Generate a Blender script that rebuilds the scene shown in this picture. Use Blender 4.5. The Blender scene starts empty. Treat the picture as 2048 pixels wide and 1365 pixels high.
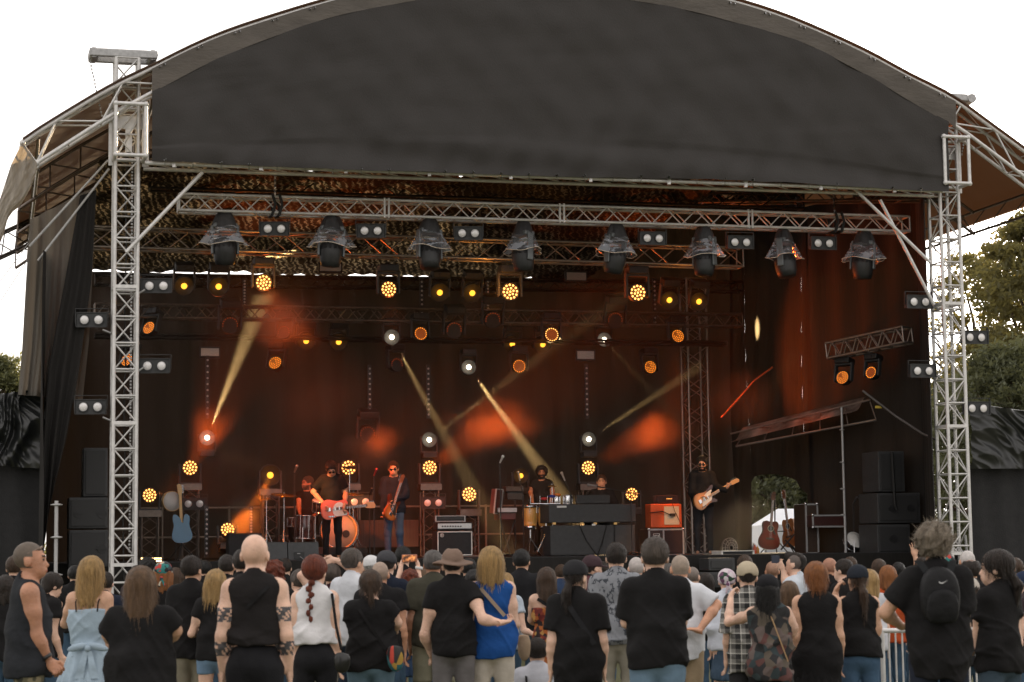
import bpy, bmesh, math, random
import numpy as np
from mathutils import Vector, Matrix, Euler
R = math.radians
rng = random.Random(7)
nrg = np.random.RandomState(11)
SC = bpy.context.scene
C = SC.collection
# ------------------------------------------------------------------ camera
FPX = 4000.0
CAM = Vector((0, 0, 1.75)); PITCH = math.atan((1100 - 682.5) / FPX); ROLL = 0.0125
CROT = Euler((math.pi / 2 + PITCH, 0, 0)).to_matrix() @ Matrix.Rotation(-ROLL, 3, 'Z')
cd = bpy.data.cameras.new('camera'); cam = bpy.data.objects.new('camera', cd); C.objects.link(cam)
cam.matrix_world = Matrix.Translation(CAM) @ CROT.to_4x4()
cd.sensor_width = 36; cd.lens = 36 * FPX / 2048; cd.clip_start = .1; cd.clip_end = 2000
cd.dof.use_dof = True; cd.dof.focus_distance = 34; cd.dof.aperture_fstop = 4.0
SC.camera = cam
# ------------------------------------------------------------------ sky, sun, exposure
SC.view_settings.view_transform = 'Standard'; SC.view_settings.look = 'None'
SC.view_settings.exposure = 0.72; SC.view_settings.gamma = 1.0
SUN_AZ, SUN_EL = 13.8, 9.3          # behind the stage, low over the trees
w = bpy.data.worlds.new('World'); SC.world = w; w.use_nodes = True
nt = w.node_tree; bg = nt.nodes['Background']
sky = nt.nodes.new('ShaderNodeTexSky'); sky.sky_type = 'NISHITA'; sky.sun_disc = False
sky.sun_elevation = R(SUN_EL); sky.sun_rotation = R(SUN_AZ); sky.air_density = 1.0; sky.dust_density = 4; sky.ozone_density = 1
hs = nt.nodes.new('ShaderNodeHueSaturation'); hs.inputs['Saturation'].default_value = .18
mx = nt.nodes.new('ShaderNodeMix'); mx.data_type = 'RGBA'; mx.inputs[0].default_value = .62
nt.links.new(sky.outputs[0], hs.inputs['Color']); nt.links.new(hs.outputs[0], mx.inputs[6])
mx.inputs[7].default_value = (9.7, 9.1, 8.7, 1)     # an even veil of high thin cloud over the clear sky
nt.links.new(mx.outputs[2], bg.inputs['Color']); bg.inputs['Strength'].default_value = .12
sl = bpy.data.lights.new('sun', 'SUN'); sl.energy = 4.8; sl.angle = R(1.2); sl.color = (1, .74, .44)
sun = bpy.data.objects.new('sun', sl); C.objects.link(sun)
sd = Vector((math.sin(R(SUN_AZ)) * math.cos(R(SUN_EL)), math.cos(R(SUN_AZ)) * math.cos(R(SUN_EL)), math.sin(R(SUN_EL))))
sun.rotation_euler = sd.to_track_quat('Z', 'Y').to_euler()
SC.cycles.use_denoising = True
SC.cycles.max_bounces = 8; SC.cycles.diffuse_bounces = 3; SC.cycles.glossy_bounces = 3; SC.cycles.transparent_max_bounces = 24
SC.cycles.volume_bounces = 0; SC.cycles.volume_step_rate = 2.0; SC.cycles.sample_clamp_indirect = 4
# ------------------------------------------------------------------ places: pixel of the 2048 px photo -> point at a real depth
def ray(px, py):
    return CROT @ Vector(((px - 1024) / FPX, (682.5 - py) / FPX, -1))
def P(px, py, D):
    d = ray(px, py); return CAM + d * (D / d.y)
YAW = R(14.5); EU = Vector((math.cos(YAW), math.sin(YAW), 0)); EV = Vector((-math.sin(YAW), math.cos(YAW), 0))
_o = P(247, 1100, 30.0); ORG = Vector((_o.x, _o.y, 0))
def S(u, v, z): return ORG + EU * u + EV * v + Vector((0, 0, z))
def Q(px, py, v):
    d = ray(px, py); t = (v - (CAM - ORG).dot(EV)) / d.dot(EV); return CAM + d * t
def UV(p): q = p - ORG; return q.dot(EU), q.dot(EV), p.z
FLOOR = Q(1270, 1112, 2.0).z
MS = Matrix.Rotation(YAW, 4, 'Z')       # the stage's turn
# ------------------------------------------------------------------ things and parts
XF = {}
def thing(name, label, cat, loc=(0, 0, 0), rot=0, group=None, kind=None):
    o = bpy.data.objects.new(name, None); C.objects.link(o); o.empty_display_size = .2
    o.location = loc
    if isinstance(rot, Matrix): o.rotation_euler = rot.to_euler()
    else: o.rotation_euler = (0, 0, rot)
    XF[o] = Matrix.Translation(Vector(loc)) @ o.rotation_euler.to_matrix().to_4x4()
    tag(o, label, cat, group, kind); return o
def tag(o, label=None, cat=None, group=None, kind=None):
    if label: o['label'] = label
    if cat: o['category'] = cat
    if group: o['group'] = group
    if kind: o['kind'] = kind
    return o
def rootof(o):
    while o.parent: o = o.parent
    return o
def link(name, me, mats, parent=None, world=True):
    for m in (mats if isinstance(mats, (list, tuple)) else [mats]): me.materials.append(m)
    o = bpy.data.objects.new(name, me); C.objects.link(o)
    if parent:
        o.parent = parent
        if world:
            r = rootof(parent); M = XF.get(r)
            if M: me.transform(M.inverted())
    return o
class MB:
    def __init__(s): s.v = []; s.f = []; s.m = []; s.sm = []
    def add(s, vs, fs, m=0, smooth=False, M=None):
        b = len(s.v)
        s.v += [tuple(M @ Vector(p)) if M else tuple(p) for p in vs]
        s.f += [tuple(i + b for i in f) for f in fs]; s.m += [m] * len(fs); s.sm += [smooth] * len(fs)
    def box(s, c, sz, m=0, M=None, bev=0):
        x, y, z = [k / 2 for k in sz]; cx, cy, cz = c
        if not bev:
            vs = [(cx + a * x, cy + b * y, cz + d * z) for a in (-1, 1) for b in (-1, 1) for d in (-1, 1)]
            s.add(vs, [(0, 1, 3, 2), (4, 6, 7, 5), (0, 4, 5, 1), (2, 3, 7, 6), (0, 2, 6, 4), (1, 5, 7, 3)], m, False, M); return
        bev = min(bev, x * .9, y * .9, z * .9)
        bm = bmesh.new(); bmesh.ops.create_cube(bm, size=1)
        bmesh.ops.scale(bm, vec=(2 * x, 2 * y, 2 * z), verts=bm.verts)
        bmesh.ops.bevel(bm, geom=bm.edges[:], offset=bev, segments=2, affect='EDGES', profile=.5)
        bm.verts.index_update()
        s.add([(p.co.x + cx, p.co.y + cy, p.co.z + cz) for p in bm.verts], [[q.index for q in f.verts] for f in bm.faces], m, False, M); bm.free()
    def tube(s, a, b, r, n=6, r2=None, m=0, M=None, caps=True):
        a = Vector(a); b = Vector(b); d = b - a
        if d.length < 1e-6: return
        q = d.to_track_quat('Z', 'Y').to_matrix(); X = q @ Vector((1, 0, 0)); Y = q @ Vector((0, 1, 0)); r2 = r if r2 is None else r2
        vs = []
        for p, rr in ((a, r), (b, r2)):
            for k in range(n):
                t = 2 * math.pi * k / n; vs.append(p + X * math.cos(t) * rr + Y * math.sin(t) * rr)
        s.add(vs, [(k, (k + 1) % n, n + (k + 1) % n, n + k) for k in range(n)], m, True, M)
        if caps: s.add(vs, [tuple(range(n - 1, -1, -1)), tuple(range(n, 2 * n))], m, False, M)
    def path(s, pts, r, n=6, m=0, M=None):
        for a, b in zip(pts[:-1], pts[1:]): s.tube(a, b, r, n, m=m, M=M)
    def lathe(s, prof, n=16, m=0, M=None, smooth=True, ax='Z', ring=False):
        vs = []
        for (r, z) in prof:
            for k in range(n):
                t = 2 * math.pi * k / n; x, y = r * math.cos(t), r * math.sin(t)
                vs.append((x, y, z) if ax == 'Z' else (x, z, y))
        fs = []
        for i in range(len(prof) - 1):
            for k in range(n):
                a, b = i * n + k, i * n + (k + 1) % n
                fs.append((a, b, b + n, a + n))
        if not ring: fs.append(tuple(range(n))); fs.append(tuple(range((len(prof) - 1) * n, len(prof) * n)))
        else: k_ = (len(prof) - 1) * n; fs += [(k_ + k, k_ + (k + 1) % n, (k + 1) % n, k) for k in range(n)]
        s.add(vs, fs, m, smooth, M)
    def disc(s, r, z, n=16, m=0, M=None, c=(0, 0)):
        s.add([(c[0] + r * math.cos(2 * math.pi * k / n), z, c[1] + r * math.sin(2 * math.pi * k / n)) for k in range(n)], [tuple(range(n))], m, False, M)
    def ball(s, c, r, n=10, m=0, M=None):
        rx, ry, rz = (r, r, r) if not hasattr(r, '__len__') else r
        vs = []; h = max(4, n // 2)
        for i in range(h + 1):
            a = math.pi * i / h
            for k in range(n):
                t = 2 * math.pi * k / n
                vs.append((c[0] + rx * math.sin(a) * math.cos(t), c[1] + ry * math.sin(a) * math.sin(t), c[2] + rz * math.cos(a)))
        s.add(vs, [(i * n + k, (i + 1) * n + k, (i + 1) * n + (k + 1) % n, i * n + (k + 1) % n) for i in range(h) for k in range(n)], m, True, M)
    def prism(s, pts, y0, y1, m=0, M=None, smooth=False):      # outline in x,z given thickness along y
        n = len(pts); vs = [(x, y0, z) for x, z in pts] + [(x, y1, z) for x, z in pts]
        s.add(vs, [tuple(range(n)), tuple(range(2 * n - 1, n - 1, -1))], m, False, M)
        s.add(vs, [(k, n + k, n + (k + 1) % n, (k + 1) % n) for k in range(n)], m, smooth, M)
    def grid(s, rows, m=0, smooth=True):
        n = len(rows[0]); vs = [p for r in rows for p in r]
        s.add(vs, [(i * n + k, i * n + k + 1, (i + 1) * n + k + 1, (i + 1) * n + k) for i in range(len(rows) - 1) for k in range(n - 1)], m, smooth)
    def build(s, name, mats, parent=None, world=True):
        me = bpy.data.meshes.new(name); me.from_pydata(s.v, [], s.f)
        me.polygons.foreach_set('material_index', s.m); me.polygons.foreach_set('use_smooth', s.sm); me.update()
        return link(name, me, mats, parent, world)
def dup(root, M, label=None, group=None):
    def cp(o, par):
        c = o.copy(); C.objects.link(c)
        if par: c.parent = par
        for ch in o.children: cp(ch, c)
        return c
    r = cp(root, None); r.location = M.translation; r.rotation_euler = M.to_euler(); XF[r] = M.copy()
    if label: r['label'] = label
    if group: r['group'] = group
    return r
def TR(p, rz=0, rx=0, ry=0, s=1):
    return Matrix.Translation(Vector(p)) @ Euler((rx, ry, rz)).to_matrix().to_4x4() @ Matrix.Scale(s, 4)
# ------------------------------------------------------------------ materials
def nodes(name):
    m = bpy.data.materials.new(name); m.use_nodes = True; t = m.node_tree
    return m, t, t.nodes['Principled BSDF'], t.nodes['Material Output']
def mat(name, col, rough=.6, metal=0, var=.15, scale=8, bump=0, bscale=60, stretch=(1, 1, 1), trans=0, tcol=None, sss=0, spec=.5, coat=0, alpha=1, var2=None, coord='Object'):
    m, t, b, out = nodes(name); N = t.nodes; L = t.links
    tc = N.new('ShaderNodeTexCoord'); mp = N.new('ShaderNodeMapping'); mp.inputs['Scale'].default_value = stretch
    L.new(tc.outputs[coord], mp.inputs[0])
    nz = N.new('ShaderNodeTexNoise'); nz.inputs['Scale'].default_value = scale; nz.inputs['Detail'].default_value = 5
    L.new(mp.outputs[0], nz.inputs[0])
    rp = N.new('ShaderNodeValToRGB'); c = Vector(col[:3])
    rp.color_ramp.elements[0].position = .3; rp.color_ramp.elements[1].position = .7
    lo = tuple(c * (1 - var)) if var2 is None else tuple(var2)
    rp.color_ramp.elements[0].color = (*lo, 1); rp.color_ramp.elements[1].color = (*(c * (1 + var) if var2 is None else c), 1)
    L.new(nz.outputs[0], rp.inputs[0]); L.new(rp.outputs[0], b.inputs['Base Color'])
    b.inputs['Roughness'].default_value = rough; b.inputs['Metallic'].default_value = metal
    b.inputs['Specular IOR Level'].default_value = spec; b.inputs['Coat Weight'].default_value = coat
    if sss:
        b.inputs['Subsurface Weight'].default_value = sss; b.inputs['Subsurface Radius'].default_value = (.02, .008, .004)
    if bump:
        n2 = N.new('ShaderNodeTexNoise'); n2.inputs['Scale'].default_value = bscale; n2.inputs['Detail'].default_value = 4
        L.new(mp.outputs[0], n2.inputs[0]); bp = N.new('ShaderNodeBump'); bp.inputs['Strength'].default_value = bump; bp.inputs['Distance'].default_value = .02
        L.new(n2.outputs[0], bp.inputs['Height']); L.new(bp.outputs[0], b.inputs['Normal'])
    if trans:
        tr = N.new('ShaderNodeBsdfTranslucent'); tr.inputs[0].default_value = (*(tcol or col), 1)
        ms = N.new('ShaderNodeMixShader'); ms.inputs[0].default_value = trans
        L.new(b.outputs[0], ms.inputs[1]); L.new(tr.outputs[0], ms.inputs[2]); L.new(ms.outputs[0], out.inputs[0])
    if alpha < 1:
        b.inputs['Alpha'].default_value = alpha
    return m
def emis(name, col, k, base=(.02, .02, .02)):
    m, t, b, out = nodes(name)
    b.inputs['Base Color'].default_value = (*base, 1); b.inputs['Emission Color'].default_value = (*col, 1); b.inputs['Emission Strength'].default_value = k
    return m
M_ = {}
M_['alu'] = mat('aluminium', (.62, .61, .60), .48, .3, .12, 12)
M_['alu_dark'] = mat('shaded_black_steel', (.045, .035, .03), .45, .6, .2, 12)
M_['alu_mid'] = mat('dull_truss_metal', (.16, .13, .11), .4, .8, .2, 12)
M_['steel'] = mat('galvanised_steel', (.35, .35, .35), .5, .7, .2, 20)
M_['black'] = mat('black_paint', (.018, .018, .019), .5, 0, .2, 20)
M_['blackrough'] = mat('black_carpet_cover', (.022, .022, .024), .85, 0, .25, 30, .3, 200)
M_['cabinet'] = mat('dark_grey_cabinet', (.042, .043, .045), .6, 0, .15, 15, .15, 300)
M_['grill'] = mat('black_grille', (.012, .012, .013), .6, .2, .4, 300)
M_['rubber'] = mat('rubber', (.015, .015, .015), .7)
M_['chrome'] = mat('chrome', (.8, .8, .82), .15, 1, .05, 5)
M_['scrim'] = mat('black_scrim', (.02, .018, .017), .8, 0, .25, 1.5, .5, 6, stretch=(1, 1, .35), trans=.12, tcol=(.08, .05, .03))
M_['drape'] = mat('black_molton', (.010, .0085, .0075), .9, 0, .25, 3, .4, 10, stretch=(3, 3, .3), trans=.06, tcol=(.04, .025, .015))
M_['white'] = mat('white_trim', (.7, .69, .66), .5, 0, .08, 10)
from mathutils import noise as mno
def crease(x, z, s, a=0.6):
    w_ = mno.noise(Vector((x * .5, z * .5, s))) * 1.6; q = mno.noise(Vector(((x + a * z) * 1.1 + w_, (z - a * x) * .45, s + 3)));
    return (1 - abs(q) * 2.2) + .45 * (1 - abs(mno.noise(Vector(((x - z * .8) * 2.3 + w_, z * 1.2, s + 9)))) * 2.2)
# ------------------------------------------------------------------ ground
def wob(x, y, z, k=1.0):
    return (math.sin(x * 3.1 * k + 1.3 * math.sin(z * 2.3 * k)) + .6 * math.sin(z * 5.3 * k + x * 1.7 * k) + .4 * math.sin((x + z) * 9.1 * k + y)) / 2
m, t, b, out = nodes('grass_ground'); N = t.nodes; L = t.links
nz = N.new('ShaderNodeTexNoise'); nz.inputs['Scale'].default_value = 40; nz.inputs['Detail'].default_value = 8
tc = N.new('ShaderNodeTexCoord'); L.new(tc.outputs['Object'], nz.inputs[0])
rp = N.new('ShaderNodeValToRGB'); rp.color_ramp.elements[0].color = (.09, .075, .045, 1); rp.color_ramp.elements[1].color = (.11, .13, .05, 1)
rp.color_ramp.elements[0].position = .4; rp.color_ramp.elements[1].position = .6
L.new(nz.outputs[0], rp.inputs[0]); L.new(rp.outputs[0], b.inputs['Base Color']); b.inputs['Roughness'].default_value = .95
bp = N.new('ShaderNodeBump'); bp.inputs['Strength'].default_value = .6; L.new(nz.outputs[0], bp.inputs['Height']); L.new(bp.outputs[0], b.inputs['Normal'])
g = MB(); g.grid([[(x, y, .0) for x in np.linspace(-700, 700, 40)] for y in np.linspace(-300, 1500, 40)])
tag(g.build('ground', m), 'trampled dry grass of the festival field', kind='structure')

# ------------------------------------------------------------------ truss
def truss(mb, a, b, wd, ht, up=(0, 0, 1), r=.024, rd=.012, bay=.42, faces='all', n=6, style='z', phase=0):
    a = Vector(a); b = Vector(b); d = (b - a); Ln = d.length; d.normalize(); up = Vector(up); side = d.cross(up).normalized(); up = side.cross(d).normalized()
    cs = [(-.5, -.5), (.5, -.5), (.5, .5), (-.5, .5)]
    off = [side * (wd * x) + up * (ht * y) for x, y in cs]
    for o in off: mb.tube(a + o, b + o, r, n)
    nb = max(1, round(Ln / bay)); st = Ln / nb
    for fi in range(4):
        o1, o2 = off[fi], off[(fi + 1) % 4]
        for k in range(nb):
            p0 = a + d * (k * st); p1 = a + d * ((k + 1) * st)
            if style == 'z':
                pm = a + d * ((k + .5) * st)
                if (fi % 2): mb.tube(p0 + o1, pm + o2, rd, 4, caps=False); mb.tube(pm + o2, p1 + o1, rd, 4, caps=False)
                else: mb.tube(p0 + o2, pm + o1, rd, 4, caps=False); mb.tube(pm + o1, p1 + o2, rd, 4, caps=False)
            else:       # ladder rungs with one diagonal, alternating between faces
                mb.tube(p0 + o1, p0 + o2, rd * 1.15, 4, caps=False)
                if (k + (fi % 2) + phase) % 2: mb.tube(p0 + o1, p1 + o2, rd, 4, caps=False)
                else: mb.tube(p0 + o2, p1 + o1, rd, 4, caps=False)
        for e in (a, b): mb.tube(e + o1, e + o2, rd * 1.4, 5)
# ------------------------------------------------------------------ the stage roof
V0 = -.55; VB = 9.6
roof = thing('stage_roof', 'curved open-air stage roof of black and brown membrane on an arched silver truss', 'stage roof', S(0, V0, 0), YAW)
M_['membrane'] = mat('brown_roof_membrane', (.11, .08, .062), .6, 0, .2, 1.2, .25, 4, trans=.5, tcol=(.28, .18, .115))
M_['skirtcloth'] = mat('grey_wrapped_sheet', (.34, .31, .27), .35, 0, .35, 3, .8, 7, stretch=(3, 3, .5), trans=.35, tcol=(.45, .35, .22))
def interp(pts, x):
    for (x0, y0), (x1, y1) in zip(pts[:-1], pts[1:]):
        if x0 <= x <= x1: return y0 + (y1 - y0) * (x - x0) / (x1 - x0)
    return pts[-1][1] if x > pts[-1][0] else pts[0][1]
from bisect import bisect
def cat(pts, x):        # smooth interpolation through points
    xs = [p[0] for p in pts]; i = min(max(bisect(xs, x) - 1, 0), len(pts) - 2)
    p1, p2 = pts[i], pts[i + 1]; p0 = pts[max(i - 1, 0)]; p3 = pts[min(i + 2, len(pts) - 1)]
    h = p2[0] - p1[0]; tt = (x - p1[0]) / h
    m1 = (p2[1] - p0[1]) / max(p2[0] - p0[0], 1e-6) * h; m2 = (p3[1] - p1[1]) / max(p3[0] - p1[0], 1e-6) * h
    return (2 * tt**3 - 3 * tt**2 + 1) * p1[1] + (tt**3 - 2 * tt**2 + tt) * m1 + (-2 * tt**3 + 3 * tt**2) * p2[1] + (tt**3 - tt**2) * m2
TOP = [(45, 286), (86, 258), (220, 178), (307, 136), (381, 99), (454, 68), (550, 36), (640, 9), (760, -22), (900, -45), (1040, -55), (1180, -48), (1320, -28), (1460, 2), (1560, 33), (1650, 70), (1740, 112), (1813, 152), (1905, 199), (1970, 246), (2048, 303), (2157, 384)]
BOT = [(73, 326), (234, 224), (307, 184), (440, 116), (640, 42), (760, 14), (900, -8), (1040, -16), (1180, -10), (1330, 12), (1450, 40), (1600, 84), (1732, 150), (1805, 194), (1912, 252), (1970, 294), (2048, 353), (2130, 415)]
N_A = 64
tx = np.linspace(45, 2157, N_A); bx = np.linspace(73, 2130, N_A)
topc = [UV(Q(x, cat(TOP, x), V0)) for x in tx]; botc = [UV(Q(x, cat(BOT, x), V0)) for x in bx]
mb = MB()
for dv in (0, .32):
    for arr, rr in ((topc, .032), (botc, .032)):
        pts = [S(u, V0 + dv, z) for u, _, z in arr]
        for k in range(N_A - 1): mb.tube(pts[k], pts[k + 1], rr, 7, caps=False)
segs = list(range(0, N_A, 2))
for j, k in enumerate(segs[:-1]):
    for dv in (0, .32):
        A = S(topc[k][0], V0 + dv, topc[k][2]); B = S(botc[k][0], V0 + dv, botc[k][2])
        k2 = segs[j + 1]; A2 = S(topc[k2][0], V0 + dv, topc[k2][2]); B2 = S(botc[k2][0], V0 + dv, botc[k2][2])
        if j % 2: mb.tube(A, B2, .016, 5)
        else: mb.tube(B, A2, .016, 5)
        if j % 4 == 0: mb.tube(A, B, .016, 5)
    for arr in (topc, botc):
        a0 = S(arr[k][0], V0, arr[k][2]); b0 = S(arr[k2][0], V0 + .32, arr[k2][2])
        mb.tube(a0, b0, .012, 4); mb.tube(a0, S(arr[k][0], V0 + .32, arr[k][2]), .012, 4)
for arr in (topc, botc):
    for dv in (0, .32):
        p = S(arr[0][0], V0 + dv, arr[0][2]); mb.ball(p, .05, 8)
mb.build('arch_truss', M_['alu'], roof)
# membrane: from the top chord backwards
mb = MB()
vs_ = np.linspace(V0 - .06, VB + .5, 26)
rows = []
for v in vs_:
    rows.append([S(u, v, z + .045) for i, (u, _, z) in enumerate(topc)])
mb.grid(rows)
rows2 = [[p + Vector((0, 0, .02)) for p in r] for r in rows]
mb.grid(rows2)
mb.grid([rows[0], rows2[0]])
mb.build('membrane', M_['membrane'], roof)
# rafters and purlins beneath
mb = MB()
for v in (2.6, 5.2, 7.6, VB):
    a = [S(u, v, z - .05) for u, _, z in topc]; bb = [S(u, v, z - .45) for u, _, z in topc]
    for k in range(0, N_A - 2, 2):
        mb.tube(a[k], a[k + 2], .03, 5, caps=False); mb.tube(bb[k], bb[k + 2], .03, 5, caps=False)
        mb.tube(a[k], bb[k + 2], .014, 4, caps=False); mb.tube(bb[k], a[k], .014, 4, caps=False)
for k in (1, 8, 16, 26, 36, 46, 54, 62):
    u, _, z = topc[k]
    mb.tube(S(u, V0 + .3, z - .04), S(u, VB + .4, z - .04), .028, 5); mb.tube(S(u, V0 + .3, z - .42), S(u, VB + .4, z - .42), .028, 5)
    for q in range(12):
        v = V0 + .3 + q * .8; mb.tube(S(u, v, z - .04), S(u, v + .8, z - .42), .014, 4, caps=False)
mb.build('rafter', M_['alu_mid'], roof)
# wrapped end of the arch, dropping steeply outwards
for nm, sgn in (('a', 1), ('b', -1)):
    if sgn == 1: oa, ob = [(45, 284), (22, 330), (0, 398), (-28, 470), (-60, 560)], [(75, 328), (62, 372), (18, 428), (0, 478), (-30, 575)]
    else: oa, ob = [(2157, 384), (2185, 430), (2215, 500), (2240, 580)], [(2130, 417), (2150, 460), (2175, 520), (2195, 590)]
    mb = MB(); rows = []
    for i in range(len(oa) - 1):
        for s_ in range(5):
            f = s_ / 5
            x0 = oa[i][0] + (oa[i + 1][0] - oa[i][0]) * f; y0 = oa[i][1] + (oa[i + 1][1] - oa[i][1]) * f
            x1 = ob[i][0] + (ob[i + 1][0] - ob[i][0]) * f; y1 = ob[i][1] + (ob[i + 1][1] - ob[i][1]) * f
            row = []
            for q in range(15):
                h = q / 14
                row.append(Q(x0 + (x1 - x0) * h, y0 + (y1 - y0) * h + 4 * math.sin(i * 5 + s_ * 1.3) * h, V0 - .04 - .035 * math.sin(h * 9 + i * 1.7 + s_ * .9) * math.sin(h * 23 + s_ * .4)))
            rows.append(row + [row[-1] + EV * .4] )
            rows[-1] = [row[0] + EV * .45] + rows[-1]
    mb.grid(rows); mb.build('wrapped_end', M_['skirtcloth'], roof)
# valance
VAL_B = [(303, 322), (420, 328), (560, 335), (700, 341), (860, 345), (1000, 350), (1150, 355), (1300, 357), (1500, 363), (1650, 371), (1800, 380), (1893, 384)]
def sheet(name, mats, parent, x0, x1, top, bot, v, nx=90, ny=30, amp=.02, k=1.0, pleat=0, pk=6, y0f=0, y1f=1, thick=0, fold=None):
    mb = MB(); rows = []
    for j in range(ny + 1):
        f = y0f + (y1f - y0f) * j / ny; row = []
        for i in range(nx + 1):
            x = x0 + (x1 - x0) * i / nx; yt = cat(top, x); yb = cat(bot, x); y = yt + (yb - yt) * f
            p = Q(x, y, v); u, _, z = UV(p)
            d = amp * wob(u, 0, z, k) + (pleat * math.sin(u * pk + .7 * math.sin(u * 2.1)) * (.4 + .6 * f) if pleat else 0)
            if fold: d += fold(u, z, f)
            row.append(p - EV * d)
        rows.append(row)
    mb.grid(rows)
    if thick: mb.grid([[p + EV * thick for p in r] for r in rows])
    return mb.build(name, mats, parent)
M_['valance'] = mat('black_valance_cloth', (.024, .0205, .0185), .68, 0, .08, 1.2, .2, 30, stretch=(1.6, 1, 1.2), trans=.05, tcol=(.1, .06, .03))
M_['valance_backlit'] = mat('valance_cloth_painted_backlit', (.095, .082, .07), .7, 0, .2, 1.5, .5, 9, stretch=(1, 1, 2.5), trans=.1, tcol=(.14, .1, .07))  # sky light through the upper cloth, put into a paler colour
vf = lambda u, z, f: .024 * crease(u * .9, z * .7, 2.5, .9) * (.4 + .6 * f) + .005 * crease(u * .5, z * 3, 6.5, 0) + .035 * max(0, math.sin(u * 1.3 - z * .9 + 1.5 * math.sin(u * .7))) * math.sin(u * 6.5 - z * 2.2) * (.4 + .6 * f) + .03 * math.sin(u * 4.1 + z * 1.1) * max(0, f - .55) + .018 * math.sin(u * 11 + 3 * math.sin(z * 2)) * max(0, f - .35) + .02 * math.sin(z * 9 + u * .8) * (1 if f > .8 else .2)
sheet('valance', M_['valance'], roof, 304, 1897, [(304, 184)] + [p for p in BOT if 307 < p[0] < 1890] + [(1897, 244)], VAL_B, V0 - .05, 150, 50, .02, 1, thick=.01, fold=vf)
vb = sheet('backlit_valance_band', M_['valance_backlit'], roof, 304, 1912, TOP[3:19], [(304, 186)] + [p for p in BOT if 307 < p[0] < 1890] + [(1897, 246), (1912, 254)], V0 - .062, 150, 10, .015, 1, thick=.01)  # strip of valance coloured as if lit from behind
# grommets along both edges
mb = MB()
for x in np.arange(330, 1880, 56):
    p = Q(x, cat(VAL_B, x) - 4, V0 - .075); mb.lathe([(.016, -.004), (.026, 0), (.016, .004)], 8, M=Matrix.Translation(p), ax='Y')
    mb.tube(p, Q(x, cat(VAL_B, x) + 9, V0 + .02), .006, 4)
for x in list(range(320, 640, 75)) + list(range(1460, 1900, 70)):
    for q in (0, 9):
        p = Q(x + q, cat(TOP, x + q) + 4, V0 - .09); mb.lathe([(.012, -.004), (.022, 0), (.012, .004)], 8, M=Matrix.Translation(p), ax='Y')
mb.build('grommets', M_['chrome'], roof)
# horizontal front beam below the valance
mb = MB(); BL, BR = Q(290, 326, V0 + .05), Q(1885, 382, V0 + .05)
mb.tube(BL, BR, .035, 8); mb.tube(BL + EV * .33 + Vector((0, 0, -.03)), BR + EV * .33 + Vector((0, 0, -.03)), .03, 8)
nb = 30
for k in range(nb):
    a = BL.lerp(BR, k / nb); b2 = BL.lerp(BR, (k + 1) / nb)
    mb.tube(a, b2 + EV * .33, .011, 4)
    if k % 3 == 1:
        for q in (-.12, 0, .12): mb.tube(a + EU * q + Vector((0, 0, .16)), a + Vector((0, 0, .0)), .014, 4)
        mb.box(tuple(a), (.05, .1, .12))
mb.build('front_beam', M_['alu'], roof)
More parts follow.
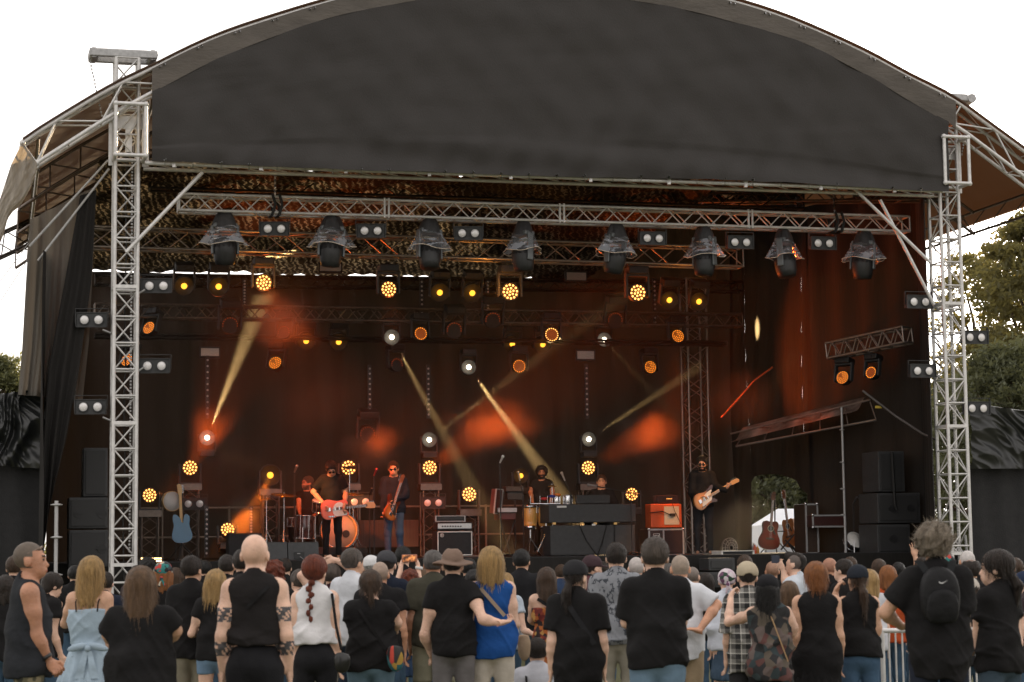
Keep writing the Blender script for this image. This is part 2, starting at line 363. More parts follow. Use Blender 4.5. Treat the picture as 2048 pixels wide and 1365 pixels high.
# ------------------------------------------------------------------ two lifting towers
def tower(pxb, pxt, ytop, v, label, hoist):
    base = Q(pxb, 1110, v); base.z = 0; top = Q(pxt, ytop, v)
    u, vv, _ = UV(base)
    t_ = thing('truss_tower', label, 'truss tower', base, YAW, 'lifting towers at the stage front')
    mb = MB(); top = Vector((base.x, base.y, top.z))
    truss(mb, base + Vector((0, 0, .15)), top, .34, .42, up=EV, r=.03, rd=.0135, bay=.395, style='l')
    for zz in (1.6, 3.7, 5.75): 
        c = base + Vector((0, 0, zz))
        for du, dv, sx, sy in ((0, -.21, .36, .05), (0, .21, .36, .05), (-.17, 0, .05, .42), (.17, 0, .05, .42)):
            mb.box((0, 0, 0), (sx, sy, .05), M=Matrix.Translation(c + EU * du + EV * dv) @ MS)
    mb.build('truss', M_['alu'], t_)
    mb = MB(); mb.box((0, 0, .08), (1.0, 1.0, .12), M=Matrix.Translation(base) @ MS, bev=.02)
    for a in range(4): mb.tube(base + Vector((0, 0, .12)), base + MS @ Vector((math.cos(a * math.pi / 2 + .78) * 1.1, math.sin(a * math.pi / 2 + .78) * 1.1, .06)), .03, 6)
    mb.tube(base + EU * .3 + Vector((0, 0, .1)), base + EU * .18 + Vector((0, 0, 1.9)), .022, 6)
    mb.build('base_frame', M_['steel'], t_)
    # sleeve block: cage around the tower carrying the beam
    mb = MB(); zc = UV(Q(262, 275, v))[2] if hoist > 0 else UV(Q(1918, 335, v))[2]
    c = Vector((base.x, base.y, zc)) + EU * (.03 * hoist) - EV * .38
    wv, dv, h = .44, .42, .78
    cs = [(x, y, z) for x in (-1, 1) for y in (-1, 1) for z in (-1, 1)]
    pt = lambda x, y, z: c + EU * (x * wv / 2) + EV * (y * dv / 2) + Vector((0, 0, z * h / 2))
    for x in (-1, 1):
        for y in (-1, 1): mb.tube(pt(x, y, -1), pt(x, y, 1), .03, 7)
    for z in (-1, 1):
        for x in (-1, 1): mb.tube(pt(x, -1, z), pt(x, 1, z), .03, 7)
        for y in (-1, 1): mb.tube(pt(-1, y, z), pt(1, y, z), .03, 7)
    for s3 in cs: mb.ball(pt(*s3), .045, 8)
    mb.tube(pt(-1, 1, -1), pt(1, 1, 1), .016, 5)
    for q in (-1, 1):
        mb.box((0, 0, 0), (.1, .03, .95), M=Matrix.Translation(c + EV * .24 + EU * (.25 * q)) @ MS)
    mb.box((0, 0, 0), (.5, .03, .2), M=Matrix.Translation(c + EV * .26 + Vector((0, 0, .2))) @ MS)
    mb.box((0, 0, 0), (.1, .03, .35), M=Matrix.Translation(c + EV * .26 - Vector((0, 0, .08))) @ MS)
    mb.build('sleeve_block', M_['alu'], t_)
    mb = MB(); hd = top + Vector((0, 0, .06))
    for s_ in (-.2, .2):
        mb.box((0, 0, 0), (1.02 if hoist > 0 else .7, .05, .13), M=Matrix.Translation(hd + EV * s_ + EU * (-.06 * hoist)) @ MS, bev=.02)
    for q in (-.5, .38):
        mb.tube(hd + EU * q * hoist - EV * .2, hd + EU * q * hoist + EV * .2, .08, 10)
    mb.build('hoist_head', M_['steel'], t_)
    mb = MB(); k = 0; p = hd + EU * (-.57 * hoist)
    for i in range(18):
        q = p + Vector((0, 0, -.055 * i)) + EU * (.012 * i * hoist); mb.box((0, 0, 0), (.022, .03, .035), M=Matrix.Translation(q) @ MS)
    for i in range(22):
        q = hd + EU * ((-.5 + .045 * i) * hoist) + Vector((0, 0, .085)); mb.box((0, 0, 0), (.03, .03, .025), M=Matrix.Translation(q) @ MS)
    p = base + EV * .1 + EU * .1
    for i in range(120): mb.box((0, 0, 0), (.028, .02, .03), M=Matrix.Translation(p + Vector((0, 0, 1.8 + i * .05))) @ MS)
    mb.build('chain', M_['steel'], t_)
    mb = MB(); pts = [base + EU * .02 + EV * .22 + Vector((0.012 * math.sin(i * 1.7), 0, 1 + i * .45)) for i in range(16)]
    mb.path(pts, .012, 5); mb.build('cable', M_['rubber'], t_)
    return base, t_
TL, tl = tower(246, 258, 122, -.05, 'silver lifting tower beside the grey drape, hoist head against the sky', 1)
TRB, tr_ = tower(1912, 1897, 207, -.05, 'silver lifting tower standing before the pine trees, its head touching the roof slope', -1)
for (a, b2, v) in (((405, 345), (252, 505), -.3), ((1688, 358), (1860, 525), -.3), ((1760, 400), (1868, 610), -.25)):
    mb = MB(); mb.tube(Q(*a, v), Q(*b2, v), .03, 8); o = mb.build('brace', M_['alu'], roof)

# ------------------------------------------------------------------ stage platform
UL, UR = UV(Q(-60, 1112, 2.))[0], UV(Q(2150, 1112, 2.))[0]
st = thing('stage_platform', 'raised black stage floor with black skirting cloth along its front', 'stage', S(5, 2, 0), YAW)
mb = MB(); mb.box((0, 0, 0), (UR - UL, 8.6, .12), M=Matrix.Translation(S((UL + UR) / 2, 2 + 4.3, FLOOR - .06)) @ MS)
mb.build('deck', M_['blackrough'], st)
mb = MB(); rows = []
for j in range(9):
    z = (FLOOR - .01) * (1 - j / 8)
    rows.append([S(u, 1.97 - .025 * math.sin(u * 7 + math.sin(u * 3) * 2) * (.15 + j / 8), z) for u in np.linspace(UL, UR, 400)])
mb.grid(rows); mb.build('skirt', M_['drape'], st)
mb = MB()
for x in range(0, 13, 1):
    mb.tube(S(x * 1.4 - 2, 2.3, 0), S(x * 1.4 - 2, 2.3, FLOOR - .1), .03, 6)
    for y in (.2, 1.2): mb.tube(S(-2, 2.3, y), S(15, 2.3, y), .03, 6)
mb.build('scaffold_base', M_['steel'], st)

# ------------------------------------------------------------------ back wall, side walls, net, wings
bw = thing('back_wall', 'black cloth backdrop hanging at the rear of the stage', 'backdrop', S(4, VB - .2, FLOOR), YAW)
WU0, WU1 = -.9, UV(Q(1866, 900, 0))[0] + 1.1; WUF = UV(Q(1864, 900, 0))[0]; WD = WUF + .04
mb = MB(); z1 = UV(Q(800, 557, VB - .2))[2]
def wallgrid(u0, v0, u1, v1, z0, z1, amp, k, n=260, nz=14):
    rows = []
    d = (EU * (u1 - u0) + EV * (v1 - v0)).normalized(); nn = Vector((d.y, -d.x, 0))
    for j in range(nz + 1):
        z = z0 + (z1 - z0) * j / nz
        rows.append([S(u0 + (u1 - u0) * i / n, v0 + (v1 - v0) * i / n, z) + nn * (amp * math.sin(i * k + 1.2 * math.sin(i * .13) + z * .3)) for i in range(n + 1)])
    return rows
mb.grid(wallgrid(WU0, VB - .2, WD + .1, VB - .2, FLOOR - .2, z1, .035, .55))
NETU1 = UV(Q(1330, 440, 4))[0]
for u0_, u1_ in ((NETU1 - 1.1, WD + .1), (WU0, -.2)):
    mb.grid([[S(u, VB - .2 + .035 * math.sin(u * 12), z1 - .02 + (interp([(a, c_) for a, _, c_ in topc], u) - .05 - z1) * j / 8) for u in np.linspace(u0_, u1_, 60)] for j in range(9)])
mb.build('cloth', M_['drape'], bw)
mb = MB()
for z in (FLOOR + .45, FLOOR + 1.02):
    mb.tube(S(WU0 + .5, VB - .45, z), S(8.6, VB - .45, z), .024, 6)
for u in np.arange(0, 9, 1.3): mb.tube(S(u, VB - .45, FLOOR), S(u, VB - .45, FLOOR + 1.05), .022, 6)
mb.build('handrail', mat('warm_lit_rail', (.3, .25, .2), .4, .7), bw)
# side wall at the far end, with the doorway
sw = thing('side_wall', 'black side drape of the stage with an arched opening to the trees', 'side drape', S(WU1, 5, FLOOR), YAW)
mb = MB()
DOOR = [(1498, 1112), (1503, 960), (1508, 952), (1530, 950), (1560, 951), (1590, 962), (1606, 975), (1612, 985), (1613, 1112)]
def Wp(px, py):          # a point on the side wall plane u = WU1
    d = ray(px, py); t = (WD - (CAM - ORG).dot(EU)) / d.dot(EU); return CAM + d * t
dv0, dv1 = UV(Wp(1613, 1100))[1], UV(Wp(1500, 1100))[1]
ds = [UV(Wp(x, cat([(1500, 965), (1515, 952), (1560, 950), (1590, 962), (1613, 988)], x))) for x in np.linspace(1613, 1500, 20)]
ZSW = interp([(a, c_) for a, _, c_ in topc], WU1) - .35
ZS2 = interp([(a, c_) for a, _, c_ in topc], WD) - .12; dv0, dv1 = ds[0][1], ds[-1][1]
def wrap(u, v, z): return S(u + .03 * math.sin(v * 8 + z), v, z)
mb.grid([[wrap(WD, v, z) for v in np.linspace(5.1, dv0, 12)] for z in np.linspace(FLOOR - .1, ZS2, 14)])
mb.grid([[wrap(WD, v, z) for v in np.linspace(dv1, VB - .2, 60)] for z in np.linspace(FLOOR - .1, ZS2, 14)])
mb.grid([[wrap(WD, d[1], d[2] + (ZS2 - d[2]) * j / 10) for d in ds] for j in range(11)])
mb.grid([[S(WU1 + (WD - .05 - WU1) * f + .03 * math.sin(f * 26), 2.4 + 2.82 * f, z) for f in np.linspace(0, 1, 50)] for z in np.linspace(FLOOR - .1, ZSW, 14)])
mb.grid([[S(WUF + (WU1 - WUF) * f + .03 * math.sin(f * 22), -.0 + 2.6 * f, z) for f in np.linspace(0, 1, 40)] for z in np.linspace(0, ZSW, 14)])
mb.build('cloth', M_['drape'], sw)
sw2 = thing('side_wall', 'black side drape behind the stacked subwoofers and the grey wing', 'side drape', S(WU0 - .3, 5, FLOOR), YAW)
mb = MB(); mb.grid([[S(WU0 - .3 + .03 * math.sin(v * 8 + z), v, z) for v in np.linspace(-.1, VB - .2, 120)] for z in np.linspace(0, 6.3, 14)]); mb.build('cloth', M_['drape'], sw2)
# camouflage net
m, t, b, out = nodes('camouflage_net'); N = t.nodes; L = t.links
tc = N.new('ShaderNodeTexCoord'); mp = N.new('ShaderNodeMapping'); mp.inputs['Scale'].default_value = (1, 1.2, 1); L.new(tc.outputs['Object'], mp.inputs[0])
wv = N.new('ShaderNodeTexWave'); wv.inputs['Scale'].default_value = 2.6; wv.inputs['Distortion'].default_value = 9; wv.inputs['Detail'].default_value = 5; wv.inputs['Detail Scale'].default_value = 2.4; wv.inputs['Detail Roughness'].default_value = .62
L.new(mp.outputs[0], wv.inputs[0]); rp = N.new('ShaderNodeValToRGB'); e = rp.color_ramp.elements
e[0].position = .72; e[0].color = (.02, .016, .01, 1); e[1].position = .93; e[1].color = (.24, .20, .14, 1)
nz = N.new('ShaderNodeTexNoise'); nz.inputs['Scale'].default_value = 1.3; nz.inputs['Detail'].default_value = 3; L.new(tc.outputs['Object'], nz.inputs[0])
r2 = N.new('ShaderNodeValToRGB'); r2.color_ramp.elements[0].position = .42; r2.color_ramp.elements[1].position = .6
L.new(nz.outputs[0], r2.inputs[0]); mm = N.new('ShaderNodeMix'); mm.data_type = 'RGBA'; mm.blend_type = 'MULTIPLY'; mm.inputs[0].default_value = .75
L.new(wv.outputs[0], rp.inputs[0]); L.new(rp.outputs[0], mm.inputs[6]); L.new(r2.outputs[0], mm.inputs[7]); L.new(mm.outputs[2], b.inputs['Base Color']); b.inputs['Roughness'].default_value = .8
tr2 = N.new('ShaderNodeBsdfTranslucent'); L.new(mm.outputs[2], tr2.inputs[0]); ms = N.new('ShaderNodeMixShader'); ms.inputs[0].default_value = .5
L.new(b.outputs[0], ms.inputs[1]); L.new(tr2.outputs[0], ms.inputs[2]); L.new(ms.outputs[0], out.inputs[0])
NETU1 = UV(Q(1330, 440, 4))[0]
zn0, zn1 = UV(Q(700, 335, .9))[2], UV(Q(800, 553, VB - .3))[2]
mb = MB(); rows = []
for j in range(61):
    f = j / 60; v = .9 + (VB - .25 - .9) * f
    z = zn0 + (zn1 - zn0) * f + .0 * f
    rows.append([S(u, v, z + .05 * math.sin(u * 5.1 + v * 2) * (1 if f < .85 else .4) + .08 * math.sin(u * 1.9) * math.sin(v * 2.6) * (1 if f < .85 else .35) + .02 * math.sin(u * 17 + v * 13)) for u in np.linspace(-.35, NETU1, 170)])
mb.grid(rows); o = mb.build('camouflage_net', m); tag(o, 'dark camouflage net stretched under the stage roof with light strands', 'net')
# ------------------------------------------------------------------ wings, tarpaulins, fences beside the stage
def pxbox(mb, x0, y0, x1, y1, v, dep, m=0, bev=.01, top=None):
    a = UV(Q(x0, y1, v)); b2 = UV(Q(x1, y0, v))
    c = S((a[0] + b2[0]) / 2, v + dep / 2, (a[2] + b2[2]) / 2)
    mb.box((0, 0, 0), (abs(b2[0] - a[0]), dep, abs(b2[2] - a[2])), m, Matrix.Translation(c) @ MS, bev)
    return a, b2
def quad(name, mats, parent, L_, R_, v, nx=60, ny=40, disp=None, vr=None):
    """sheet between a left and a right edge, each a list of (px, py)"""
    mb = MB(); rows = []
    n = len(L_) - 1
    for j in range(ny + 1):
        f = j / ny * n; k = min(int(f), n - 1); g_ = f - k
        l = Vector(L_[k]).lerp(Vector(L_[k + 1]), g_); r = Vector(R_[k]).lerp(Vector(R_[k + 1]), g_)
        row = []
        for i in range(nx + 1):
            h = i / nx; q = l.lerp(r, h); p = Q(q.x, q.y, v + (0 if vr is None else vr * h)); u, _, z = UV(p)
            row.append(p - EV * (disp(h, j / ny, u, z) if disp else 0))
        rows.append(row)
    mb.grid(rows); return mb.build(name, mats, parent)
M_['greydrape'] = mat('faded_grey_drape', (.13, .122, .11), .9, 0, .25, 3, .4, 12, stretch=(4, 4, .3), trans=.35, tcol=(.34, .27, .2))
M_['tarp'] = mat('shiny_black_plastic', (.013, .0145, .0145), .42, 0, .2, 4, .25, 5, spec=.6)
M_['panel'] = mat('matt_black_fence_cloth', (.016, .016, .017), .85, 0, .2, 8, .3, 40)
M_['greysteel'] = mat('pale_steel_post', (.42, .42, .42), .45, .3, .1, 10)
o = quad('wing_drape', M_['greydrape'], None, [(60, 440), (52, 560), (44, 700), (36, 790)], [(192, 372), (186, 520), (178, 680), (165, 800)], .35, 110, 40,
         lambda h, f, u, z: .07 * math.sin(h * 26 + 1.5 * math.sin(h * 7)) * (.5 + .5 * f) + .03 * math.sin(h * 60 + f * 3) * f)
tag(o, 'faded grey cloth hanging in long pleats outside the silver tower', 'drape')
o = quad('wing_drape', M_['drape'], None, [(160, 392), (130, 560), (96, 740), (86, 900), (84, 1125)], [(193, 380), (183, 560), (158, 740), (132, 880), (100, 1010)], .15, 50, 50,
         lambda h, f, u, z: .05 * math.sin(h * 14 + 1.5 * f) * (.3 + f))
tag(o, 'black curtain swept diagonally down to the post beside the subwoofers', 'drape')
o = quad('tarpaulin', M_['tarp'], None, [(-40, 792), (-40, 860), (-40, 930)], [(94, 779), (94, 860), (84, 938)], .55, 90, 60,
         lambda h, f, u, z: .11 * crease(h * 3.2, f * 3.2, 1.5))
tag(o, 'shiny black plastic sheet slung in folds over the fence by the grey drape', 'tarpaulin')
o = quad('tarpaulin', M_['tarp'], None, [(1935, 808), (1938, 870), (1940, 938)], [(2090, 828), (2090, 880), (2090, 938)], .55, 90, 60,
         lambda h, f, u, z: .09 * crease(h * 3.0, f * 3.0, 7.5, -.5))
tag(o, 'shiny black plastic sheet hung below the pine trees beside the tower', 'tarpaulin')
for nm, xs, lab in (('a', (-40, 84), 'matt black fence panel under the slung plastic sheet near the subwoofers'), ('b', (1938, 2090), 'matt black fence panel behind the crowd under the pine trees')):
    f_ = thing('fence_panel', lab, 'fence', Q(xs[0], 1100, .8), YAW, 'black fence panels beside the stage')
    mb = MB(); a, b2 = UV(Q(xs[0], 930, .8)), UV(Q(xs[1], 930, .8))
    mb.grid([[S(u, .8 - .012 * math.sin(u * 13 + z), z) for u in np.linspace(a[0], b2[0], 50)] for z in np.linspace(0, a[2], 12)])
    mb.grid([[S(u, .83, z) for u in np.linspace(a[0], b2[0], 3)] for z in (0, a[2])]); mb.build('cloth', M_['panel'], f_)
    mb = MB()
    if nm == 'a':
        mb.box((0, 0, 0), (.055, .05, a[2]), M=Matrix.Translation(S(b2[0] + .02, .78, a[2] / 2)) @ MS); mb.build('post', M_['greysteel'], f_)
    else:
        mb.tube(Q(1930, 806, .6), Q(2090, 829, .6), .012, 5); mb.build('rope', M_['greysteel'], f_)
mb = MB(); p0 = Q(113, 1002, -.1); mb.tube(p0, Vector((p0.x, p0.y, 0)), .03, 8)
for y in (1010, 1075, 1150): mb.lathe([(.03, -.02), (.09, -.006), (.09, .006), (.03, .02)], 10, M=Matrix.Translation(Q(113, y, -.1)))
o = mb.build('scaffold_pole', M_['greysteel']); tag(o, 'short scaffold pole with two collars beside the black curtain', 'pole')
# ------------------------------------------------------------------ loudspeaker stacks
def speaker(x0, y0, x1, y1, v, dep, label, holes=(), grp='black subwoofers stacked at the stage edge', side_l=None):
    a = UV(Q(x0, y1, v)); b2 = UV(Q(x1, y0, v))
    t_ = thing('loudspeaker', label, 'loudspeaker', S((a[0] + b2[0]) / 2, v, a[2]), YAW, grp)
    mb = MB(); pxbox(mb, x0, y0, x1, y1, v + .02, dep, 0, .015); mb.build('cabinet', M_['cabinet'], t_)
    mb = MB(); pxbox(mb, x0 + 5, y0 + 5, x1 - 5, y1 - 5, v - .005, .02, 0, .004); mb.build('grille', mat('speaker_grille', (.03, .03, .031), .6, .1, .3, 250), t_)
    if holes:
        mb = MB()
        for hx, hy in holes:
            mb.lathe([(.07, -.004), (.07, .03)], 16, M=Matrix.Translation(Q(hx, hy, v - .01)) @ MS, ax='Y', smooth=False)
            mb.box((0, 0, 0), (.15, .012, .015), M=Matrix.Translation(Q(hx, hy, v - .02)) @ MS)
        mb.build('hand_hole', M_['black'], t_)
    return t_
speaker(166, 896, 216, 994, 1.3, .7, 'tall dark loudspeaker on top of the stack beside the silver tower')
speaker(137, 995, 216, 1058, 1.25, .8, 'wide subwoofer with hand holes in the middle of the stack by the tower', [(158, 1028), (204, 1028)])
speaker(137, 1060, 216, 1135, 1.25, .8, 'wide subwoofer at the bottom of the stack by the tower', [(203, 1098)])
speaker(1758, 903, 1808, 984, 2.5, .7, 'tall loudspeaker topping the stack near the hanging snare drum')
speaker(1756, 986, 1840, 1047, 2.45, .8, 'subwoofer with two round hand holes under the tall loudspeaker', [(1785, 1017), (1822, 1017)])
speaker(1756, 1049, 1820, 1108, 2.45, .8, 'lowest subwoofer of the stack behind the raised hand', [(1787, 1078)])
mb = MB(); mb.path([Q(1784, 905, 2.35), Q(1790, 1012, 2.35), Q(1794, 1020, 2.35)], .03, 4)
o = mb.build('lashing_strap', M_['rubber']); tag(o, 'black lashing strap hanging over the tall loudspeaker stack', 'strap')
# line speakers under the stage edge
for i, (x0, y0, x1, y1) in enumerate(((1418, 1116, 1470, 1142), (1400, 1144, 1470, 1176))):
    speaker(x0, y0, x1, y1, 1.3, .5, ['small front-fill loudspeaker standing below the stage edge', 'lower front-fill loudspeaker under the stage edge'][i], grp='front-fill loudspeakers')
# ------------------------------------------------------------------ trees, tent
def leafmat(name, c, c2, tr=.4):
    return mat(name, c, .65, 0, .3, .8, 0, trans=tr, tcol=c2)
LM = [leafmat('pine_needles', (.085, .085, .04), (.38, .32, .10), .45), leafmat('pine_needles_dark', (.085, .095, .055), (.22, .22, .09), .35), leafmat('leaf_green', (.11, .12, .06), (.25, .25, .1), .4)]
BARK = mat('bark', (.09, .06, .04), .9, 0, .4, 6, .6, 20, stretch=(1, 1, .2))
def tree(px, pytop, D, wd, label, mt, seed, clumps=150, leaves=60, ls=.16, base=0, low=.25, cr=.6, group='trees beyond the stage'):
    r_ = random.Random(seed); top = P(px, pytop, D); H = top.z; t_ = thing('tree', label, 'tree', (top.x, top.y, 0), 0, group)
    mb = MB(); pts = [Vector((top.x, top.y, -.1))]
    for i in range(1, 8): pts.append(Vector((top.x + r_.uniform(-.25, .25) * i * .3, top.y + r_.uniform(-.2, .2), H * .95 * i / 7)))
    for i in range(7): mb.tube(pts[i], pts[i + 1], .26 * (1 - i / 7.5), 8, .26 * (1 - (i + 1) / 7.5))
    cl = []
    for i in range(clumps):
        f = r_.random() ** .8; z = H * (low + (1 - low) * f); prof = math.sin(math.pi * min(1, .22 + .78 * f)) ** .7 + .12
        an = r_.uniform(0, 2 * math.pi); rad = wd * prof * (.25 + .75 * r_.random() ** .5)
        cl.append(Vector((top.x + math.cos(an) * rad, top.y + math.sin(an) * rad * .8, z - abs(r_.gauss(0, .2)))))
    for c in cl[::3]:
        k = min(6, max(1, int((c.z / H) * 6))); s_ = pts[k]; mid = s_.lerp(c, .55) + Vector((0, 0, .15))
        mb.tube(s_, mid, .07, 5, .045, caps=False); mb.tube(mid, c, .045, 5, .015, caps=False)
    mb.build('trunk', BARK, t_)
    V = []; F = []
    for c in cl:
        R0 = cr * r_.uniform(.55, 1.25)
        for k in range(leaves):
            d = Vector((r_.gauss(0, 1), r_.gauss(0, 1), r_.gauss(0, .55))); d = d.normalized() * (R0 * (.45 + .55 * r_.random())); d.z *= .6
            p = c + d; a = Vector((r_.gauss(0, 1), r_.gauss(0, 1), r_.gauss(0, 1))).normalized(); b2 = a.cross(Vector((r_.random(), r_.random(), r_.random() + .1))).normalized()
            s_ = ls * r_.uniform(.5, 1.2); n = len(V)
            V += [p - a * s_, p + b2 * s_ * .4, p + a * s_, p - b2 * s_ * .4]; F.append((n, n + 1, n + 2, n + 3))
    me = bpy.data.meshes.new('crown'); me.from_pydata([tuple(p) for p in V], [], F); link('crown', me, mt, t_)
tree(2072, 428, 62, 2.6, 'tall pine whose ragged crown rises at the very edge above the fence', LM[0], 3, 260, 150, .11, low=.2)
tree(1938, 512, 66, 2.3, 'sparse backlit pine seen right through the silver tower', LM[0], 4, 80, 110, .11, low=.5, cr=.55)
tree(2020, 690, 52, 2.4, 'bushy grey-green pine low behind the black plastic sheet', LM[1], 5, 240, 150, .09, low=.12, cr=.6)
tree(1925, 745, 56, 1.7, 'smaller dark pine close behind the silver tower', LM[1], 6, 170, 120, .09, low=.15, cr=.55)
tree(8, 712, 90, 1.9, 'distant round green tree peeping out beside the grey drape', LM[2], 7, 180, 120, .13, low=.1, cr=.8)
tree(-50, 730, 92, 2.0, 'distant tree at the very edge behind the round green one', LM[2], 8, 120, 100, .13, low=.1, cr=.8)
tree(1545, 900, 58, 2.0, 'pine tree seen through the arched opening above the white tent', LM[1], 9, 170, 150, .09, low=.2, cr=.6)
tree(1620, 905, 60, 1.6, 'second pine just beside it in the arched opening over the tent', LM[1], 10, 130, 130, .09, low=.2, cr=.6)
M_['tent'] = mat('white_tent_cloth', (.75, .77, .82), .6, 0, .05, 3, .1, 4)
tn = thing('tent', 'white pavilion tent seen through the arched opening behind the guitars', 'tent', P(1580, 1150, 47) * 1, 0)
mb = MB(); Z = Vector((0, 0, 1)); zb = 0
a = P(1530, 1050, 46); b2 = P(1640, 1050, 46); c = P(1562, 1017, 47); d = P(1640, 1017, 47)
mb.add([(a.x, a.y, 0), (b2.x + 1, b2.y, 0), (b2.x + 1, b2.y, a.z), (a.x, a.y, a.z), (a.x, a.y + 3, 0), (b2.x + 1, b2.y + 3, 0), (b2.x + 1, b2.y + 3, a.z), (a.x, a.y + 3, a.z), (c.x, c.y + .6, c.z), (d.x + .6, d.y + .6, d.z)],
       [(0, 1, 2, 3), (4, 5, 6, 7), (0, 3, 7, 4), (1, 2, 6, 5), (3, 2, 9, 8), (7, 8, 9, 6), (3, 8, 7), (2, 6, 9)])
mb.build('canvas', M_['tent'], tn)
mb = MB()
for p in (a, b2): mb.tube((p.x, p.y - .03, 0), (p.x, p.y - .03, a.z), .03, 6)
mb.build('pole', M_['steel'], tn)
# ------------------------------------------------------------------ flown trusses
GT = 'horizontal lighting trusses under the roof'
def rig(name, a, b2, v, wd, ht, m, label, grp=GT, v2=None, bay=.4, phase=0):
    A = Q(*a, v); B = Q(*b2, v if v2 is None else v2)
    t_ = thing('lighting_truss', label, 'truss', A.lerp(B, .5), YAW, grp)
    mb = MB(); truss(mb, A, B, wd, ht, r=.024, rd=.0115, bay=bay); mb.build('truss', m, t_); return t_, A, B
VF = .9
ft, FA, FB = rig('front', (357, 407), (1812, 451), VF, .30, .255, M_['alu'], 'bright silver front lighting truss carrying the covered moving lights', bay=.52)
mb = MB()
for f in (.265, .50, .765):
    p = FA.lerp(FB, f)
    for q in (-.035, .035):
        mb.tube(p + EU * q - EV * .16 + Vector((0, 0, .16)), p + EU * q - EV * .16 - Vector((0, 0, .16)), .02, 6)
mb.build('coupling', M_['alu'], ft)
for (x, y0) in ((535, 345), (1657, 375)):
    mb = MB(); f = (x - 357) / 1455; p = FA.lerp(FB, f)
    for q in (-.07, .04):
        for e_ in (-.19, .19): mb.path([p + EU * q + EV * e_ - Vector((0, 0, .17)), p + EU * (q + .05) + EV * e_, p + EU * q + EV * e_ + Vector((0, 0, .17))], .024, 6)
        mb.tube(p + EU * q - EV * .19 - Vector((0, 0, .17)), p + EU * q + EV * .19 - Vector((0, 0, .17)), .024, 6)
    mb.build('sling', M_['rubber'], ft)
    mb = MB(); t0 = p + Vector((0, 0, .2)); t1 = Vector((p.x, p.y, Q(x, y0, VF).z))
    for i in range(9): mb.box((0, 0, 0), (.03, .03, .05), M=Matrix.Translation(t0.lerp(t1, i / 8)) @ Matrix.Rotation(i * .8, 4, 'Z'))
    mb.tube(t0, t1, .008, 5); mb.build('chain', M_['chrome'], ft)
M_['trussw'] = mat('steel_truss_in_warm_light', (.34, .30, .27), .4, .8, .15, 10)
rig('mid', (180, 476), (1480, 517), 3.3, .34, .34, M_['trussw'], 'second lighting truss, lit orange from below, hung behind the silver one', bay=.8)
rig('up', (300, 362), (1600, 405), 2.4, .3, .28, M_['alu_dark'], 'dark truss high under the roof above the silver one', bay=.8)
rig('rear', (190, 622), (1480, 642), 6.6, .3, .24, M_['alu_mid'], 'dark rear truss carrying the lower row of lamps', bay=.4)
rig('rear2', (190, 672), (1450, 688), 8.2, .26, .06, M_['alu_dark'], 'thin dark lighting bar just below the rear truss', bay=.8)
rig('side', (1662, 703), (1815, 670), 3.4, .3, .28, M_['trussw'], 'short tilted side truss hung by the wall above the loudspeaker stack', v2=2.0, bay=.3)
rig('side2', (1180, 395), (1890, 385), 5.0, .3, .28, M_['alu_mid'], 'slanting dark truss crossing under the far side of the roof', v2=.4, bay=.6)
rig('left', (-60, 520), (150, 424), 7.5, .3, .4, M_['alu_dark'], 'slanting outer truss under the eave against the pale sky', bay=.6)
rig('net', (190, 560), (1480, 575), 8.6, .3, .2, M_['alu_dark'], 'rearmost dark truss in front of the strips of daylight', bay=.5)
tw = thing('truss_tower', 'slim dark tower of truss standing upstage behind the guitarist in sunglasses', 'truss tower', Q(1397, 1100, 8.6), YAW)
mb = MB(); truss(mb, Vector((*Q(1397, 1100, 8.6).xy, FLOOR)), Vector((*Q(1397, 1100, 8.6).xy, Q(1393, 560, 8.6).z)), .42, .42, up=EV, r=.026, rd=.012, bay=.55); mb.build('truss', M_['trussw'], tw)
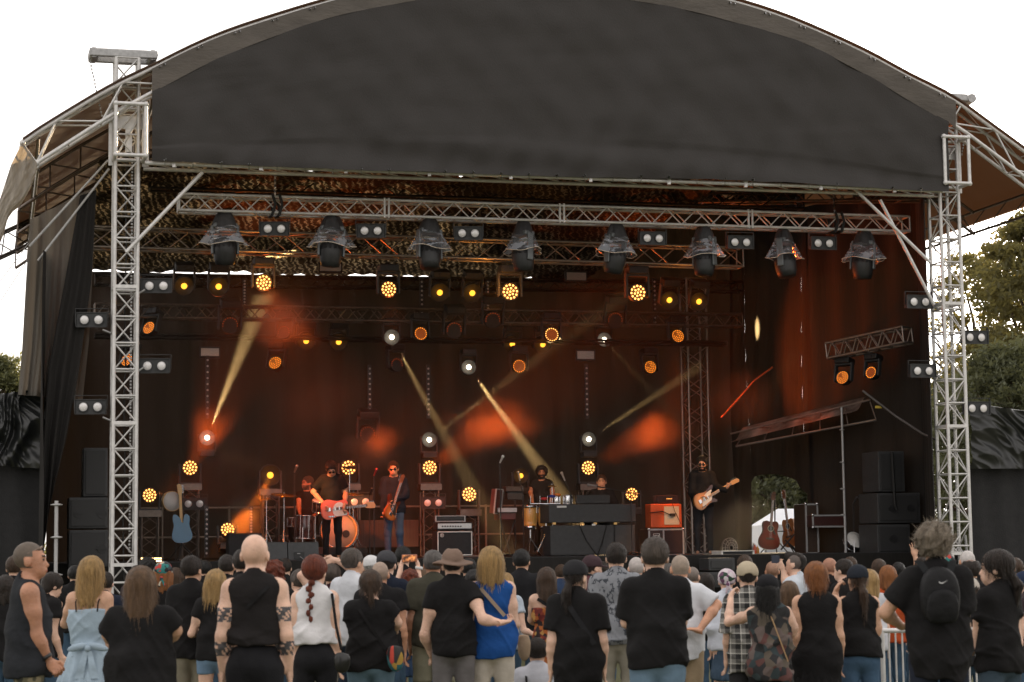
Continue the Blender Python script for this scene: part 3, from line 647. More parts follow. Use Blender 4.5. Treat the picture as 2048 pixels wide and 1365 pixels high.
# ------------------------------------------------------------------ lamps
AMB = (1, .36, .045)
E_ = {'hot': emis('led_hot', (1, .42, .09), 3.0), 'amb': emis('led_amber', (1, .27, .02), 1.5), 'dim': emis('led_dim', (1, .12, .01), .25), 'red': emis('led_red', (1, .2, .02), 3), 'wht': emis('lamp_white', (1, .85, .62), 6), 'yel': emis('lamp_amber', (1, .38, .03), 1.6), 'tiny': emis('led_point', (.9, .8, .7), .55), 'strip': emis('floodlight_led', (1, .62, .25), 5)}
M_['lensbase'] = emis('dim_amber_lens_plate', (1, .2, .015), .10)
def hexled():
    out = [(0, 0, 0)]
    for ring, n in ((1, 6), (2, 12), (3, 18)):
        for k in range(n):
            t = 2 * math.pi * k / n + ring * .3; out.append((ring, math.cos(t) * ring / 3.35, math.sin(t) * ring / 3.35))
    return out
def lamp(style, up, R_, label, group, small=False):
    """moving head with its lens towards -Y; base above (up=1) or below (up=-1)"""
    t_ = thing('moving_head_lamp', label, 'stage lamp', (0, 0, 0), 0, group)
    s_ = R_ / .135
    mb = MB(); mb.box((0, .02, up * .36 * s_), (.34 * s_, .3 * s_, .13 * s_), 0, None, .02 * s_); 
    mb.box((0, -.135 * s_, up * .36 * s_), (.1 * s_, .01, .05 * s_)); mb.build('base', M_['black'], t_)
    mb = MB()
    for q in (-1, 1): mb.box((q * .185 * s_, .02, up * .12 * s_), (.035 * s_, .12 * s_, .4 * s_), 0, None, .01)
    mb.box((0, .02, up * .285 * s_), (.4 * s_, .14 * s_, .04 * s_), 0, None, .01); mb.build('yoke', M_['cabinet'], t_)
    mb = MB(); rr = R_ * (1.0 if not small else 1.25)
    mb.lathe([(rr * .75, .2 * s_), (rr * 1.02, .12 * s_), (rr * 1.12, .02), (rr * 1.15, -.03), (rr * 1.02, -.035), (rr * 1.0, -.012)], 20, ax='Y'); h_ = mb.build('head', M_['black'], t_)
    mb = MB()
    if small: 
        mb.ball((0, -.03, 0), (R_ * .42, .02, R_ * .42), 14); mb.build('lens', E_[style], h_)
    else:
        mb.disc(R_ * .98, -.02, 20, 4 if style == 'dimr' else 1)
        for ring, x, z in (hexled() if style != 'full' else [(r_, x * 1.36, z * 1.36) for r_, x, z in hexled() if r_ < 3]):
            rad = R_ * (.07 if style != 'full' else .13)
            if style == 'full': mi = 0
            elif style == 'mid': mi = 3 if (x * 7 + z * 3) % 1 > .25 or ring == 3 else 2
            elif style == 'ring': mi = 3 if ring == 3 else 2
            elif style == 'hring': mi = 0 if ring == 3 else 2
            else: mi = 2 if ring == 3 and z > -.3 else 1
            if mi == 1: continue
            mb.ball((x * R_, -.022, z * R_), (rad, .012, rad), 7, mi)
        mb.build('lens', [E_['hot'], M_['lensbase'], E_['dim'], E_['amb'], M_['black']], h_)
    return t_
def aimM(p, rz=0, rx=0): return TR(p, YAW + rz, rx)
GW = 'round multi-lens wash lamps glowing amber'; GS = 'small amber spot lamps'; GB = 'narrow white beam lamps'
# (style, up, px, py, v, radius px, yaw, pitch, label)
WASH = [('full', 1, 527, 566, 3.3, 16, 0, 0, 'glaring amber lens lamp first in the upper row above the smoke beam'),
 ('full', 1, 777, 579, 3.3, 16, 0, 0, 'glaring amber lens lamp second in the upper row of four'),
 ('full', 1, 1020, 584, 3.3, 17, 0, 0, 'glaring orange lens lamp third in the upper row, mid-stage'),
 ('full', 1, 1275, 586, 3.3, 17, 0, 0, 'glaring orange lens lamp fourth in the upper row, near the net edge'),
 ('mid', 1, 299, 657, 6.4, 13, -.7, .35, 'tilted amber lens lamp hanging close beside the silver tower'),
 ('mid', 1, 255, 721, 6.4, 13, -.7, .3, 'amber lens lamp half hidden behind the bars of the silver tower'),
 ('mid', 1, 551, 727, 8.2, 13, -.5, .35, 'tilted orange lens lamp below the orange smoke'),
 ('dimr', 1, 568, 665, 6.4, 13, -.5, .2, 'barely lit lens lamp inside the orange smoke'),
 ('ring', 1, 841, 668, 6.4, 13, .1, .1, 'lamp lit only as a ring of points above the white beam'),
 ('hring', 1, 1103, 670, 6.4, 14, 0, .1, 'lamp with a bright red-white ring near the middle of the rear truss'),
 ('mid', 1, 1355, 673, 6.4, 13, .1, .2, 'amber lens lamp at the end of the rear truss over the red glow'),
 ('ring', 1, 1038, 733, 8.2, 13, 0, 0, 'yellow ring lamp hanging lowest mid-stage'),
 ('mid', 1, 1300, 735, 8.2, 13, .1, .1, 'amber lens lamp hanging low above the orange smoke cloud'),
 ('dimr', 1, 793, 730, 8.2, 13, .3, .1, 'nearly dark ring lamp low above the bassist'),
 ('full', -1, 380, 936, 8.0, 15, 0, 0, 'glaring amber lamp on a tall case behind the blue guitar'),
 ('full', -1, 299, 991, 7.0, 14, 0, 0, 'amber lamp low beside the silver tower and the round frame drum'),
 ('full', -1, 697, 936, 8.0, 15, 0, 0, 'amber lamp partly masked by a cymbal beside the red guitar player'),
 ('full', -1, 859, 936, 8.0, 15, 0, 0, 'amber lamp on a stand between the bassist and the speaker amp'),
 ('full', -1, 1176, 936, 8.0, 14, 0, 0, 'amber lamp above the singing keyboard player'),
 ('full', -1, 938, 989, 7.2, 14, 0, 0, 'amber lamp standing low above the bass amplifier'),
 ('full', -1, 1263, 989, 7.2, 13, 0, 0, 'amber lamp crossed by the microphone boom'),
 ('full', -1, 455, 1060, 6.4, 14, 0, .3, 'amber lamp on the floor behind the dark monitor wedge'),
 ('mid', 1, 1686, 756, 3.2, 13, -.9, .2, 'tilted orange ring lamp under the short side truss, nearer the stage'),
 ('ring', 1, 1743, 746, 2.7, 12, -1.0, .2, 'tilted orange ring lamp under the short side truss, nearer the tower')]
wp = {}
for (stl, up, px, py, v, rp_, rz, rx, lab) in WASH:
    p = Q(px, py, v); R_ = rp_ * p.y / FPX; key = (stl, up, round(R_, 2))
    if key not in wp: wp[key] = t_ = lamp(stl, up, R_, lab, GW); M = aimM(p, rz, -rx); t_.location = M.translation; t_.rotation_euler = M.to_euler()
    else: t_ = dup(wp[key], aimM(p, rz, -rx), lab)
SPOTS = [(368, 572, 'yel', 5.0), (437, 573, 'yel', 5.0), (879, 585, 'yel', 5.0), (944, 586, 'yel', 5.0), (1338, 600, 'yel', 5.0), (1397, 603, 'yel', 5.0), (612, 682, 'yel', 8.2), (677, 684, 'yel', 8.2), (1024, 688, 'yel', 8.2), (1085, 689, 'yel', 8.2)]
slab = ['first small amber spot lamp right of the silver tower', 'second small amber spot lamp from the silver tower', 'small amber spot lamp third in the upper row', 'small amber spot lamp fourth in the upper row', 'small amber spot lamp near the end of the camouflage net', 'last small amber spot lamp of the upper row', 'small amber spot lamp beside the orange smoke, lower row', 'second small amber spot lamp in the lower row', 'small amber spot lamp above the yellow ring lamp', 'small amber spot lamp tucked under the red-white ring lamp']
sp0 = None
for (px, py, stl, v), lab in zip(SPOTS, slab):
    p = Q(px, py, v)
    if sp0 is None: sp0 = lamp('yel', 1, .13, lab, GS, True); sp0.location = p; sp0.rotation_euler = (.35, 0, YAW)
    else: dup(sp0, aimM(p, 0, .35), lab)
x_ = lamp('yel', -1, .12, 'small amber lamp behind the percussion player', GS, True); x_.location = Q(1041, 952, 8.0); x_.rotation_euler = (0, 0, YAW)
x_ = lamp('yel', -1, .15, 'amber lamp by the drum kit throwing an orange beam to the floor', GS, True); x_.location = Q(540, 951, 8.0); x_.rotation_euler = (0, 0, YAW)
BEAMS = [(414, 876, -1, 8.0, (530, 585, 7.75), 'white beam lamp under the light strip sending a yellow beam upwards', 1.9), (783, 675, 1, 6.6, (905, 900, 5.4), 'white beam lamp over the bassist pointing down', .8), (937, 735, 1, 8.2, (1088, 945, 7.9), 'white beam lamp mid-stage pointing at the percussion player', 2.2),
 (858, 880, -1, 8.0, (1015, 762, 7.0), 'white beam lamp above the amplifier throwing a faint crossing beam', .35), (1177, 879, -1, 8.0, (1365, 756, 7.9), 'white beam lamp above the keyboard throwing a beam up to the side', .8), (1208, 680, 1, 8.2, (1245, 720, 7.5), 'faint small beam lamp under the rear truss', .03)]
b0 = {}
for (px, py, up, v, tgt, lab, kk) in BEAMS:
    p = Q(px, py, v)
    if up not in b0: b0[up] = t_ = lamp('wht', up, .115, lab, GB, True); t_.location = p; t_.rotation_euler = (0, 0, YAW)
    else: dup(b0[up], aimM(p), lab)
# unlit heads
ub = None
for (px, py, v, lab) in ((460, 650, 6.4, 'unlit black lamp nearest the orange smoke beam'), (985, 640, 6.4, 'unlit black lamp at the centre of the rear truss'), (735, 868, 8.0, 'unlit black lamp on the light strip beside the bassist'), (908, 660, 6.4, 'unlit black lamp left of the lamp with the red-white ring'), (1230, 640, 6.4, 'unlit black lamp near the end of the rear truss')):
    p = Q(px, py, v)
    if ub is None:
        ub = lamp('dimr', 1, .15, lab, 'unlit black lamps', False); ub.location = p; ub.rotation_euler = (.3, 0, YAW)
    else: dup(ub, aimM(p, 0, .3), lab)
# light from those lamps, then spots added for the players
def spot(name, p, tgt, e, ang, col, blend=.3, rad=.04):
    l = bpy.data.lights.new(name, 'SPOT'); l.energy = e; l.spot_size = R(ang); l.spot_blend = blend; l.color = col; l.shadow_soft_size = rad
    o = bpy.data.objects.new(name, l); C.objects.link(o); o.location = p; o.rotation_euler = (Vector(tgt) - Vector(p)).to_track_quat('-Z', 'Y').to_euler(); return o
for (px, py, up, v, tgt, lab, kk) in BEAMS:
    p = Q(px, py, v); q = Q(*tgt); d = (q - p).normalized(); spot('beam_light', p + d * .25, q, 27000 * kk, 6.5 + 4.5 * (px == 414) + 2.5 * (px == 937), (1, .66, .27), .9, .03)
spot('beam_light', Q(540, 951, 7.7), Q(478, 1110, 5.5), 2600, 22, (1, .22, .02), .6, .05)
for (px, py, v, tx_, ty_, tv, e, ang) in ((527, 566, 3.0, 620, 760, 4.5, 900, 50), (777, 579, 3.1, 800, 760, 4.5, 200, 40), (1355, 673, 6.2, 1340, 900, 5.5, 500, 30), (697, 936, 7.8, 800, 850, 6.8, 700, 34), (859, 936, 7.8, 990, 840, 6.5, 900, 40), (1176, 936, 7.8, 1330, 850, 6.8, 800, 40), (380, 936, 7.8, 420, 850, 6.9, 500, 40), (1686, 756, 2.9, 1500, 900, 5, 50, 60), (299, 991, 6.8, 420, 960, 5.5, 150, 50)):
    spot('wash_light', Q(px, py, v - .15), Q(tx_, ty_, tv), e * 1.5, ang, (1, .13, .014), .8, .12)
for u, v, e, z in ((2, 3.2, 160, -.4), (6, 3.2, 160, -.4), (9.5, 3.2, 50, -.4)):      # amber wash heads pointing up into the mid truss
    l = bpy.data.lights.new('up_light', 'POINT'); l.energy = e * .07; l.color = (1, .35, .05); l.shadow_soft_size = .1
    o = bpy.data.objects.new('up_light', l); C.objects.link(o); o.location = Q(300 + u * 115, 580, 2.9)
for px, py, v, tx_, ty_, tv, e, ang in ((430, 900, 2.6, 640, 985, 5.0, 700, 15), (1600, 690, 2.4, 1405, 985, 4.6, 300, 22), (980, 480, 1.2, 790, 990, 5.4, 500, 12), (1000, 480, 1.2, 1205, 975, 6.6, 600, 9), (990, 480, 1.2, 1083, 985, 7.0, 700, 12)):
    spot('player_fill', Q(px, py, v), Q(tx_, ty_, tv), e, ang, (1, .45, .16), .6, .1)  # added to brighten the players, with no lamp of their own
# ------------------------------------------------------------------ blinders
def blinder(label):
    t_ = thing('blinder_lamp', label, 'blinder light', (0, 0, 0), 0, 'two-lamp blinder boxes, all unlit')
    mb = MB(); mb.box((0, .06, 0), (.45, .13, .215), 0, None, .012)
    for (x, z, a, b2) in ((0, .107, .47, .012), (0, -.107, .47, .012), (.23, 0, .012, .22), (-.23, 0, .012, .22)): mb.box((x, -.008, z), (a, .03, b2))
    mb.build('housing', M_['cabinet'], t_)
    mb = MB()
    for q in (-.235, .235): mb.box((q * 1.04, .05, .06), (.012, .04, .22))
    mb.box((0, .05, .17), (.5, .04, .012)); mb.build('bracket', M_['black'], t_)
    for q in (-.105, .105):
        mb = MB(); M = Matrix.Translation((q, 0, 0))
        mb.lathe([(.078, -.012), (.08, -.03), (.072, -.034), (.066, -.014)], 18, M=M, ax='Y'); lm = mb.build('lamp', M_['cabinet'], t_)
        mb = MB(); mb.lathe([(.072, -.015), (.05, -.006), (.028, -.002), (.022, -.02), (.012, -.026)], 18, 0, M, ax='Y'); mb.ball((q, -.015, 0), (.068, .012, .068), 14, 1); mb.build('reflector', [M_['reflect'], M_['reflect']], lm)
    return t_
M_['reflect'] = mat('silvered_reflector', (.78, .76, .76), .28, .25, .05, 40)
BL_ = [(183, 640, .05, 'upper blinder box jutting from the tower towards the grey drape'), (181, 814, .05, 'lower blinder box jutting out over the subwoofers'), (313, 572, .05, 'upper blinder box on the stage side of the tower near the drape'), (309, 732, .05, 'lower blinder box on the stage side of the tower near the drape'),
 (1839, 604, -.1, 'upper blinder box against the dark side wall'), (1846, 742, -.1, 'lower blinder box against the dark side wall'), (1951, 675, -.1, 'upper blinder box in front of the pine trees'), (1955, 817, -.1, 'lower blinder box in front of the pine trees'),
 (549, 458, VF, 'first blinder box under the silver truss, right below the sling'), (742, 462, VF, 'second blinder box under the silver truss'), (937, 467, VF, 'third blinder box under the silver truss'), (1306, 477, VF, 'fourth blinder box under the silver truss'), (1481, 485, VF, 'fifth blinder box under the silver truss'), (1647, 487, VF, 'last blinder box under the silver truss near the second sling'),
 (388, 1008, 7.0, 'blinder box standing behind the blue guitar neck'), (866, 1006, 6.8, 'blinder box on a stand beside the bass amplifier'), (720, 1004, 6.6, 'blinder box behind the cymbals of the drum kit')]
bb = None
for (px, py, v, lab) in BL_:
    p = Q(px, py, v); M = TR(p, YAW * .4 if px < 1200 else YAW, .06)
    if bb is None: bb = blinder(lab); bb.location = M.translation; bb.rotation_euler = M.to_euler(); XF[bb] = M
    else: dup(bb, M, lab)
# little arms that hold the tower blinders
for (px, py, tx_) in ((205, 660, 225), (205, 835, 225), (290, 580, 276), (288, 735, 276), (1862, 612, 1880), (1868, 748, 1880), (1932, 680, 1915), (1936, 822, 1918)):
    mb = MB(); mb.tube(Q(px, py, 0), Q(tx_, py + 8, 0), .018, 6); o = mb.build('clamp_arm', M_['steel'], tl if px < 1000 else tr_)
# ------------------------------------------------------------------ moving lights in rain covers
m, t, b, out = nodes('clear_plastic'); N = t.nodes; L = t.links
g1 = N.new('ShaderNodeBsdfGlossy'); g1.inputs['Roughness'].default_value = .18; g1.inputs[0].default_value = (.9, .93, 1, 1)
tp = N.new('ShaderNodeBsdfTransparent'); tp.inputs[0].default_value = (.93, .92, .92, 1); nz = N.new('ShaderNodeTexNoise'); nz.inputs['Scale'].default_value = 2.6; nz.inputs['Detail'].default_value = 1.5; nz.inputs['Distortion'].default_value = 1.2
bp = N.new('ShaderNodeBump'); bp.inputs['Strength'].default_value = .5; bp.inputs['Distance'].default_value = .03; L.new(nz.outputs[0], bp.inputs['Height']); L.new(bp.outputs[0], g1.inputs['Normal'])
rp = N.new('ShaderNodeValToRGB'); rp.color_ramp.elements[0].position = .46; rp.color_ramp.elements[0].color = (.12, .12, .12, 1); rp.color_ramp.elements[1].position = .54; rp.color_ramp.elements[1].color = (.62, .62, .62, 1)
L.new(nz.outputs[0], rp.inputs[0]); ms = N.new('ShaderNodeMixShader'); L.new(rp.outputs[0], ms.inputs[0]); L.new(tp.outputs[0], ms.inputs[1]); L.new(g1.outputs[0], ms.inputs[2]); df = N.new('ShaderNodeBsdfDiffuse'); df.inputs[0].default_value = (.75, .8, .9, 1); m3 = N.new('ShaderNodeMixShader'); m3.inputs[0].default_value = .5; L.new(g1.outputs[0], m3.inputs[1]); L.new(df.outputs[0], m3.inputs[2]); L.new(m3.outputs[0], ms.inputs[2]); L.new(ms.outputs[0], out.inputs[0])  # pale blue diffuse mixed in for sky reflections on the plastic
M_['clear'] = m
M_['hood'] = mat('black_rain_cloth', (.035, .034, .036), .6, 0, .3, 10, .5, 20)
def covered(label, seed):
    r_ = random.Random(seed)
    t_ = thing('covered_moving_light', label, 'moving light', (0, 0, 0), 0, 'moving lights under plastic rain covers on the front truss')
    n = 48
    def ringp(rad, z, wob_, ph): return [(rad * (1 + wob_ * math.sin(5 * a + ph) + wob_ * .6 * math.sin(11 * a + ph * 2)) * math.cos(a), rad * .8 * (1 + wob_ * math.sin(4 * a + ph)) * math.sin(a), z + wob_ * .25 * math.sin(3 * a + ph)) for a in np.linspace(0, 2 * math.pi, n + 1)]
    ph = r_.uniform(0, 6)
    mb = MB(); mb.grid([ringp(.05, .27, .02, ph), ringp(.11, .25, .06, ph), ringp(.155, .17, .07, ph), ringp(.19, .06, .08, ph), ringp(.205, .02, .08, ph)]); mb.build('rain_hood', M_['hood'], t_)
    mb = MB(); mb.grid([ringp(.208 + .12 * f + .03 * f * f, .03 - .27 * f, .08 + .03 * f, ph + f * .5) for f in np.linspace(0, 1, 9)]); ck = mb.build('clear_skirt', M_['clear'], t_)
    mb = MB(); rr = [Vector(p) for p in ringp(.36, -.242, .11, ph + .5)]; mb.path(rr, .006, 5); mb.build('skirt_hem', mat('plastic_hem', (.7, .6, .5), .3, 0, .1, 9), ck)
    mb = MB()
    for q in (-1, 1): mb.box((q * .2, 0, -.17), (.035, .11, .46), 0, None, .012)
    mb.box((0, 0, .05), (.38, .2, .08), 0, None, .02); mb.build('yoke', mat('grey_yoke', (.12, .13, .135), .45, .2, .1, 10), t_)
    mb = MB(); mb.lathe([(.03, .165), (.09, .15), (.132, .10), (.15, .03), (.15, -.04), (.14, -.12), (.12, -.19), (.05, -.2)], 24, M=TR((0, 0, -.33), rx=.15, s=1.22)); 
    for k in range(14):
        a = k * math.pi / 7; mb.box((0, 0, 0), (.012, .03, .13), M=TR((math.cos(a) * .165, math.sin(a) * .165, -.23), a, ry=-.38) )
    mb.build('head', M_['black'], t_)
    return t_
cl_ = ['first covered moving light from the tower beside the drape', 'second covered moving light, its plastic skirt blown aside', 'third covered moving light on the silver truss', 'fourth covered moving light, just left of the truss centre', 'fifth covered moving light, right of the truss centre', 'sixth covered moving light on the silver truss', 'seventh covered moving light, next to last', 'last covered moving light, against the dark side wall']
pr = [covered(cl_[i], i) for i in range(2)]
for i, px in enumerate((442, 640, 827, 1010, 1196, 1377, 1545, 1714)):
    f = (px - 357) / 1455; p = FA.lerp(FB, f) - Vector((0, 0, .40)) - EV * .05
    M = TR(p, YAW + (i * 1.7 if i > 1 else 0) , .04 * (-1) ** i, .05 * math.sin(i * 2))
    if i < 2: pr[i].location = M.translation; pr[i].rotation_euler = M.to_euler(); XF[pr[i]] = M
    else: dup(pr[i % 2], M, cl_[i])
# ------------------------------------------------------------------ light strips, floods
def strip(px, y0, y1, v, label):
    a, b2 = Q(px, y0, v), Q(px, y1, v); b2 = Vector((a.x, a.y, b2.z)); n = 10
    t_ = thing('light_strip', label, 'light strip', b2, YAW, 'upright strips of small lamps')
    mb = MB(); mb.box((0, 0, 0), (.07, .05, a.z - b2.z + .06), M=Matrix.Translation(a.lerp(b2, .5)) @ MS); mb.build('housing', M_['black'], t_)
    mb = MB()
    for k in range(n): mb.ball(a.lerp(b2, (k + .5) / n) - EV * .03, .022, 8)
    mb.build('lens_row', mat('small_clear_lens', (.6, .58, .6), .3, .1, .05, 5), t_)
for (px, y0, y1, v, lab) in ((415, 715, 835, 8.0, 'light strip above the white beam lamp near the tower'), (739, 733, 835, 8.0, 'light strip hanging behind the red guitar player'), (856, 733, 835, 8.0, 'light strip above the amplifier side'), (1172, 732, 835, 8.0, 'light strip above the keyboard player'),
    (489, 560, 620, 7.6, 'short light strip beside the upper amber lamp'), (843, 560, 650, 7.6, 'light strip hanging in the upper row left of centre'), (975, 562, 628, 7.6, 'light strip between the small amber spot lamps and the orange lamp'), (1308, 560, 650, 7.6, 'light strip beside the last glaring orange lamp'), (413, 1015, 1112, 6.6, 'light strip standing on the floor beside the blue guitar'), (502, 1015, 1072, 6.8, 'light strip standing behind the monitor wedge')):
    strip(px, y0, y1, v, lab)
def flood(x0, y0, x1, y1, v, lab, m, lit):
    t_ = thing('floodlight', lab, 'floodlight', Q((x0 + x1) / 2, y1, v), YAW, 'flat rectangular floodlights')
    mb = MB(); pxbox(mb, x0 - 3, y0 - 4, x1 + 3, y1 + 4, v, .1); mb.build('housing', M_['black'], t_)
    mb = MB(); pxbox(mb, x0, y0, x1, y1, v - .012, .01, bev=.002)
    mb.build('panel', m, t_)
pm = mat('pale_lamp_panel', (.45, .40, .38), .35, .2, .2, 12, stretch=(1, 1, 12))
for a in ((402, 697, 438, 712, 8.0, 'pale unlit floodlight above the light strip near the tower'), (1155, 703, 1188, 718, 8.0, 'pale unlit floodlight above the keyboard side'), (640, 529, 682, 542, 7.5, 'pale floodlight between the first two glaring lamps'), (1134, 546, 1172, 560, 7.5, 'pale floodlight in the upper row right of centre')): flood(*a, pm, 0)
fl = thing('floodlight', 'lit white-yellow floodlight bar on the floor by the tower foot', 'floodlight', Q(302, 1130, 3.5), YAW, 'flat rectangular floodlights')
mb = MB(); pxbox(mb, 280, 1114, 324, 1132, 3.5, .1); mb.build('housing', M_['black'], fl); mb = MB()
for i in range(11):
    for j in range(3): mb.ball(Q(283.5 + i * 3.8, 1117.5 + j * 5, 3.48), .014, 6)
mb.build('lens_row', E_['strip'], fl)
# stands for floor lamps
for (px, py, v, lab) in ((380, 975, 8.0, 'dark truss stand carrying the amber lamp behind the blue guitar'), (299, 1028, 7.0, 'dark truss stand beside the silver tower'), (697, 975, 8.0, 'dark truss stand behind the drum kit'), (859, 975, 8.0, 'dark truss stand near the bass amplifier'), (1176, 975, 8.0, 'dark truss stand behind the keyboard player'), (938, 1026, 7.2, 'dark truss stand behind the amplifier'), (540, 985, 8.0, 'dark truss stand holding the lamp over the drums')):
    p = Q(px, py, v); mb = MB(); truss(mb, Vector((p.x, p.y, FLOOR + .03)), p, .3, .3, up=EV, r=.02, rd=.009, bay=.4)
    mb.box((0, 0, 0), (.42, .42, .03), M=Matrix.Translation(Vector((p.x, p.y, FLOOR + .02))) @ MS); mb.box((0, 0, 0), (.42, .36, .12), M=Matrix.Translation(p) @ MS)
    o = mb.build('lamp_stand', M_['alu_mid']); tag(o, lab, 'lamp stand', 'truss stands under the floor lamps')
# ------------------------------------------------------------------ smoke on the stage
HZ = 1
m = bpy.data.materials.new('stage_smoke'); m.use_nodes = True; t = m.node_tree; t.nodes.clear(); out = t.nodes.new('ShaderNodeOutputMaterial')
vs = t.nodes.new('ShaderNodeVolumeScatter'); vs.inputs['Color'].default_value = (1, .93, .85, 1); vs.inputs['Density'].default_value = .008; vs.inputs['Anisotropy'].default_value = .3
t.links.new(vs.outputs[0], out.inputs['Volume'])
mb = MB(); u0, u1, v0, v1, z0, z1 = -.2, WU1 - 2.3, 2.2, VB - .5, FLOOR + .05, 6.7
mb.add([S(u, v, z) for u in (u0, u1) for v in (v0, v1) for z in (z0, z1)], [(0, 1, 3, 2), (4, 6, 7, 5), (0, 4, 5, 1), (2, 3, 7, 6), (0, 2, 6, 4), (1, 5, 7, 3)])
o = mb.build('stage_smoke', m); tag(o, 'thin theatrical smoke filling the stage and showing the light beams', 'smoke', kind='stuff')
def puff(px, py, v, r, dens, seed):
    m = bpy.data.materials.new('smoke_cloud'); m.use_nodes = True; t = m.node_tree; t.nodes.clear(); N = t.nodes; L = t.links; out = N.new('ShaderNodeOutputMaterial')
    vs = N.new('ShaderNodeVolumeScatter'); vs.inputs['Color'].default_value = (1, .9, .8, 1); vs.inputs['Anisotropy'].default_value = .2
    tc = N.new('ShaderNodeTexCoord'); ln = N.new('ShaderNodeVectorMath'); ln.operation = 'LENGTH'; L.new(tc.outputs['Object'], ln.inputs[0])
    nz = N.new('ShaderNodeTexNoise'); nz.inputs['Scale'].default_value = 1.6; nz.inputs['Detail'].default_value = 2; nz.noise_dimensions = '4D'; nz.inputs['W'].default_value = seed; L.new(tc.outputs['Object'], nz.inputs[0])
    a = N.new('ShaderNodeMath'); a.operation = 'MULTIPLY_ADD'; a.inputs[1].default_value = 1.1; L.new(nz.outputs[0], a.inputs[0]); L.new(ln.outputs['Value'], a.inputs[2])
    mr = N.new('ShaderNodeMapRange'); mr.interpolation_type = 'SMOOTHSTEP'; mr.inputs[1].default_value = 1.45; mr.inputs[2].default_value = .6; mr.inputs[3].default_value = 0; mr.inputs[4].default_value = dens
    L.new(a.outputs[0], mr.inputs[0]); L.new(mr.outputs[0], vs.inputs['Density']); L.new(vs.outputs[0], out.inputs['Volume'])
    mb = MB(); mb.ball((0, 0, 0), 1.0, 16); o = mb.build('smoke_cloud', m); o.location = Q(px, py, v); o.scale = r if hasattr(r, '__len__') else (r, r, r); o.rotation_euler = (0, 0, YAW)
    tag(o, 'soft orange-lit cloud of theatrical smoke drifting over the stage', 'smoke', 'clouds of lit smoke', 'stuff')
PUFFS = [(560, 640, 4.6, (.95, .5, .75), .5, 1.), (745, 895, 6.8, (.75, .5, .55), .4, 2.), (980, 860, 6.2, (1.3, .7, .8), .22, 3.), (1290, 870, 6.6, (.85, .5, .6), .45, 4.), (430, 880, 6.8, (.9, .5, .9), .16, 5.), (1480, 800, 5.5, (1.3, .6, .8), .1, 6.), (490, 1030, 6.0, (.5, .4, .6), .5, 7.), (640, 800, 6, (1.5, .7, 1.), .06, 8.)]
for a in PUFFS: puff(*a)

mb = MB()
for a, b2, v in (((59, 493), (216, 321), .1), ((76, 522), (218, 338), .12), ((-20, 590), (70, 470), 1.5), ((-30, 650), (62, 510), 1.0)): mb.tube(Q(*a, v), Q(*b2, v), .02 if a[0] > 0 else .006, 6)
mb.build('stay_tube', M_['greysteel'], roof)
# ------------------------------------------------------------------ instruments and gear
def FZ(px, v): p = Q(px, 1100, v); return Vector((p.x, p.y, FLOOR))
def gbox(name, label, cat_, x0, y0, x1, y1, v, dep, m, group=None, part='body', bev=.015):
    a = UV(Q(x0, y1, v)); b2 = UV(Q(x1, y0, v)); t_ = thing(name, label, cat_, S((a[0] + b2[0]) / 2, v, a[2]), YAW, group)
    mb = MB(); pxbox(mb, x0, y0, x1, y1, v, dep, 0, bev); mb.build(part, m, t_); return t_
def outline(f, n=48): return [f(2 * math.pi * k / n) for k in range(n)]
TELE = [(0, -.0), (.06, -.012), (.11, -.05), (.145, -.11), (.10, -.135), (.03, -.135), (-.03, -.12), (-.10, -.135), (-.19, -.165), (-.26, -.15), (-.305, -.10), (-.315, 0), (-.30, .10), (-.25, .15), (-.18, .16), (-.10, .13), (-.03, .115), (.05, .13), (.10, .125), (.13, .09), (.13, .05), (.06, .03), (0, .03)]
STRAT = [(0, -.02), (.05, -.04), (.10, -.09), (.14, -.14), (.10, -.155), (.03, -.13), (-.04, -.115), (-.12, -.14), (-.21, -.165), (-.28, -.13), (-.31, -.05), (-.30, .04), (-.26, .12), (-.18, .155), (-.10, .13), (-.03, .11), (.04, .13), (.12, .165), (.18, .165), (.17, .12), (.09, .06), (0, .03)]
DREAD = [(0, -.03), (.02, -.10), (-.02, -.14), (-.08, -.145), (-.15, -.125), (-.22, -.14), (-.30, -.185), (-.40, -.195), (-.47, -.15), (-.50, -.06), (-.50, .06), (-.47, .15), (-.40, .195), (-.30, .185), (-.22, .14), (-.15, .125), (-.08, .145), (-.02, .14), (.02, .10), (0, .03)]
def smooth_outline(pts, it=2):
    for _ in range(it):
        o = []
        for i in range(len(pts)):
            a, b2 = pts[i], pts[(i + 1) % len(pts)]
            o += [(a[0] * .75 + b2[0] * .25, a[1] * .75 + b2[1] * .25), (a[0] * .25 + b2[0] * .75, a[1] * .25 + b2[1] * .75)]
        pts = o
    return pts
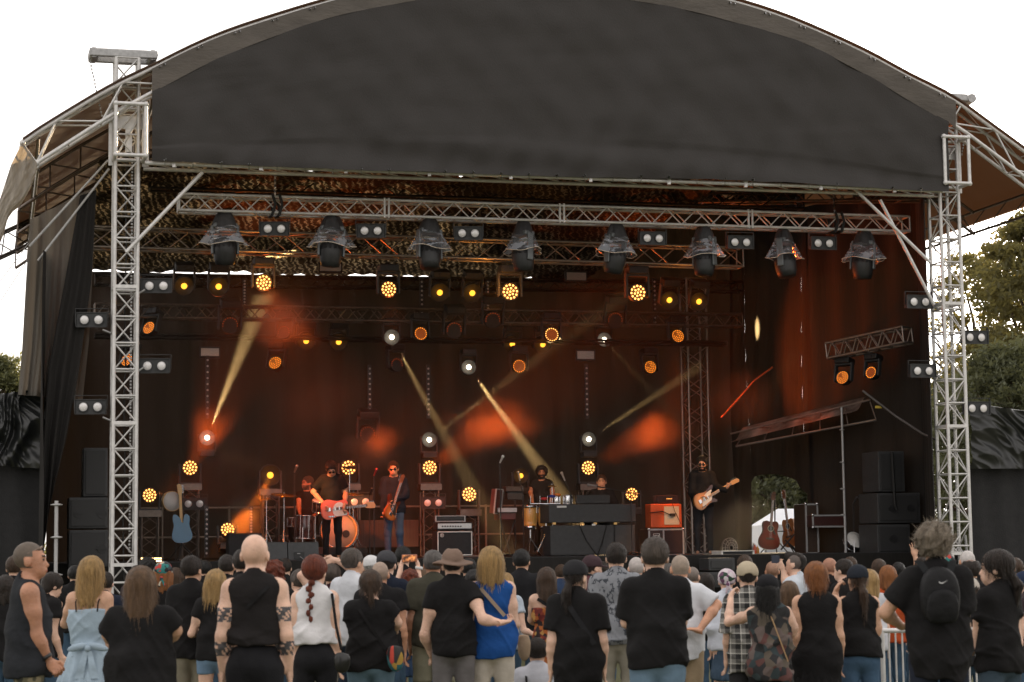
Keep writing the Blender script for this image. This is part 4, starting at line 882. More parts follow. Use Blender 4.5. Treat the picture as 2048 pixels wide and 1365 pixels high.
def guitar(kind, M, label, body_m, neck_m, guard_m, cat_='guitar', neck=.46, th=.045, guard=None, back=False, s=1.0, mirror=False, hs=1.0):
    """neck along +x, front face towards -y; origin where neck meets body"""
    M2 = M.copy()
    t_ = thing(kind, label, cat_, M2.translation, 0); t_.rotation_euler = M2.to_euler(); XF[t_] = M2
    pts = {'electric_guitar': TELE, 'strat_guitar': STRAT, 'acoustic_guitar': DREAD, 'bass_guitar': STRAT}[kind if kind in ('acoustic_guitar', 'bass_guitar') else ('strat_guitar' if guard == 'strat' else 'electric_guitar')]
    k = -1 if mirror else 1
    pts = [(x * s, z * s * k) for x, z in smooth_outline(pts, 2)]
    if kind == 'acoustic_guitar': th = .10
    mb = MB(); mb.prism(pts, -th / 2, th / 2, 0, smooth=True)
    for (f_, y_) in ((.94, -th / 2 - .004), (.94, th / 2 + .004)): 
        ins = [((x + .15 * s) * f_ - .15 * s, z * f_) for x, z in pts]; mb.prism(ins, y_ - .003, y_ + .003, 0)
    body = mb.build('body', body_m, t_, world=False)
    mb = MB(); mb.box(((neck - .04) / 2, -th / 2 - .004, 0), (neck + .12, .022, .052), 0, None, .008); nk = mb.build('neck', neck_m, t_, world=False)
    mb = MB()
    for i in range(14): mb.box((.02 + neck * (1 - .93 ** (i * 1.3)) / .75, -th / 2 - .017, 0), (.004, .004, .05))
    mb.build('frets', M_['chrome'], nk, world=False)
    mb = MB(); mb.prism([(neck + (x - neck) * 1.0, z * hs) for x, z in [(neck, -.024), (neck + .03, -.035), (neck + .17, -.045), (neck + .19, -.01), (neck + .16, .03), (neck + .05, .04), (neck, .024)]], -th / 2 - .012, -th / 2 + .006)
    hd = mb.build('headstock', neck_m if hs == 1 else maple, t_, world=False)
    mb = MB()
    for i in range(6): mb.tube((neck + .035 + i * .024, -th / 2 - .003, .03), (neck + .035 + i * .024, -th / 2 - .003, .065), .007, 6)
    mb.build('tuners', M_['chrome'], hd, world=False)
    if kind == 'acoustic_guitar':
        mb = MB(); mb.disc(.052, -th / 2 - .0095, 24, 0, c=(-.13, 0)); mb.build('sound_hole', M_['black'], t_, world=False)
        mb = MB(); mb.lathe([(.054, -.002), (.063, -.003), (.063, .002)], 24, M=Matrix.Translation((-.13, -th / 2 - .009, 0)), ax='Y', ring=True); mb.build('rosette', mat('rosette', (.6, .5, .35), .4), t_, world=False)
        mb = MB(); mb.box((-.33, -th / 2 - .012, 0), (.035, .012, .16)); mb.build('bridge', mat('bridge_wood', (.06, .03, .02), .5), t_, world=False)
        mb = MB(); o_ = smooth_outline([(-.10, -.06), (-.16, -.07), (-.25, -.12), (-.24, -.07), (-.19, -.045)], 2); mb.prism(o_, -th / 2 - .0105, -th / 2 - .006); mb.build('pickguard', M_['black'], t_, world=False)
    elif not back:
        if guard_m:
            if guard == 'strat': o_ = [(.06, -.03), (.02, -.085), (-.05, -.085), (-.14, -.11), (-.2, -.10), (-.15, -.03), (-.10, .05), (-.02, .08), (.09, .095), (.12, .08), (.05, .035)]
            else: o_ = [(.06, -.03), (.11, -.08), (.09, -.12), (.0, -.12), (-.10, -.12), (-.14, -.04), (-.10, .06), (-.04, .10), (.04, .09), (.06, .03)]
            mb = MB(); mb.prism([(x * s, z * s * k) for x, z in smooth_outline(o_, 2)], -th / 2 - .012, -th / 2 - .005); mb.build('pickguard', guard_m, t_, world=False)
        mb = MB(); mb.box((-.19 * s, -th / 2 - .014, 0), (.06, .014, .07), 0, None, .004)
        for q in (-.02, -.09): mb.box((q * s, -th / 2 - .015, 0), (.022, .012, .07), 0, None, .004)
        if guard != 'strat': mb.box((-.16 * s, -th / 2 - .012, -.115 * s * k), (.12, .012, .03), 0, None, .006)
        for q in (0, 1, 2): mb.lathe([(.012, -.012), (.012, 0)], 8, M=Matrix.Translation(((-.13 - q * .035) * s, -th / 2 - .01, -.115 * s * k)), ax='Y')
        mb.build('bridge', M_['chrome'], t_, world=False)
    mb = MB()
    for q in range(6): mb.tube((-.3 * s if kind == 'acoustic_guitar' else -.18 * s, -th / 2 - .02, (q - 2.5) * .008), (neck + .02, -th / 2 - .02, (q - 2.5) * .0065), .0012, 3)
    mb.build('strings', M_['chrome'], t_, world=False)
    return t_
def GM(px, py, v, ang, yaw=0, s=1, flip=False):
    return Matrix.Translation(Q(px, py, v)) @ Matrix.Rotation(YAW + yaw, 4, 'Z') @ Matrix.Rotation(-R(ang), 4, 'Y') @ (Matrix.Rotation(math.pi, 4, 'X') if flip else Matrix.Identity(4))
maple = mat('maple_neck', (.55, .33, .14), .35, 0, .12, 8, stretch=(8, 1, 1)); rosew = mat('rosewood_neck', (.16, .07, .04), .4, 0, .3, 12, stretch=(8, 1, 1))
white_p = mat('white_plastic', (.72, .68, .62), .3, 0, .04, 5); cream = mat('cream_cloth', (.62, .55, .42), .7, 0, .08, 30)
orange = mat('orange_paint', (.80, .10, .03), .25, 0, .05, 5, coat=.5); tele_blue = mat('blue_paint', (.03, .13, .24), .25, 0, .06, 5, coat=.5)
def burst(name, c_in, c_out, rad=.19, cx=-.16):
    m, t, b, out = nodes(name); N = t.nodes; L = t.links; tc = N.new('ShaderNodeTexCoord'); mp = N.new('ShaderNodeMapping'); mp.inputs['Location'].default_value = (-cx, 0, 0)
    L.new(tc.outputs['Object'], mp.inputs[0]); ln = N.new('ShaderNodeVectorMath'); ln.operation = 'LENGTH'; L.new(mp.outputs[0], ln.inputs[0])
    rp = N.new('ShaderNodeValToRGB'); e = rp.color_ramp.elements; e[0].position = rad * .45; e[0].color = (*c_in, 1); e[1].position = rad * 1.15; e[1].color = (*c_out, 1)
    L.new(ln.outputs['Value'], rp.inputs[0]); L.new(rp.outputs[0], b.inputs['Base Color']); b.inputs['Roughness'].default_value = .2; b.inputs['Coat Weight'].default_value = .6; return m
guitar('electric_guitar', GM(680, 1017, 4.72, 6, .1), 'orange-red electric guitar with white pickguard held by the guitarist in black', orange, rosew, white_p, s=1.12, neck=.46, hs=1.45)
guitar('electric_guitar', GM(1416, 994, 4.2, 28, .05), 'sunburst electric guitar with white pickguard and pale neck', burst('sunburst_lacquer', (.75, .28, .04), (.05, .015, .01)), maple, white_p, guard='strat', s=1.0, neck=.5)
guitar('bass_guitar', GM(785, 1010, 5.2, 66, .55), 'brown electric bass held upright by the man in the dark shirt', burst('brown_lacquer', (.5, .16, .04), (.08, .02, .01)), rosew, M_['black'], guard='strat', s=.95, neck=.42)
guitar('electric_guitar', GM(363, 1046, 4.2, 93, 0, flip=True), 'blue electric guitar hung back to front on its stand', tele_blue, maple, None, s=1.1, neck=.48, back=True)
guitar('acoustic_guitar', GM(1541, 1044, 6.0, 84, -.1), 'dark red acoustic guitar on the stand in the arched opening', burst('red_lacquer', (.22, .02, .01), (.05, .006, .005), .3, -.28), rosew, None, s=1.08, neck=.40)
guitar('acoustic_guitar', GM(1578, 1040, 6.1, 98, -1.15), 'honey-brown acoustic guitar turned edgewise beside the red one', mat('honey_wood', (.28, .11, .035), .3, 0, .2, 10, coat=.4), rosew, None, s=1.08, neck=.40)
mb = MB(); mb.path([Q(1590, 1045, 5.4), Q(1598, 1085, 5.4), Q(1602, 1107, 5.4)], .022, 5); o = mb.build('guitar_strap', mat('brown_leather', (.09, .035, .02), .6)); tag(o, 'brown leather strap dangling from the honey-brown acoustic guitar', 'strap')
# guitar stands
def gstand(px, py, v, label):
    f_ = FZ(px, v); t_ = thing('guitar_stand', label, 'guitar stand', f_, YAW, 'guitar stands'); top = Q(px, py, v)
    mb = MB(); mb.tube(f_ + Vector((0, 0, .25)), top, .014, 6)
    for a in (.5, 2.6, 4.7): mb.tube(f_ + Vector((0, 0, .3)), f_ + Vector((math.cos(a) * .3, math.sin(a) * .3, .012)), .012, 6)
    mb.build('tripod', M_['black'], t_); mb = MB(); c = f_ + Vector((0, 0, .42)) - EV * .06
    mb.tube(c - EU * .17, c + EU * .17, .012, 6); mb.tube(c - EU * .15, c - EU * .15 - EV * .1, .012, 6); mb.tube(c + EU * .15, c + EU * .15 - EV * .1, .012, 6)
    mb.tube(top - EU * .05, top + EU * .05, .012, 6); mb.build('cradle', M_['black'], t_)
gstand(363, 978, 4.35, 'black guitar stand holding up the blue guitar'); gstand(1550, 990, 6.15, 'black stand carrying both acoustic guitars')
mb = MB(); mb.path([Q(1595, 1108, 5.3), Q(1575, 1085, 5.3), Q(1590, 1108, 5.3)], .012, 5); mb.tube(Q(1562, 1100, 5.3), Q(1612, 1042, 5.3), .016, 6); mb.tube(Q(1570, 1080, 5.3), Q(1600, 1108, 5.3), .016, 6)
o = mb.build('folding_stand', M_['black']); tag(o, 'folded black stand with crossed legs beside the acoustic guitars', 'stand')
# frame drum
dr = thing('frame_drum', 'round white-skinned frame drum hung beside the silver tower', 'frame drum', Q(343, 1003, 4.4), YAW)
mb = MB(); M = Matrix.Translation(Q(343, 1003, 4.4)) @ Matrix.Rotation(YAW + .35, 4, 'Z'); mb.lathe([(.165, -.035), (.175, -.035), (.175, .04), (.165, .04)], 28, M=M, ax='Y', ring=True); mb.build('shell', maple, dr)
mb = MB(); mb.lathe([(.001, -.03), (.166, -.032), (.166, -.02)], 28, M=M, ax='Y'); mb.build('skin', mat('drum_skin', (.50, .47, .46), .5, 0, .06, 6), dr)
mb = MB(); mb.tube(Q(352, 1040, 4.4), Vector((*Q(352, 1040, 4.4).xy, FLOOR)), .01, 5); mb.build('holder', M_['black'], dr)
# amplifiers
ba = gbox('bass_amplifier', 'bass speaker cabinet with white piping and black cloth front', 'amplifier', 874, 1062, 945, 1113, 5.0, .4, M_['blackrough'], part='cabinet')
mb = MB(); a = UV(Q(876, 1111, 5)); b2 = UV(Q(943, 1064, 5))
for (ua, za, ub_, zb) in ((a[0], a[2], a[0], b2[2]), (b2[0], a[2], b2[0], b2[2]), (a[0], b2[2], b2[0], b2[2]), (a[0], a[2], b2[0], a[2])): mb.tube(S(ua, 4.99, za), S(ub_, 4.99, zb), .012, 6)
mb.build('piping', M_['white'], ba)
mb = MB(); M = Matrix.Translation(Q(884, 1071, 4.985)) @ MS; mb.lathe([(.028, -.004), (.036, -.006), (.036, .004)], 20, M=M, ax='Y', ring=True)
for k in (-1, 0, 1): mb.box((0, 0, k * .014), (.04, .01, .006), M=M)
mb.box((-.004, 0, 0), (.006, .01, .045), M=M); mb.build('badge', M_['white'], ba)
ah = gbox('amplifier_head', 'black amplifier head with a silver control panel on the bass cabinet', 'amplifier', 874, 1045, 945, 1061, 5.02, .36, M_['blackrough'], part='case')
mb = MB(); pxbox(mb, 876, 1047, 943, 1058, 5.0, .02, 0, .003); pn = mb.build('control_panel', mat('brushed_panel', (.5, .5, .5), .35, .6, .1, 40), ah)
mb = MB()
for i in range(8): mb.lathe([(.012, -.02), (.014, 0)], 8, M=Matrix.Translation(Q(885 + i * 5.2, 1053, 4.995)) @ MS, ax='Y')
mb.build('knobs', M_['black'], pn)
ah = gbox('amplifier_head', 'slim rack amplifier with a grey frame on top of the pile', 'amplifier', 872, 1032, 930, 1043, 5.05, .3, M_['cabinet'], part='case')
mb = MB(); pxbox(mb, 874, 1034, 928, 1041, 5.03, .02); mb.build('front_panel', M_['black'], ah)
mb = MB()
for (x0, y0, x1, y1) in ((872, 1031.5, 930, 1033.5), (872, 1042, 930, 1044), (871, 1032, 873, 1044), (929, 1032, 931, 1044)): pxbox(mb, x0, y0, x1, y1, 5.02, .05, 0, .002)
mb.build('frame', M_['greysteel'], ah)
# red flank lit amp
am = gbox('guitar_amplifier', 'orange guitar speaker cabinet with a cream front', 'amplifier', 1302, 1008, 1363, 1056, 5.6, .35, mat('orange_vinyl', (.62, .10, .02), .45, 0, .08, 60, .2, 200), part='cabinet')
mb = MB(); pxbox(mb, 1329, 1013, 1358, 1050, 5.585, .03, 0, .004); mb.build('front_cloth', cream, am)
mb = MB(); mb.path([Q(1300, 1026, 5.57), Q(1325, 1023, 5.56), Q(1340, 1030, 5.56), Q(1353, 1028, 5.56)], .01, 5); mb.path([Q(1345, 1008, 5.56), Q(1350, 1024, 5.56), Q(1362, 1048, 5.55)], .006, 4); mb.box((0, 0, 0), (.1, .04, .05), M=Matrix.Translation(Q(1345, 1030, 5.55)) @ MS); mb.build('cable', M_['rubber'], am)
ah = gbox('amplifier_head', 'small black amplifier head on the orange speaker cabinet', 'amplifier', 1314, 991, 1356, 1007, 5.7, .25, M_['blackrough'], part='case')
mb = MB()
for i in range(4): mb.ball(Q(1334 + i * 3, 998, 5.69), .012, 6)
mb.build('valves', emis('warm_valve', (1, .4, .08), .8), ah)
def case(x0, y0, x1, y1, v, label, col=(.03, .012, .01), split=True, sign=True):
    t_ = gbox('road_case', label, 'flight case', x0, y0, x1, y1, v, .6, mat('case_laminate', col, .45, 0, .2, 30), 'metal-edged road cases', part='panels')
    mb = MB(); a = UV(Q(x0, y1, v)); b2 = UV(Q(x1, y0, v)); xs = [a[0], b2[0]] + ([a[0] + (b2[0] - a[0]) * .42] if split else [])
    for u in xs: mb.box((0, 0, 0), (.03, .03, b2[2] - a[2]), M=Matrix.Translation(S(u, v, (a[2] + b2[2]) / 2)) @ MS)
    for z in (a[2] + .01, b2[2] - .01): mb.box((0, 0, 0), (b2[0] - a[0], .032, .03), M=Matrix.Translation(S((a[0] + b2[0]) / 2, v - .002, z)) @ MS)
    mb.build('metal_edge', M_['greysteel'], t_)
    mb = MB()
    for u in (a[0], b2[0]):
        for z in (a[2], b2[2]): mb.ball(S(u, v, z), .035, 8)
    mb.build('ball_corner', M_['chrome'], t_)
    if sign:
        mb = MB(); cu = a[0] + (b2[0] - a[0]) * .21; z = a[2] + (b2[2] - a[2]) * .72
        for (dx, dz, w_, h_) in ((0, .05, .12, .008), (0, -.05, .12, .008), (-.06, 0, .008, .1), (.06, 0, .008, .1), (-.03, 0, .02, .055), (0, .02, .025, .015), (0, -.015, .025, .025), (.035, 0, .02, .05)): mb.box((dx, 0, dz), (w_, .012, h_), M=Matrix.Translation(S(cu, v - .012, z)) @ MS)
        mb.build('stencil', M_['white'], t_)
    return t_
case(1299, 1058, 1366, 1112, 5.5, 'metal-edged road case under the orange speaker cabinet')
case(1626, 1030, 1690, 1055, 4.3, 'brown metal-edged equipment case in the shadow behind the scaffold pole', (.05, .015, .012), False, False)
case(1614, 1008, 1634, 1108, 4.6, 'tall narrow open rack beside the arched opening', (.05, .03, .02), False, False)
gbox('speaker_cabinet', 'black guitar speaker cabinet in the orange beam behind the bald man', 'amplifier', 457, 1066, 524, 1118, 5.2, .4, M_['blackrough'])
# monitor wedges
def wedge(x0, x1, y0, y1, v, label):
    a = UV(Q(x0, y1, v)); b2 = UV(Q(x1, y0, v)); t_ = thing('monitor_wedge', label, 'stage monitor', S((a[0] + b2[0]) / 2, v, a[2]), YAW, 'floor monitor wedges')
    w_ = b2[0] - a[0]; h = b2[2] - a[2]; mb = MB()
    pr_ = [(0, 0), (.06, h), (.16, h + .01), (.45, .12), (.45, 0)]
    vs_ = [S(a[0] + x * w_, v + d, a[2] + z) for x in (0, 1) for d, z in pr_]
    mb.add(vs_, [(0, 1, 2, 3, 4), (9, 8, 7, 6, 5)] + [(i, 5 + i, 5 + (i + 1) % 5, (i + 1) % 5) for i in range(5)]); mb.build('cabinet', M_['cabinet'], t_)
    mb = MB(); mb.box((0, 0, 0), (.16, .02, .11), M=Matrix.Translation(S(a[0] + w_ * .35, v - .005, a[2] + .07)) @ MS); mb.build('socket_plate', M_['black'], t_)
    mb = MB(); mb.box((0, 0, 0), (.05, .02, .012), M=Matrix.Translation(S(a[0] + w_ * .33, v - .018, a[2] + .1)) @ MS); mb.path([S(a[0] + w_ * .37, v - .02, a[2] + .05), S(a[0] + w_ * .42, v - .03, a[2] + .03), S(a[0] + w_ * .5, v - .02, a[2] + .0)], .006, 5); mb.build('plug', M_['steel'], t_)
wedge(489, 575, 1085, 1120, 2.6, 'black monitor wedge at the feet of the red guitar player, nearer the tower')
wedge(577, 638, 1085, 1120, 2.6, 'black monitor wedge right beside it, under the drum kit')
wc = gbox('floor_case', 'low black box with white edges lying at the stage front', 'floor box', 1445, 1103, 1507, 1115, 2.7, .5, M_['black'])
mb = MB(); pxbox(mb, 1443, 1101, 1509, 1103.5, 2.66, .52, 0, .003); pxbox(mb, 1443, 1103, 1446, 1115, 2.67, .5, 0, .003); pxbox(mb, 1506, 1103, 1509, 1115, 2.67, .5, 0, .003); mb.build('white_edge', M_['white'], wc)
# keyboard fortress
kb = gbox('keyboard_case', 'large dark grey cased electric piano hiding the keyboard player', 'keyboard', 1098, 1008, 1272, 1046, 5.6, .7, M_['cabinet'], part='upper_case')
mb = MB(); pxbox(mb, 1101, 1050, 1270, 1112, 5.62, .55, 0, .015); mb.build('lower_case', M_['cabinet'], kb)
mb = MB(); pxbox(mb, 1114, 1012, 1133, 1016, 5.59, .01, 0, .002); pxbox(mb, 1184, 1048, 1191, 1052, 5.59, .01, 0, .002); mb.build('label_strip', M_['white'], kb)
mb = MB(); pxbox(mb, 1153, 990, 1220, 1008, 5.9, .06, 0, .01); mb.build('music_desk', M_['black'], kb)
mb = MB()
for x in (1108, 1163, 1190, 1230): mb.box((0, 0, 0), (.06, .05, .04), M=Matrix.Translation(Q(x, 1047.5, 5.62)) @ MS)
mb.build('catch', mat('brass', (.6, .38, .15), .35, .9), kb)
mb = MB(); mb.path([Q(1159, 1050, 5.6), Q(1172, 1080, 5.59), Q(1192, 1108, 5.59)], .008, 4); mb.path([Q(1214, 1050, 5.6), Q(1205, 1085, 5.59), Q(1195, 1112, 5.59)], .012, 4); mb.path([Q(1229, 1050, 5.6), Q(1229, 1100, 5.6)], .008, 4); mb.build('cable', M_['rubber'], kb)
# keyboards / opened case on the left of percussion
oc = thing('opened_flight_case', 'opened instrument case with its lid raised beside the congas', 'flight case', Q(1005, 1030, 6.3), YAW)
M = Matrix.Translation(Q(992, 1003, 6.3)) @ Matrix.Rotation(YAW + .9, 4, 'Z') @ Matrix.Rotation(.12, 4, 'X')
mb = MB(); mb.box((0, 0, 0), (.30, .10, .46), M=M, bev=.01); mb.build('lid', mat('maroon_case', (.10, .022, .015), .5), oc)
mb = MB()
for x in (-.15, .15): mb.box((x, -.05, 0), (.02, .03, .46), M=M)
for z in (-.23, .23): mb.box((0, -.05, z), (.30, .03, .02), M=M)
mb.build('metal_edge', M_['greysteel'], oc)
mb = MB(); pxbox(mb, 996, 1016, 1034, 1025, 6.2, .5, 0, .005); mb.build('tray', M_['greysteel'], oc)
mb = MB(); pxbox(mb, 998, 1026, 1032, 1040, 6.25, .4); mb.build('bottom', mat('maroon_case_low', (.10, .022, .015), .5), oc)
mb = MB()
for (x, dx) in ((1000, 20), (1030, -22)): mb.tube(Q(x, 1040, 6.4), Q(x + dx, 1108, 6.4), .016, 6); mb.tube(Q(x, 1040, 6.6), Q(x + dx, 1108, 6.6), .016, 6)
mb.build('legs', M_['black'], oc)
kk = gbox('keyboard', 'small black keyboard and laptop on a stand behind the opened case', 'keyboard', 1012, 973, 1048, 984, 7.0, .3, M_['cabinet'])
mb = MB(); pxbox(mb, 1015, 984, 1046, 1000, 7.05, .2); mb.tube(Q(1030, 1000, 7.1), FZ(1030, 7.1), .02, 6); mb.build('stand', M_['black'], kk)
# congas
wood = mat('honey_stave_wood', (.85, .45, .12), .3, 0, .18, 6, stretch=(10, 10, .4), coat=.4)
for px, lab in ((1060, 'honey-coloured conga drum beside the opened case'), (1090, 'honey-coloured conga drum half behind the dark keyboard case')):
    c = Q(px, 1030, 6.3); s_ = .168; zt = Q(px, 1014, 6.3).z; zb = Q(px, 1052, 6.3).z; h = zt - zb
    t_ = thing('conga_drum', lab, 'conga drum', (c.x, c.y, zb), YAW, 'pair of congas')
    mb = MB(); mb.lathe([(.115, 0), (.138, h * .25), (.15, h * .55), (.142, h * .85), (.135, h)], 24, M=Matrix.Translation((c.x, c.y, zb))); mb.build('shell', wood, t_)
    mb = MB(); mb.lathe([(.14, h - .02), (.15, h - .02), (.15, h + .025), (.135, h + .03), (.13, h - .02)], 24, ring=True, M=Matrix.Translation((c.x, c.y, zb))); 
    for k in range(6): a = k * math.pi / 3 + .5; mb.tube((c.x + .148 * math.cos(a), c.y + .148 * math.sin(a), zt - .12), (c.x + .15 * math.cos(a), c.y + .15 * math.sin(a), zt), .008, 5)
    mb.lathe([(.10, -.07), (.12, -.07), (.118, -.01), (.11, 0)], 24, M=Matrix.Translation((c.x, c.y, zb))); mb.build('rim', M_['chrome'], t_)
    mb = MB(); mb.tube((c.x, c.y, zb), (c.x, c.y, FLOOR + .3), .02, 6)
    for a in (0.3, 2.4, 4.5): mb.tube((c.x, c.y, FLOOR + .35), (c.x + .22 * math.cos(a), c.y + .22 * math.sin(a), FLOOR), .014, 6)
    mb.build('stand', M_['chrome'], t_)
cymb = mat('bronze_cymbal', (.65, .38, .12), .25, .9, .2, 30)
def stand(px, py, v, name='cymbal', label='', r=.24, tilt=(.15, .1), grp='cymbals', cat_='cymbal', mc=None):
    p = Q(px, py, v); f_ = Vector((p.x, p.y, FLOOR)); t_ = thing(name, label, cat_, f_, YAW, grp)
    mb = MB(); mb.lathe([(.001, .022), (.04, .018), (.05, .006), (r, -.004), (r, -.008), (.05, 0), (.001, 0)], 28, M=TR(p, 0, tilt[0], tilt[1])); mb.build('disc', mc or cymb, t_)
    mb = MB(); mb.tube(f_ + Vector((0, 0, .4)), p, .009, 6); mb.tube(f_ + Vector((0, 0, .25)), f_ + Vector((0, 0, .7)), .014, 6)
    for a in (.4, 2.5, 4.6): mb.tube(f_ + Vector((0, 0, .55)), f_ + Vector((.26 * math.cos(a), .26 * math.sin(a), 0)), .01, 5)
    mb.tube(p, p + Vector((0, 0, .05)), .006, 5); mb.build('stand', M_['chrome'], t_)
stand(568, 990, 7.1, label='bronze cymbal tilted in front of the seated drummer', r=.25)
stand(533, 999, 6.8, label='bronze cymbal in the orange beam at the edge of the drum kit', r=.15, tilt=(.05, 0))
stand(706, 988, 7.0, label='bronze cymbal behind the neck of the red guitar', r=.21)
stand(699, 935, 7.6, label='cymbal seen dark in front of the amber lamp', r=.14, tilt=(.25, .0), mc=M_['black'])
stand(1104, 973, 6.3, label='small bronze cymbal in front of the percussion player', r=.10, tilt=(.1, 0))
def drum(px, py, v, r, h, label, m, rx=0, ry=0, front=None, grp='drums of the drum kit', leg=True, cat_='drum'):
    p = Q(px, py, v); t_ = thing('drum', label, cat_, (p.x, p.y, p.z), YAW, grp); M = TR(p, YAW, rx, ry)
    mb = MB(); mb.lathe([(r * .98, -h / 2), (r, -h / 2 + .01), (r, h / 2 - .01), (r * .98, h / 2)], 28, M=M); mb.build('shell', m, t_)
    mb = MB()
    for z in (-h / 2, h / 2): mb.lathe([(r * 1.0, z - .012), (r * 1.04, z - .012), (r * 1.04, z + .012), (r * 1.0, z + .012)], 28, M=M, ring=True)
    for k in range(8): a = k * math.pi / 4 + .2; mb.tube((r * 1.03 * math.cos(a), r * 1.03 * math.sin(a), -h / 2), (r * 1.03 * math.cos(a), r * 1.03 * math.sin(a), h / 2), .006, 5, M=M)
    mb.build('hoop', M_['chrome'], t_)
    mb = MB(); mb.lathe([(.001, h / 2 + .004), (r * .99, h / 2 + .003), (r * .99, h / 2 - .003)], 28, M=M); mb.build('skin', front or M_['white'], t_)
    if leg:
        mb = MB()
        for a in (.4, 2.5, 4.6): mb.tube((p.x + r * math.cos(a), p.y + r * math.sin(a), p.z), (p.x + r * 1.1 * math.cos(a), p.y + r * 1.1 * math.sin(a), FLOOR), .009, 5)
        mb.build('legs', M_['chrome'], t_)
    return t_
pearl = mat('black_pearl_shell', (.05, .05, .055), .18, .5, .6, 12, coat=.6)
bd = drum(678, 1062, 6.9, .33, .42, 'large bass drum with a cream front head behind the guitarist in black', pearl, rx=math.pi / 2 , front=mat('cream_drum_head', (.45, .40, .33), .5, 0, .2, 3), leg=False)
mb = MB(); M = TR(Q(692, 1068, 6.66), YAW); mb.disc(.07, 0, 18, 0, M); mb.build('head_port', M_['black'], bd)
mb = MB(); M = TR(Q(678, 1062, 6.67), YAW); mb.lathe([(.32, -.02), (.345, -.02), (.345, .02), (.32, .02)], 32, M=M, ax='Y', ring=True); mb.build('wood_hoop', maple, bd)
drum(610, 1055, 6.7, .20, .42, 'dark glittering floor tom standing beside the bass drum', pearl, ry=.03)
drum(592, 1045, 7.3, .17, .16, 'snare drum under the drummer hands', pearl, leg=False)
drum(640, 1012, 7.0, .15, .2, 'rack tom mounted over the bass drum', pearl, rx=.35, leg=False)
drum(1135, 1000, 6.3, .09, .16, 'small metal timbale nearer the percussion player', M_['chrome'], leg=False, grp='timbales')
drum(1112, 1001, 6.3, .08, .14, 'small metal timbale at the edge of the keyboard case', M_['chrome'], leg=False, grp='timbales')
drum(1707, 1084, 3.4, .17, .13, 'snare drum lying tilted in its stand near the loudspeaker stack', M_['chrome'], rx=1.0, ry=.3)
# percussion table with small toys
pt_ = thing('percussion_table', 'chrome rail with small percussion pieces in front of the percussion player', 'percussion table', Q(1090, 1005, 6.0), YAW)
mb = MB(); mb.tube(Q(1060, 1008, 6.0), Q(1120, 1008, 6.0), .02, 8); mb.tube(Q(1092, 1008, 6.0), Q(1092, 1100, 6.0), .016, 8)
for x in (1075, 1110): mb.tube(Q(1092, 1066, 6.0), Q(x, 1104, 5.9), .014, 6)
for x in (1061, 1080, 1095, 1101): mb.tube(Q(x, 1008, 6.0), Q(x, 992, 6.0), .006, 5)
mb.build('rail', M_['chrome'], pt_)
for (x, y, c, n_) in ((1088, 998, (.7, .03, .03), 'red_shaker'), (1104, 993, (.03, .05, .3), 'blue_block'), (1115, 990, (.75, .2, .03), 'orange_block')):
    mb = MB(); mb.ball((0, 0, 0), (.07, .05, .03), 10, M=TR(Q(x, y, 5.98), YAW)); mb.build(n_, mat(n_, c, .35), pt_)
# microphone stands
def mic(px, py, v, label, boom=None, dy=0, col=None, base=None):
    top = Q(px, py, v); bx_ = Q(base[0], base[1], v) if base else top; f_ = Vector((bx_.x, bx_.y, FLOOR)); t_ = thing('microphone_stand', label, 'microphone', f_, YAW, 'microphone stands')
    mb = MB(); mb.tube(f_, bx_ if base else top, .011, 6)
    for a in (.2, 2.3, 4.4): mb.tube(f_ + Vector((0, 0, .06)), f_ + Vector((.28 * math.cos(a), .28 * math.sin(a), .01)), .01, 5)
    if base: mb.tube(bx_ + (bx_ - top) * .35, top, .012, 6)
    mb.build('stand', M_['black'], t_)
    d = (top - bx_).normalized() if base else Vector((.3, -.6, .6)).normalized()
    mb = MB(); mb.tube(top, top + d * .14, .014, 8, .022); mb.ball(top + d * .16, .03, 10); mb.build('microphone', col or M_['cabinet'], t_)
mic(589, 945, 6.2, 'microphone on a black stand beside the seated drummer', col=mat('silver_mic', (.5, .5, .5), .3, .8))
mic(748, 952, 5.0, 'microphone stand between the two standing guitar players', col=mat('red_mic', (.3, .05, .05), .4, .3))
mic(739, 990, 5.6, 'low microphone stand behind the bassist', col=M_['black'])
mic(1193, 973, 5.5, 'microphone at the keyboard singer mouth on a long boom', base=(1262, 986), col=mat('grey_mic', (.3, .3, .3), .4, .6))
mic(1130, 962, 6.2, 'overhead microphone above the small metal drums', base=(1142, 990), col=mat('silver_mic2', (.5, .5, .5), .3, .8))
mic(1040, 962, 6.2, 'microphone pointed down by the small keyboard', base=(1046, 990), col=mat('silver_mic3', (.5, .5, .5), .3, .8))
mic(1000, 926, 4.6, 'tall microphone stand with a white-topped pole mid-stage', col=M_['white'])
mic(1706, 1008, 3.7, 'spare microphone stand among cases near the scaffold pole')
mb = MB()
for i, (x0, x1) in enumerate(((726, 760), (640, 720), (1000, 1060), (1450, 1500))):
    for q in range(3): mb.path([Q(x0 + (x1 - x0) * k / 12, 1110, 3.2 + q * .3 + .25 * math.sin(k * 1.3 + i + q)) * 1 for k in range(13)], .009, 4)
o = mb.build('floor_cables', M_['rubber']); tag(o, 'loose tangle of black cables lying over the stage floor', 'cables', kind='stuff')
